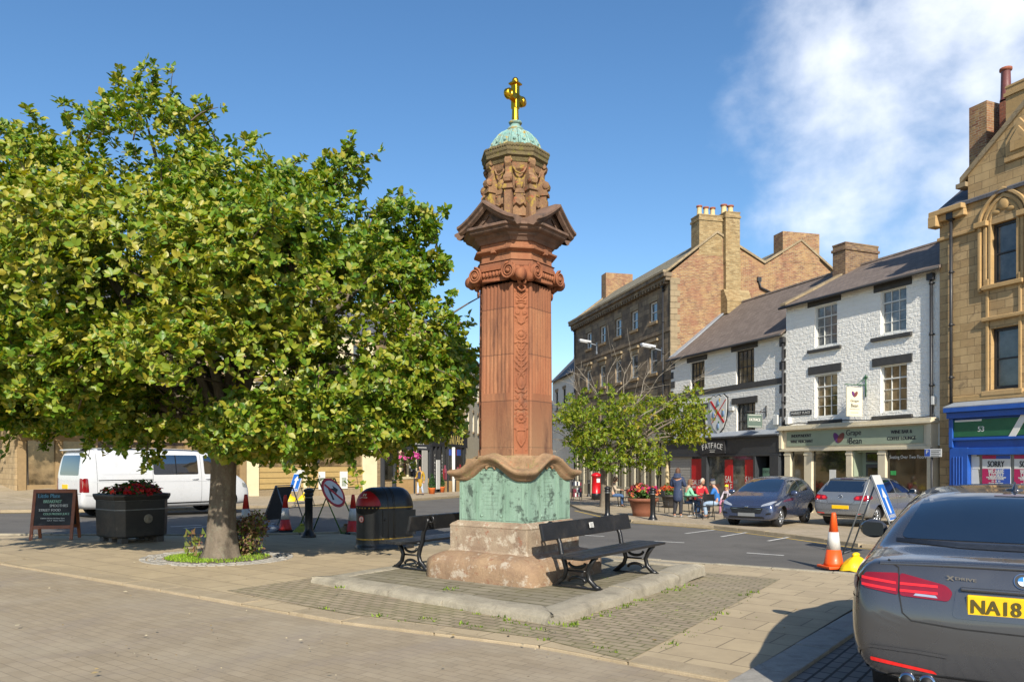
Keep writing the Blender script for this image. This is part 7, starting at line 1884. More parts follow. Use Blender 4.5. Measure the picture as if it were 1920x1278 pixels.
    def patch(s, name, poly, view, mats, off=.004, step=.06, parent=None, m=0, thick=.0, label=None):
        """lay a flat outline onto the bodywork; view: 'rear','front','left','right','top'"""
        bm = bmesh.new(); vs = [bm.verts.new((p[0], p[1], 0)) for p in poly]; bm.faces.new(vs)
        xs = [p[0] for p in poly]; ys = [p[1] for p in poly]
        for ax, lo, hi in ((0, min(xs), max(xs)), (1, min(ys), max(ys))):
            v = lo+step
            while v < hi-1e-4:
                nrm = (1, 0, 0) if ax == 0 else (0, 1, 0); bmesh.ops.bisect_plane(bm, geom=bm.verts[:]+bm.edges[:]+bm.faces[:], plane_co=(v if ax == 0 else 0, v if ax == 1 else 0, 0), plane_no=nrm); v += step
        bmesh.ops.triangulate(bm, faces=[f for f in bm.faces if len(f.verts) > 4])
        hit = {}
        for v in bm.verts:
            u, w = v.co.x, v.co.y
            if view == 'rear': o, d = Vector((-3, u, w)), Vector((1, 0, 0))
            elif view == 'front': o, d = Vector((s.L+3, u, w)), Vector((-1, 0, 0))
            elif view == 'left': o, d = Vector((u, 3, w)), Vector((0, -1, 0))
            elif view == 'right': o, d = Vector((u, -3, w)), Vector((0, 1, 0))
            else: o, d = Vector((u, w, 5)), Vector((0, 0, -1))
            loc, nor, _, _ = s.bvh.ray_cast(o, d)
            if loc is None: loc, nor, _, _ = s.bvh.find_nearest(o+d*3)
            if nor.dot(d) > 0: nor = -nor
            hit[v] = (loc, nor, d)
        for v, (l, n, d) in hit.items(): v.co = l+n*off
        if thick:
            r = bmesh.ops.extrude_face_region(bm, geom=bm.faces[:]); 
            for g in r['geom']:
                if isinstance(g, bmesh.types.BMVert): pass
        bmesh.ops.recalc_face_normals(bm, faces=bm.faces)
        bm.normal_update(); avg = sum((f.normal.dot(list(hit.values())[0][2]) for f in bm.faces))
        if avg > 0: bmesh.ops.reverse_faces(bm, faces=bm.faces)
        me = bpy.data.meshes.new(name); bm.to_mesh(me); bm.free()
        for f in me.polygons: f.use_smooth = True; f.material_index = 0
        me.materials.append(mats); o = bpy.data.objects.new(name, me); C.objects.link(o); o.parent = parent or s.t
        if label: o['label'] = label
        return o
    def line(s, name, pts, view, mat=None, w=.008, off=.0025, parent=None):
        """a shut line or crease strip following the bodywork"""
        P = [Vector(p) for p in pts]; Lp = []; Rp = []
        for i, p in enumerate(P):
            d = (P[min(i+1, len(P)-1)]-P[max(i-1, 0)]).normalized(); n = Vector((-d.y, d.x))*w/2; Lp.append(tuple(p+n)); Rp.append(tuple(p-n))
        return s.patch(name, Lp+Rp[::-1], view, mat or seam_m, off, .08, parent)
    def at(s, u, w, view):
        if view == 'rear': o, d = Vector((-3, u, w)), Vector((1, 0, 0))
        elif view == 'front': o, d = Vector((s.L+3, u, w)), Vector((-1, 0, 0))
        elif view == 'right': o, d = Vector((u, -3, w)), Vector((0, 1, 0))
        elif view == 'left': o, d = Vector((u, 3, w)), Vector((0, -1, 0))
        else: o, d = Vector((u, w, 5)), Vector((0, 0, -1))
        l, n, _, _ = s.bvh.ray_cast(o, d); return l, n
    def plate(s, y, z, view, m, txt='', w=.52, h=.112, tilt=0):
        l, n = s.at(y, z, view); sg = -1 if view == 'rear' else 1; b = MB(); x = l.x+sg*.012
        b.box(min(x, l.x-sg*.02), max(x, l.x-sg*.02), y-w/2, y+w/2, z-h/2, z+h/2, 0)
        o = b.build('number_plate', m, s.t, bevel=.006); 
        if txt:
            k = MB(); k.text(txt, (x+sg*.001, y, z), (0, -1 if sg < 0 else 1, 0), (0, 0, 1), .075, 0, w*.9, thick=.0025); k.build('lettering', ink, o)
        return o
    def mirror(s, x, sy, z, yw, paint):
        b = MB(); b.T = Matrix.Translation((x, sy*(yw+.12), z)) @ Matrix.Diagonal((.55, 1, .72, 1)); b.ball((0, 0, 0), .115, 14, 0, (1, 1, 1), 10); o = b.build('wing_mirror', paint, s.t)
        b = MB(); b.tube([(x, sy*(yw-.04), z-.05), (x, sy*(yw+.06), z-.02)], .025, 6); b.build('mirror_arm', trim_black, o)
        b = MB(); P = rpoly([(-.085, -.06), (.085, -.06), (.085, .06), (-.085, .06)], .04); b.prism(P, (x-.062, sy*(yw+.12), z), (0, -1, 0), (0, 0, 1), (-.008, 0, 0)); b.build('mirror_glass', plain('mirror_glass', '#4a5560', .04, .05, metal=1), o)
def heading(az): return R(90-az)
def carloc(px, py, extra=.02): p = gp(px, py, extra); return p

# ---- grey saloon, close on the right
def saloon():
    st = [(0.0, .42, .64, .53, .73, .64, .71, .70, .65), (.03, .36, .74, .54, .81, .76, .78, .83, .72), (.07, .345, .78, .56, .84, .855, .81, .94, .75), (.10, .335, .795, .57, .85, .905, .82, 1.005, .76), (.125, .33, .80, .57, .86, .92, .825, 1.02, .76), (.22, .32, .825, .58, .88, .93, .855, 1.04, .755), (.55, .29, .85, .58, .902, .925, .88, 1.065, .74), (.63, .22, .85, .58, .903, .93, .88, 1.085, .73),
          (.95, .21, .85, .58, .905, .935, .882, 1.285, .64), (1.28, .2, .85, .57, .905, .93, .882, 1.39, .585), (1.9, .2, .85, .56, .90, .92, .88, 1.432, .58), (2.55, .2, .85, .56, .90, .91, .88, 1.40, .58), (2.95, .2, .85, .56, .902, .905, .88, 1.24, .63), (3.35, .21, .85, .56, .905, .90, .875, 1.02, .74), (3.5, .21, .85, .57, .905, .89, .87, .985, .76), (4.0, .22, .84, .56, .90, .84, .85, .925, .75), (4.4, .24, .80, .52, .86, .74, .79, .80, .68), (4.58, .28, .70, .48, .76, .62, .70, .66, .58), (4.63, .33, .6, .46, .66, .56, .62, .60, .5)]
    paint = carpaint('mineral_grey_paint', '#505154', .6, .27)
    p0 = Vector((2.70, 4.05)); c = Car('saloon_car', 'grey saloon car parked close by at the right edge, seen from behind', (p0.x, p0.y, gz(p0.x+1, p0.y+2)+.045), heading(31.5), 4.63, st, paint, (.99, 3.80), .325, .80)
    P = c.patch
    P('rear_window', rpoly([(-.64, 1.105), (.64, 1.105), (.52, 1.36), (.2, 1.38), (-.2, 1.38), (-.52, 1.36)], .05), 'rear', carglass, .004, .05)
    P('windscreen', rpoly([(-.62, 1.05), (.62, 1.05), (.5, 1.36), (-.5, 1.36)], .05), 'front', carglass)
    for v in ('left', 'right'):
        P('side_window', rpoly([(1.02, 1.01), (1.75, .985), (1.75, 1.36), (1.45, 1.35), (1.22, 1.25)], .05), v, carglass); P('side_window', rpoly([(1.83, .985), (2.95, .97), (2.75, 1.15), (2.5, 1.34), (1.83, 1.365)], .05), v, carglass)
        c.line('window_trim', [(.95, 1.0), (1.2, 1.27), (1.45, 1.375), (1.9, 1.39), (2.5, 1.36), (2.8, 1.16)], v, trim_black, .02)
        c.line('door_gap', [(1.05, .98), (1.22, .8), (1.35, .6), (1.38, .35)], v); c.line('door_gap', [(1.80, .97), (1.80, .4), (1.84, .3)], v); c.line('door_gap', [(2.95, .95), (3.0, .6), (2.95, .32)], v)
        c.line('crease', [(.3, .83), (1.5, .80), (3.2, .74)], v, paint, .015, .006)
        sg = 1 if v == 'left' else -1
        for x in (1.55, 2.6): l, n = c.at(x, .84, v); b = MB(); b.tube([(x-.1, l.y+sg*.01, .84), (x-.06, l.y+sg*.035, .845), (x+.06, l.y+sg*.035, .845), (x+.1, l.y+sg*.01, .84)], .014, 8); b.build('door_handle', paint, c.t)
        # tail lamps, outer half on the wing and inner half on the lid
        o = P('tail_lamp', rpoly([(sg*.60, .835), (sg*.775, .862), (sg*.80, .90), (sg*.77, .948), (sg*.60, .955)], .012), 'rear', lamp_red, .006, .035)
        i = P('tail_lamp', rpoly([(sg*.345, .82), (sg*.59, .832), (sg*.592, .957), (sg*.36, .905), (sg*.325, .87)], .02), 'rear', lamp_red, .006, .035)
        P('wing_lamp', rpoly([(.11, .84), (.31, .885), (.27, .915), (.11, .91)], .02), v, lamp_red, .006, .04)
        for (z0, z1, z2) in ((.850, .895, .012), (.887, .94, .012)):
            P('light_bar', [(sg*.40, z0), (sg*.59, z0+.004), (sg*.59, z0+.018), (sg*.40, z0+.014)], 'rear', lamp_bright, .0085, .05, i); P('light_bar', [(sg*.61, z0+.004), (sg*.79, z0+.022), (sg*.79, z0+.038), (sg*.61, z0+.018)], 'rear', lamp_bright, .0085, .05, o)
        P('reversing_lamp', [(sg*.40, .833), (sg*.52, .838), (sg*.51, .85), (sg*.41, .846)], 'rear', lamp_clear, .0085, .05, i)
        P('reflector', rpoly([(sg*.40, .415), (sg*.74, .45), (sg*.74, .472), (sg*.42, .433)], .008), 'rear', lamp_bright, .006, .05)
        c.line('bumper_crease', [(sg*.86, .30), (sg*.80, .50), (sg*.74, .535), (sg*.5, .53), (sg*.35, .52)], 'rear', paint, .016, .008); c.line('bumper_gap', [(.08, .80), (.3, .79), (.62, .77)], v)
        P('fuel_or_arch_trim', [(1.0, .79), (1.1, .79), (1.1, .8), (1.0, .8)], v, paint, .002)
        b = MB()
        for dy in (.45, .55): b.tube([(.12, sg*dy, .365), (-.02, sg*dy, .365)], .042, 18); 
        e = b.build('exhaust', chrome, c.t); b = MB()
        for dy in (.45, .55): b.tube([(-.021, sg*dy, .365), (-.024, sg*dy, .365)], .034, 16)
        b.build('exhaust_bore', seam_m, e)
        c.mirror(2.72, sg, 1.0, .90, trim_black if False else paint)
    # boot lid outline, handle recess, lip and lower valance
    for sg in (-1, 1): c.line('boot_gap', [(sg*.66, 1.02), (sg*.60, .985), (sg*.595, .85), (sg*.575, .74), (sg*.53, .70), (sg*.3, .68), (0, .675)], 'rear')
    c.line('glass_seal', [(-.66, 1.095), (-.3, 1.082), (.3, 1.082), (.66, 1.095)], 'rear', trim_black, .02, .004)
    P('diffuser', rpoly([(-.70, .345), (.70, .345), (.62, .39), (.36, .41), (-.36, .41), (-.62, .39)], .03), 'rear', trim_black, .006, .06)
    b = MB()
    rows = []
    for i in range(13):
        y = -.7+1.4*i/12; l, n = c.at(y, .985, 'rear'); x = l.x+.03; z = 1.012-.014*(abs(y)/.7)**2; rows.append([(x+.06, y, z+.004), (x-.012, y, z+.016), (x-.026, y, z+.010), (x-.02, y, z-.012), (x+.02, y, z-.02)])
    b.grid(rows[::-1], 0, True); b.build('boot_lip', paint, c.t)
    P('handle_recess', rpoly([(-.33, .735), (.33, .735), (.31, .90), (-.31, .90)], .03), 'rear', paint, .003, .05)
    b = MB(); l, n = c.at(0, .90, 'rear'); b.box(l.x-.028, l.x+.02, -.29, .29, .885, .905); b.build('lid_handle', paint, c.t, bevel=.008, seg=2)
    c.plate(0, .81, 'rear', plate_y, 'NA18', .52, .115)
    # the visible half of the registration only
    for o in list(c.t.children):
        if o.name.startswith('number_plate'):
            for k in list(o.children): bpy.data.objects.remove(k)
            l, n = c.at(0, .81, 'rear'); k = MB(); k.text('NA18', (l.x-.0135, .125, .81), (0, -1, 0), (0, 0, 1), .075, 0, .225, thick=.003); k.build('lettering', plain('plate_black', '#4a4118', .5), o)
    l, n = c.at(.32, .945, 'rear'); k = MB(); k.text('X', (l.x-.008, .34, .948), (0, -1, -.08), (0, 0, 1), .026, 0, .036, thick=.002); k.text('DRIVE', (l.x-.008, .265, .946), (0, -1, -.06), (0, 0, 1), .016, 0, .1, thick=.001); k.build('badge_lettering', chrome, c.t)
    l, n = c.at(0, .955, 'rear'); k = MB(); q = [(math.cos(2*math.pi*i/28), math.sin(2*math.pi*i/28)) for i in range(28)]
    X = (0, -1, 0); Y = tuple(n.cross(Vector((0, 1, 0))).normalized()*-1) if n.cross(Vector((0, 1, 0))).z < 0 else tuple(n.cross(Vector((0, 1, 0))).normalized())
    def disc(r, d, m): k.prism([(a*r, b_*r) for a, b_ in q], l-Vector((.004+d, 0, 0)), X, Y, (-.003, 0, 0), m)
    disc(.044, 0, 0); disc(.040, .003, 1); disc(.027, .006, 0)
    for j, m in enumerate((3, 2, 3, 2)): k.prism([(0, 0)]+[(.025*math.cos(R(90*j+15*i)), .025*math.sin(R(90*j+15*i))) for i in range(7)], l-Vector((.0135, 0, 0)), X, Y, (-.002, 0, 0), m)
    k.build('roundel', [chrome, ink, plain('roundel_blue', '#2a7ab8', .3), plate_w], c.t)
    # shark fin aerial and black glass roof panel
    l, n = c.at(1.42, 0, 'top'); b = MB(); b.add([(1.32, 0, l.z-.01), (1.42, .028, l.z-.01), (1.56, .01, l.z-.01), (1.56, -.01, l.z-.01), (1.42, -.028, l.z-.01), (1.335, 0, l.z+.055), (1.37, .004, l.z+.058), (1.37, -.004, l.z+.058)], [(0, 1, 6, 5), (1, 2, 6), (2, 3, 7, 6), (3, 4, 7), (4, 0, 5, 7), (5, 6, 7)], 0, True); b.lathe([(.06, l.z-.008), (.05, l.z+.006), (.02, l.z+.012)], 16, (1.43, 0, 0)); b.build('shark_fin_aerial', paint, c.t)
    P('high_brake_lamp', rpoly([(-.12, 1.362), (.12, 1.362), (.12, 1.37), (-.12, 1.37)], .003), 'rear', lamp_dark, .008)
    return c
saloon()

# ---- grey hatchback, rear three quarter view
def hatch_rear():
    st = [(0.0, .40, .68, .52, .76, .64, .745, .70, .68), (.035, .32, .77, .54, .845, .78, .81, .89, .74), (.08, .28, .80, .56, .872, .88, .835, .99, .76), (.13, .26, .81, .57, .878, .93, .845, 1.04, .755), (.30, .24, .82, .57, .88, .945, .85, 1.25, .68), (.50, .22, .82, .57, .88, .945, .85, 1.425, .61), (.56, .22, .82, .57, .88, .945, .85, 1.44, .60), (1.0, .2, .82, .56, .88, .94, .85, 1.475, .585), (1.7, .2, .82, .56, .88, .93, .85, 1.485, .585), (2.3, .2, .82, .56, .88, .92, .85, 1.45, .58), (2.75, .2, .82, .56, .88, .91, .85, 1.26, .63), (3.15, .2, .82, .56, .88, .90, .845, 1.03, .72), (3.6, .21, .81, .56, .875, .86, .83, .95, .73), (3.95, .23, .78, .52, .84, .76, .78, .83, .68), (4.14, .28, .7, .48, .76, .62, .7, .68, .58), (4.2, .34, .6, .46, .66, .56, .62, .6, .5)]
    paint = carpaint('hatch_grey_paint', '#85888b', .55, .28); p = gp(1575, 988, 0); c = Car('hatchback_car', 'grey hatchback seen from behind, nose in towards the wine bar', (p.x, p.y, p.z+.03), heading(50), 4.2, st, paint, (.72, 3.30), .315, .77, 'hatchbacks parked before the shops')
    P = c.patch; P('rear_window', rpoly([(-.64, 1.03), (.64, 1.03), (.56, 1.36), (-.56, 1.36)], .06), 'rear', carglass, .004); P('windscreen', rpoly([(-.62, 1.06), (.62, 1.06), (.5, 1.40), (-.5, 1.40)], .05), 'front', carglass)
    c.line('roof_spoiler', [(-.58, 1.40), (.58, 1.40)], 'rear', paint, .04, .03); P('high_brake_lamp', rpoly([(-.2, 1.385), (.2, 1.385), (.2, 1.4), (-.2, 1.4)], .004), 'rear', lamp_dark, .047)
    for v in ('left', 'right'):
        sg = 1 if v == 'left' else -1
        P('side_window', rpoly([(.62, 1.04), (.98, 1.01), (.98, 1.33), (.78, 1.28)], .05), v, carglass); P('side_window', rpoly([(1.05, 1.005), (1.85, .99), (1.85, 1.39), (1.05, 1.37)], .04), v, carglass); P('side_window', rpoly([(1.93, .985), (2.95, .97), (2.6, 1.24), (2.3, 1.37), (1.93, 1.39)], .04), v, carglass)
        for x in (1.01, 1.89): c.line('door_gap', [(x, 1.0), (x, .35)], v)
        c.line('door_gap', [(2.95, .95), (2.98, .4)], v); c.line('side_moulding', [(1.1, .58), (3.0, .56)], v, paint, .05, .012)
        for x in (1.2, 2.1): l, n = c.at(x, .86, v); b = MB(); b.tube([(x-.08, l.y+sg*.008, .86), (x-.04, l.y+sg*.03, .86), (x+.08, l.y+sg*.03, .86), (x+.1, l.y+sg*.008, .86)], .014, 6); b.build('door_handle', paint, c.t)
        o = P('tail_lamp', rpoly([(sg*.42, .80), (sg*.80, .775), (sg*.84, .90), (sg*.80, .95), (sg*.5, .93), (sg*.40, .87)], .06), 'rear', lamp_red, .008, .04)
        for y in (.52, .70): P('lamp_lens', [(sg*(y+.06*math.cos(a)), .865+.045*math.sin(a)) for a in [2*math.pi*i/14 for i in range(14)]], 'rear', lamp_bright, .011, .05, o)
        P('wing_lamp', rpoly([(.04, .80), (.28, .86), (.26, .93), (.05, .94)], .03), v, lamp_red, .008, .04); P('reflector', rpoly([(sg*.5, .37), (sg*.74, .385), (sg*.74, .41), (sg*.5, .395)], .006), 'rear', lamp_bright, .006)
        c.line('hatch_gap', [(sg*.73, 1.02), (sg*.41, .76), (sg*.38, .69), (0, .685)], 'rear'); c.mirror(2.7, sg, 1.02, .87, paint)
    c.line('bumper_gap', [(-.78, .70), (-.4, .665), (.4, .665), (.78, .70)], 'rear'); c.line('bumper_crease', [(-.8, .5), (.8, .5)], 'rear', paint, .02, .007); P('lower_valance', rpoly([(-.7, .31), (.7, .31), (.6, .36), (-.6, .36)], .02), 'rear', trim_black, .005)
    c.plate(0, .58, 'rear', plate_y); l, n = c.at(0, .9, 'rear'); b = MB(); b.tube([(l.x-.012, .055*math.cos(a), .9+.055*math.sin(a)) for a in [2*math.pi*i/20 for i in range(20)]], .007, 6, closed=True)
    for pts in ([(-.035, .035), (-.012, -.04), (0, -.005), (.012, -.04), (.035, .035)],): b.tube([(l.x-.012, -y, .9+z) for y, z in pts], .006, 5)
    b.tube([(l.x-.012, y, .9+z) for y, z in ((-.022, .045), (0, 0), (.022, .045))], .006, 5); b.build('round_badge', chrome, c.t); b = MB(); b.tube([(l.x+.35, .0, 1.07), (l.x+.28, .3, 1.12)], .012, 6); b.build('rear_wiper', trim_black, c.t)
hatch_rear()
# ---- dark blue hatchback facing the camera
def hatch_front():
    st = [(0.0, .42, .66, .54, .74, .68, .72, .74, .66), (.04, .32, .75, .56, .83, .82, .80, .93, .72), (.1, .27, .78, .57, .855, .92, .82, 1.03, .72), (.30, .24, .80, .57, .86, .96, .83, 1.25, .66), (.52, .22, .8, .57, .86, .96, .83, 1.42, .60), (1.0, .2, .8, .56, .86, .95, .83, 1.475, .58), (1.6, .2, .8, .56, .86, .94, .83, 1.48, .575), (2.1, .2, .8, .56, .86, .92, .83, 1.44, .57), (2.6, .2, .8, .56, .86, .90, .83, 1.24, .62), (3.1, .2, .8, .56, .86, .88, .83, 1.01, .71), (3.45, .21, .8, .56, .86, .84, .82, .93, .72), (3.75, .22, .78, .54, .84, .76, .78, .81, .68), (3.88, .23, .74, .5, .79, .66, .72, .71, .62), (3.95, .26, .68, .46, .72, .57, .66, .62, .55)]
    paint = carpaint('dark_blue_grey_paint', '#424c66', .55, .25); p = gp(1400, 988, 0); hd = Vector((-math.sin(R(38)), -math.cos(R(38)))); o = Vector((p.x, p.y))-hd*3.9; c = Car('hatchback_car', 'dark blue hatchback facing the camera with a wide grille, by the cafe tables', (o.x, o.y, gz(o.x, o.y)+.06), math.atan2(hd.y, hd.x), 3.95, st, paint, (.70, 3.19), .305, .755, 'hatchbacks parked before the shops')
    P = c.patch; P('windscreen', rpoly([(-.62, 1.045), (.62, 1.045), (.5, 1.39), (-.5, 1.39)], .05), 'front', carglass); P('rear_window', rpoly([(-.6, 1.06), (.6, 1.06), (.5, 1.36), (-.5, 1.36)], .05), 'rear', carglass)
    for v in ('left', 'right'):
        sg = 1 if v == 'left' else -1
        P('side_window', rpoly([(.75, 1.05), (1.45, 1.02), (1.45, 1.37), (.95, 1.33)], .05), v, carglass); P('side_window', rpoly([(1.52, 1.015), (2.75, .985), (2.4, 1.22), (2.1, 1.35), (1.52, 1.37)], .05), v, carglass)
        for x in (1.48, 2.75): c.line('door_gap', [(x, 1.0), (x+.03, .35)], v)
        c.line('crease', [(.3, .80), (2.0, .74), (2.9, .66)], v, paint, .015, .006); l, n = c.at(1.7, .88, v); b = MB(); b.tube([(1.6, l.y+sg*.01, .88), (1.66, l.y+sg*.03, .885), (1.78, l.y+sg*.01, .885)], .014, 6); b.build('door_handle', paint, c.t)
        h = P('headlamp', rpoly([(sg*.42, .635), (sg*.70, .69), (sg*.80, .79), (sg*.70, .785), (sg*.46, .69)], .03), 'front', lamp_clear, .008, .04); P('headlamp', rpoly([(3.3, .80), (3.72, .715), (3.78, .66), (3.6, .68)], .03), v, lamp_clear, .008, .04)
        P('fog_lamp', rpoly([(sg*.56, .40), (sg*.72, .42), (sg*.70, .47), (sg*.58, .45)], .02), 'front', trim_black, .006); c.mirror(2.62, sg, 1.0, .84, paint); P('tail_lamp', rpoly([(sg*.6, .8), (sg*.8, .8), (sg*.8, 1.0), (sg*.62, .98)], .04), 'rear', lamp_red, .006)
    g = P('grille', rpoly([(-.50, .60), (.50, .60), (.42, .43), (-.42, .43)], .05), 'front', trim_black, .006)
    for z in (.45, .48, .51, .54, .57): c.line('grille_bar', [(-.44, z), (.44, z)], 'front', chrome if z == .57 else plain('dark_chrome', '#5a5d62', .25, .05, metal=.8), .007, .012, g)
    c.plate(0, .40, 'front', plain('blurred_plate', '#6d6f70', .5, .05), '', .50, .11); P('lower_grille', rpoly([(-.55, .29), (.55, .29), (.5, .35), (-.5, .35)], .03), 'front', trim_black, .006); c.line('bonnet_gap', [(-.66, .78), (-.45, .655), (0, .635), (.45, .655), (.66, .78)], 'front')
    l, n = c.at(0, .625, 'front'); b = MB(); b.ball((l.x+.0, 0, .622), .04, 10, 0, (.3, 1.6, .7)); b.build('badge', chrome, c.t)
hatch_front()
# ---- white van
def van():
    st = [(0.0, .42, .78, .6, .86, .95, .855, 1.05, .80), (.03, .36, .84, .6, .92, 1.1, .905, 1.35, .83), (.09, .30, .87, .62, .94, 1.14, .925, 1.78, .80), (.18, .26, .88, .62, .948, 1.15, .932, 1.93, .775), (.5, .24, .88, .62, .95, 1.15, .935, 1.965, .775), (2.0, .22, .88, .62, .952, 1.15, .937, 1.985, .775), (3.6, .22, .88, .62, .952, 1.15, .937, 1.965, .77), (3.95, .22, .88, .62, .95, 1.14, .935, 1.87, .755), (4.45, .22, .88, .62, .95, 1.12, .93, 1.47, .78), (4.75, .23, .88, .6, .945, 1.06, .91, 1.2, .80), (5.05, .24, .85, .58, .91, .94, .86, 1.02, .75), (5.22, .26, .79, .52, .83, .76, .78, .84, .68), (5.29, .32, .7, .48, .74, .64, .69, .70, .6)]
    paint = carpaint('white_van_paint', '#c9cacb', 0, .28, .01); c = Car('white_van', 'white panel van driving away on the road behind the planter', (-13.23, 22.9, gz(-12, 24)-.06), heading(40), 5.29, st, paint, (1.0, 4.40), .335, .82)
    P = c.patch; P('rear_window', rpoly([(-.68, 1.2), (.68, 1.2), (.62, 1.75), (-.62, 1.75)], .07), 'rear', carglass); P('windscreen', rpoly([(-.72, 1.22), (.72, 1.22), (.64, 1.82), (-.64, 1.82)], .06), 'front', carglass)
    for v in ('left', 'right'):
        sg = 1 if v == 'left' else -1
        w = P('side_window', rpoly([(2.02, 1.2), (3.42, 1.2), (3.42, 1.77), (2.02, 1.77)], .05), v, carglass); c.line('window_bar', [(2.72, 1.2), (2.72, 1.77)], v, trim_black, .03, .008, w); P('side_window', rpoly([(3.62, 1.2), (4.6, 1.2), (4.35, 1.42), (4.0, 1.72), (3.62, 1.77)], .05), v, carglass)
        for x in (2.0, 3.52): c.line('door_gap', [(x, 1.92), (x, .3)], v)
        c.line('door_gap', [(4.62, 1.15), (4.55, .8), (4.4, .75)], v); c.line('door_gap', [(.42, 1.9), (.42, .5)], v); c.line('slide_rail', [(.45, 1.06), (2.0, 1.06)], v, seam_m, .025); c.line('waist_crease', [(.3, 1.02), (4.7, 1.0)], v, paint, .02, .007); P('panel_recess', rpoly([(.55, 1.22), (1.85, 1.22), (1.85, 1.78), (.62, 1.78)], .06), v, paint, .006)
        c.line('sill_line', [(1.45, .36), (3.95, .36)], v, trim_black, .04, .004)
        for x in (3.3, 3.75): l, n = c.at(x, 1.06, v); b = MB(); b.tube([(x-.1, l.y+sg*.01, 1.06), (x-.06, l.y+sg*.035, 1.06), (x+.06, l.y+sg*.035, 1.06), (x+.1, l.y+sg*.01, 1.06)], .015, 6); b.build('door_handle', paint, c.t)
        P('tail_lamp', rpoly([(sg*.78, .74), (sg*.905, .74), (sg*.9, 1.12), (sg*.78, 1.12)], .03), 'rear', lamp_red, .008, .04); P('wing_lamp', rpoly([(.03, .74), (.2, .74), (.17, 1.12), (.05, 1.12)], .03), v, lamp_red, .008, .04); P('headlamp', rpoly([(sg*.5, .80), (sg*.78, .80), (sg*.8, .95), (sg*.52, .93)], .03), 'front', lamp_clear, .008); P('headlamp', rpoly([(4.95, .78), (5.15, .76), (5.12, .86), (4.92, .93)], .03), v, lamp_clear, .008)
        b = MB(); b.T = Matrix.Translation((4.42, sg*1.08, 1.28)); b.ball((0, 0, 0), .13, 12, 0, (.6, .8, 1.2)); b.build('wing_mirror', trim_black, c.t)
        b = MB(); b.box(.55, .57, sg*.72, sg*.92, .2, .48); b.build('mud_flap', rubber, c.t)
    b = MB(); rows = [[(x, y, z) for y in (-.72, -.4, 0, .4, .72)] for x, z in ((.4, c.at(.4, 0, 'top')[0].z-.005), (.22, c.at(.3, 0, 'top')[0].z), (.04, c.at(.3, 0, 'top')[0].z-.03), (.03, c.at(.3, 0, 'top')[0].z-.05), (.1, c.at(.3, 0, 'top')[0].z-.07), (.25, c.at(.3, 0, 'top')[0].z-.07))]; b.grid(rows[::-1], 0, True); b.build('roof_spoiler', paint, c.t)
    c.plate(.25, .88, 'rear', plate_y, '', .40, .12); c.line('bumper_gap', [(-.85, .70), (.85, .70)], 'rear'); c.line('bumper_gap', [(.05, .66), (.6, .64)], 'right'); P('grille', rpoly([(-.45, .78), (.45, .78), (.45, .92), (-.45, .92)], .03), 'front', trim_black, .006)
    c.line('roof_bar', [(.5, .70), (3.6, .70)], 'top', trim_black, .035, .03); c.line('roof_bar', [(.5, -.70), (3.6, -.70)], 'top', trim_black, .035, .03); c.t.scale = (1.04, 1.04, 1.075)
van()
# ================================================================== PEOPLE
skin_m = plain('skin', '#b98a70', .55, .08, 8)
def skin_tree(name, joints, edges, mat, parent, root=0, sub=1, extra=None):
    """grow one smooth surface over a skeleton: joints = [(pos, radius or (rx, ry))]"""
    me = bpy.data.meshes.new(name); me.from_pydata([tuple(j[0]) for j in joints], edges, []); o = bpy.data.objects.new(name, me); C.objects.link(o)
    m = o.modifiers.new('k', 'SKIN'); m.use_smooth_shade = True; m.branch_smoothing = .4
    for i, sv_ in enumerate(me.skin_vertices[0].data):
        r = joints[i][1]; sv_.radius = r if isinstance(r, tuple) else (r, r); sv_.use_root = (i == root)
    s = o.modifiers.new('s', 'SUBSURF'); s.levels = s.render_levels = sub
    dg = bpy.context.evaluated_depsgraph_get(); dg.update(); nm = bpy.data.meshes.new_from_object(o.evaluated_get(dg)); o.modifiers.clear(); o.data = nm; bpy.data.meshes.remove(me)
    if extra:
        bm = bmesh.new(); bm.from_mesh(nm); tmp = bpy.data.meshes.new('x'); tmp.from_pydata(extra.v, [], extra.f); bm.from_mesh(tmp); bm.to_mesh(nm); bm.free(); bpy.data.meshes.remove(tmp)
    nm.materials.clear(); nm.materials.append(mat)
    for p in nm.polygons: p.use_smooth = True; p.material_index = 0
    o.parent = parent; return o
def cloth(name, c): return plain(name, c, .8, .15, 9, bump=.35, bscale=22)
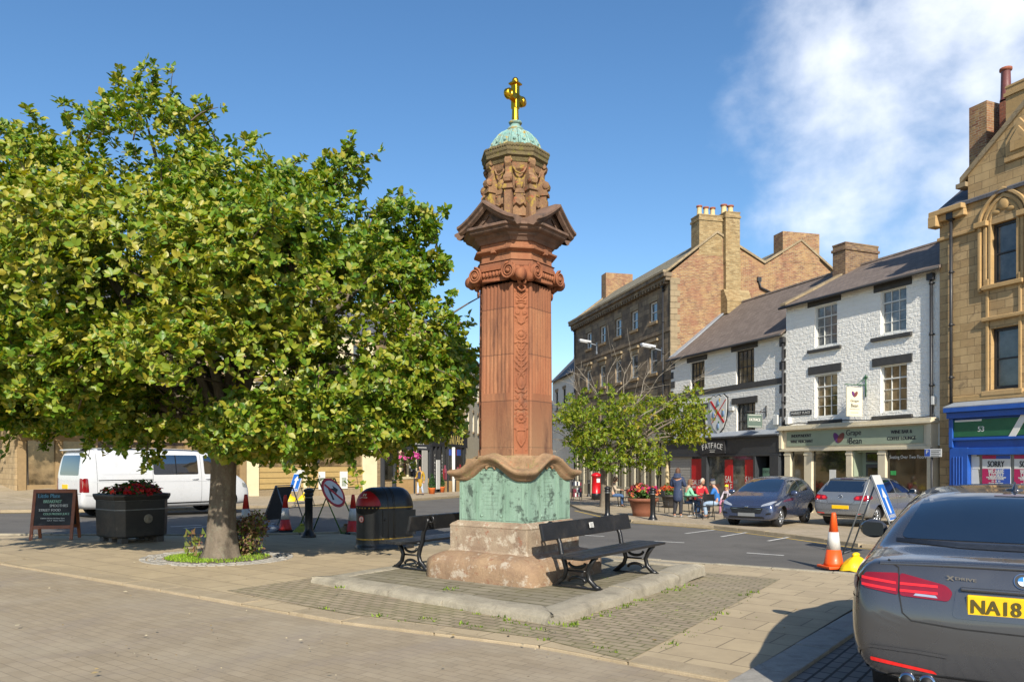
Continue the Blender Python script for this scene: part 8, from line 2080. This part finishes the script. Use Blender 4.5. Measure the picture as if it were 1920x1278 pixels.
def person(label, loc, rotz, P, col, scale=1.0, hairlen=0, hat=None, coat=None, hairless=False, group=None):
    """P holds joint positions (metres, facing -y)"""
    V = {k: Vector(v) for k, v in P.items()}
    hd = V['head']; face = Vector(P.get('face', (0, -1, 0))).normalized()
    # head with nose, ears, brow and chin joined to the body surface
    ex = MB(); up = Vector((0, 0, 1)); sd = face.cross(up).normalized()
    M_ = Matrix((( -sd.x, -face.x, 0), (-sd.y, -face.y, 0), (0, 0, 1))).to_4x4(); M_.translation = hd
    ex.T = M_
    prof = [(.002, -.118), (.035, -.112), (.054, -.085), (.066, -.045), (.073, 0), (.076, .04), (.07, .075), (.05, .102), (.022, .115), (.001, .118)]
    ex.T = M_ @ Matrix.Diagonal((1, 1.2, 1, 1)); ex.lathe(prof, 16, cap=False); ex.T = M_
    ex.ball((0, -.09, -.015), .014, 8, 0, (.9, 1.2, 1.6)); ex.ball((0, -.075, -.085), .03, 8, 0, (1, .7, .7))
    for s in (-1, 1): ex.ball((s*.076, .01, -.005), .022, 8, 0, (.4, .8, 1.3))
    # hands with palm, four fingers and a thumb
    for s in ('l', 'r'):
        w = V['wrist_'+s]; d = (w-V['elbow_'+s]).normalized(); q = d.to_track_quat('Z', 'X').to_matrix().to_4x4(); q.translation = w
        ex.T = q @ Matrix.Diagonal((1, 1 if s == 'l' else -1, 1, 1)); ex.ball((0, 0, .05), .042, 8, 0, (.5, .95, 1.1), 6)
        for k, (y, L) in enumerate(((-.03, .06), (-.01, .075), (.011, .07), (.03, .055))): ex.tube([(0, y, .08), (-.008, y*1.05, .08+L*.5), (-.03, y*1.05, .08+L)], [.0095, .009, .007], 6)
        ex.tube([(0, -.036, .035), (-.015, -.065, .06), (-.02, -.07, .085)], [.011, .01, .008], 6)
    ex.T = Matrix.Identity(4)
    J = [(V['pelvis'], (.135, .10)), (V['waist'], (.12, .095)), (V['chest'], (.145, .105)), (V['neck'], .055), (hd-up*.06, .05)]; E = [(0, 1), (1, 2), (2, 3), (3, 4)]
    for s in ('l', 'r'):
        b = len(J); J += [(V['shoulder_'+s], .062), (V['elbow_'+s], .042), (V['wrist_'+s], .03)]; E += [(2, b), (b, b+1), (b+1, b+2)]
        b = len(J); J += [(V['hip_'+s], .09), (V['knee_'+s], .06), (V['ankle_'+s], .042), (V['toe_'+s], .035)]; E += [(0, b), (b, b+1), (b+1, b+2), (b+2, b+3)]
    body = skin_tree('person', J, E, skin_m, None, 0, 1, ex); body.location = loc; body.rotation_euler = (0, 0, rotz); body.scale = (scale,)*3
    tag(body, label, 'person', group)
    top = cloth('cloth_'+col['top'].lstrip('#'), col['top']); leg = cloth('cloth_'+col['legs'].lstrip('#'), col['legs']); shoe = plain('shoe_'+col['shoe'].lstrip('#'), col['shoe'], .6, .1)
    k = 1.0 if not coat else 1.12
    J = [(V['pelvis']+up*.03, (.155*k, .125*k)), (V['waist'], (.14*k, .115*k)), (V['chest'], (.168*k, .125*k)), (V['neck']-up*.03, .075)]; E = [(0, 1), (1, 2), (2, 3)]
    for s in ('l', 'r'):
        b = len(J); J += [(V['shoulder_'+s], .078*k), (V['elbow_'+s], .06*k), (V['wrist_'+s], .046*k)]; E += [(2, b), (b, b+1), (b+1, b+2)]
    if coat:
        b = len(J); J += [(V['pelvis']-up*.2, (.19, .15)), (V['pelvis']-up*coat, (.205, .17))]; E += [(0, b), (b, b+1)]
    skin_tree('coat' if coat else 'jacket', J, E, top, body, 1, 1)
    J = [(V['pelvis']+up*.05, (.148, .115)), (V['pelvis']-up*.04, (.15, .12))]; E = [(0, 1)]
    for s in ('l', 'r'):
        b = len(J); J += [(V['hip_'+s], .105), (V['knee_'+s], .078), (V['ankle_'+s]+up*.02, .062)]; E += [(1, b), (b, b+1), (b+1, b+2)]
    skin_tree('trousers', J, E, leg, body, 0, 1)
    for s in ('l', 'r'):
        m = MB(); a = V['ankle_'+s]; t = V['toe_'+s]; m.tube([a+Vector((0, 0, -.02)), a.lerp(t, .3)+Vector((0, 0, -.02)), t+Vector((0, 0, 0)), t+(t-a).normalized()*.045], [.05, .052, .045, .02], 8); m.build('shoe', shoe, body)
    hm = plain('hair_'+col['hair'].lstrip('#'), col['hair'], .7, .25, 30, bump=.5, bscale=60)
    h = MB(); h.T = M_
    rows = []
    for i in range(9):
        row = []
        for j in range(20):
            a = 2*math.pi*j/20; fr = max(0, -math.sin(a)); low = (-.06-hairlen)*(1-fr)+.055*fr; z = .13-(.13-low)*(i/8)**1.1; zz = max(-.11, min(.118, z)); r = .083*math.sqrt(max(.02, 1-(max(0, zz)/.135)**2)); r = max(r, .02) if i else .002
            row.append((r*math.cos(a)*1.03, r*1.22*math.sin(a)+.006, z))
        rows.append(row)
    h.grid(rows[::-1], 0, True, closeu=True); h.build('hair', hm, body)
    e = MB(); e.T = M_
    for s in (-1, 1): e.ball((s*.03, -.083, .012), .0105, 8, 0, (1, .6, .8), 6)
    e.box(-.025, .025, -.088, -.08, -.062, -.054); e.build('face_features', ink, body)
    if hat:
        m = MB(); m.T = M_; m.lathe([(.12, .045), (.105, .05), (.094, .06), (.09, .1), (.07, .135), (.002, .145)], 16, cap=False) if hat[0] == 'brim' else m.lathe([(.094, .045), (.094, .09), (.075, .13), (.002, .14)], 16, cap=False)
        if hat[0] == 'cap': m.prism([(-.07, 0), (.07, 0), (.05, .08), (-.05, .08)], (0, -.1, .048), (1, 0, 0), (0, -1, -.15), (0, 0, .012))
        m.build('hat', cloth('hat_'+hat[1].lstrip('#'), hat[1]), body)
    return body
def standing(lean=0, step=0, arms=((-.24, .02, 1.08), (-.24, -.06, .84), (.24, .02, 1.08), (.24, -.06, .84)), face=(0, -1, 0)):
    return dict(pelvis=(0, 0, .94), waist=(0, .0, 1.1), chest=(0, .01, 1.3), neck=(0, .02, 1.48), head=(0, -.01, 1.62), face=face, shoulder_l=(-.17, .02, 1.40), elbow_l=arms[0], wrist_l=arms[1], shoulder_r=(.17, .02, 1.40), elbow_r=arms[2], wrist_r=arms[3],
                hip_l=(-.09, 0, .88), knee_l=(-.10, -.03-step*.5, .48), ankle_l=(-.11, .02-step, .09), toe_l=(-.12, -.12-step, .04), hip_r=(.09, 0, .88), knee_r=(.10, -.02+step*.3, .48), ankle_r=(.11, .04+step, .09), toe_r=(.12, -.1+step, .04))
def seated(lean=.05, hands=((-.16, -.33, .78), (.16, -.33, .78)), face=(0, -1, -.1), k=.46):
    return dict(pelvis=(0, .02, k+.1), waist=(0, .04-lean*.3, k+.28), chest=(0, .04-lean, k+.48), neck=(0, .04-lean*1.4, k+.65), head=(0, .0-lean*1.7, k+.80), face=face, shoulder_l=(-.17, .05-lean*1.2, k+.58), elbow_l=(-.23, -.06-lean, k+.32), wrist_l=hands[0], shoulder_r=(.17, .05-lean*1.2, k+.58), elbow_r=(.23, -.06-lean, k+.32), wrist_r=hands[1],
                hip_l=(-.09, -.02, k+.08), knee_l=(-.13, -.42, k+.07), ankle_l=(-.13, -.40, .09), toe_l=(-.14, -.54, .04), hip_r=(.09, -.02, k+.08), knee_r=(.13, -.42, k+.07), ankle_r=(.13, -.36, .09), toe_r=(.14, -.5, .04))
def toward(dx, dy): return math.atan2(dx, -dy)      # turn local -y towards (dx, dy)
p = gp(1271, 970); person('standing person in a long navy hooded raincoat and dark trousers, back turned', p, toward(.5, .86), standing(arms=((-.25, -.02, 1.12), (-.12, -.22, 1.14), (.25, -.02, 1.12), (.12, -.22, 1.12))), dict(top='#2c3852', legs='#26262b', shoe='#8a8a88', hair='#5a3d2a'), 1.0, .0, coat=.42)
NAVY = bpy.context.scene.collection.objects[-1]
h = MB(); bd = [o for o in C.objects if o.name.startswith('person')][-1]
rows = []
for i in range(6):
    u = i/5; rows.append([((.14-.02*u)*math.cos(a), .06+(.085-.01*u)*math.sin(a)+.03*(1-u), 1.40+.16*u*(1 if math.sin(a) > -.3 else .5)) for a in [2*math.pi*j/16 for j in range(16)]])
h.grid(rows, 0, True, closeu=True); h.build('hood', MATS['cloth_2c3852'], bd)
p = gp(788, 928); person('person in a long mustard coat over navy shirt and light jeans, walking past the shops', p, toward(-.35, -.9), standing(step=.12, arms=((-.26, .05, 1.12), (-.2, -.2, 1.06), (.26, .04, 1.1), (.27, -.04, .86))), dict(top='#9a7a1e', legs='#a9b4c4', shoe='#2a2a30', hair='#2a2019'), 1.02, .01, coat=.5)
bd = [o for o in C.objects if o.name.startswith('person')][-1]
h = MB(); h.prism([(-.07, 0), (.07, 0), (.1, .34), (.04, .42), (-.04, .42), (-.1, .34)], (0, -.15, 1.0), (1, 0, 0), (0, .06, 1), (0, .05, 0)); h.build('shirt', cloth('cloth_navy_shirt', '#262b45'), bd)
p = gp(1345, 972); person('seated person in a bright blue jacket and navy cap, side on at the cafe table', p, toward(-.75, .4), seated(.1), dict(top='#2a6bb0', legs='#8fa3b8', shoe='#3a3a3e', hair='#8a8278'), 1.0, hat=('cap', '#2a2f3f'))
p = gp(1312, 962); person('seated person in a red jacket with short white hair at the cafe table', p, toward(.2, -.6), seated(.12), dict(top='#b0202e', legs='#3a3a42', shoe='#2a2a2a', hair='#c9c0b0'), 1.0, .02)
p = gp(1288, 967); person('seated person in a pale green top and jeans, beside the navy coated person', p, toward(.8, .2), seated(.08), dict(top='#7fc09a', legs='#4a6488', shoe='#c0c0bc', hair='#6a4a33'), .98, .03)
p = gp(1363, 964); person('small child in a pale grey top and bright yellow hat next to the blue hatchback', p, toward(-.6, -.5), seated(.02, k=.62), dict(top='#b0a6ac', legs='#a06a80', shoe='#5a4a4a', hair='#8a6a45'), .74, .02, hat=('brim', '#d8c81a'))
p = gp(1150, 950); person('seated person with dark hair and pale top, half hidden by the small tree trunk', p, toward(.9, -.15), seated(.06), dict(top='#a89a88', legs='#3f5a80', shoe='#4a4038', hair='#33261e'), 1.0, .04)
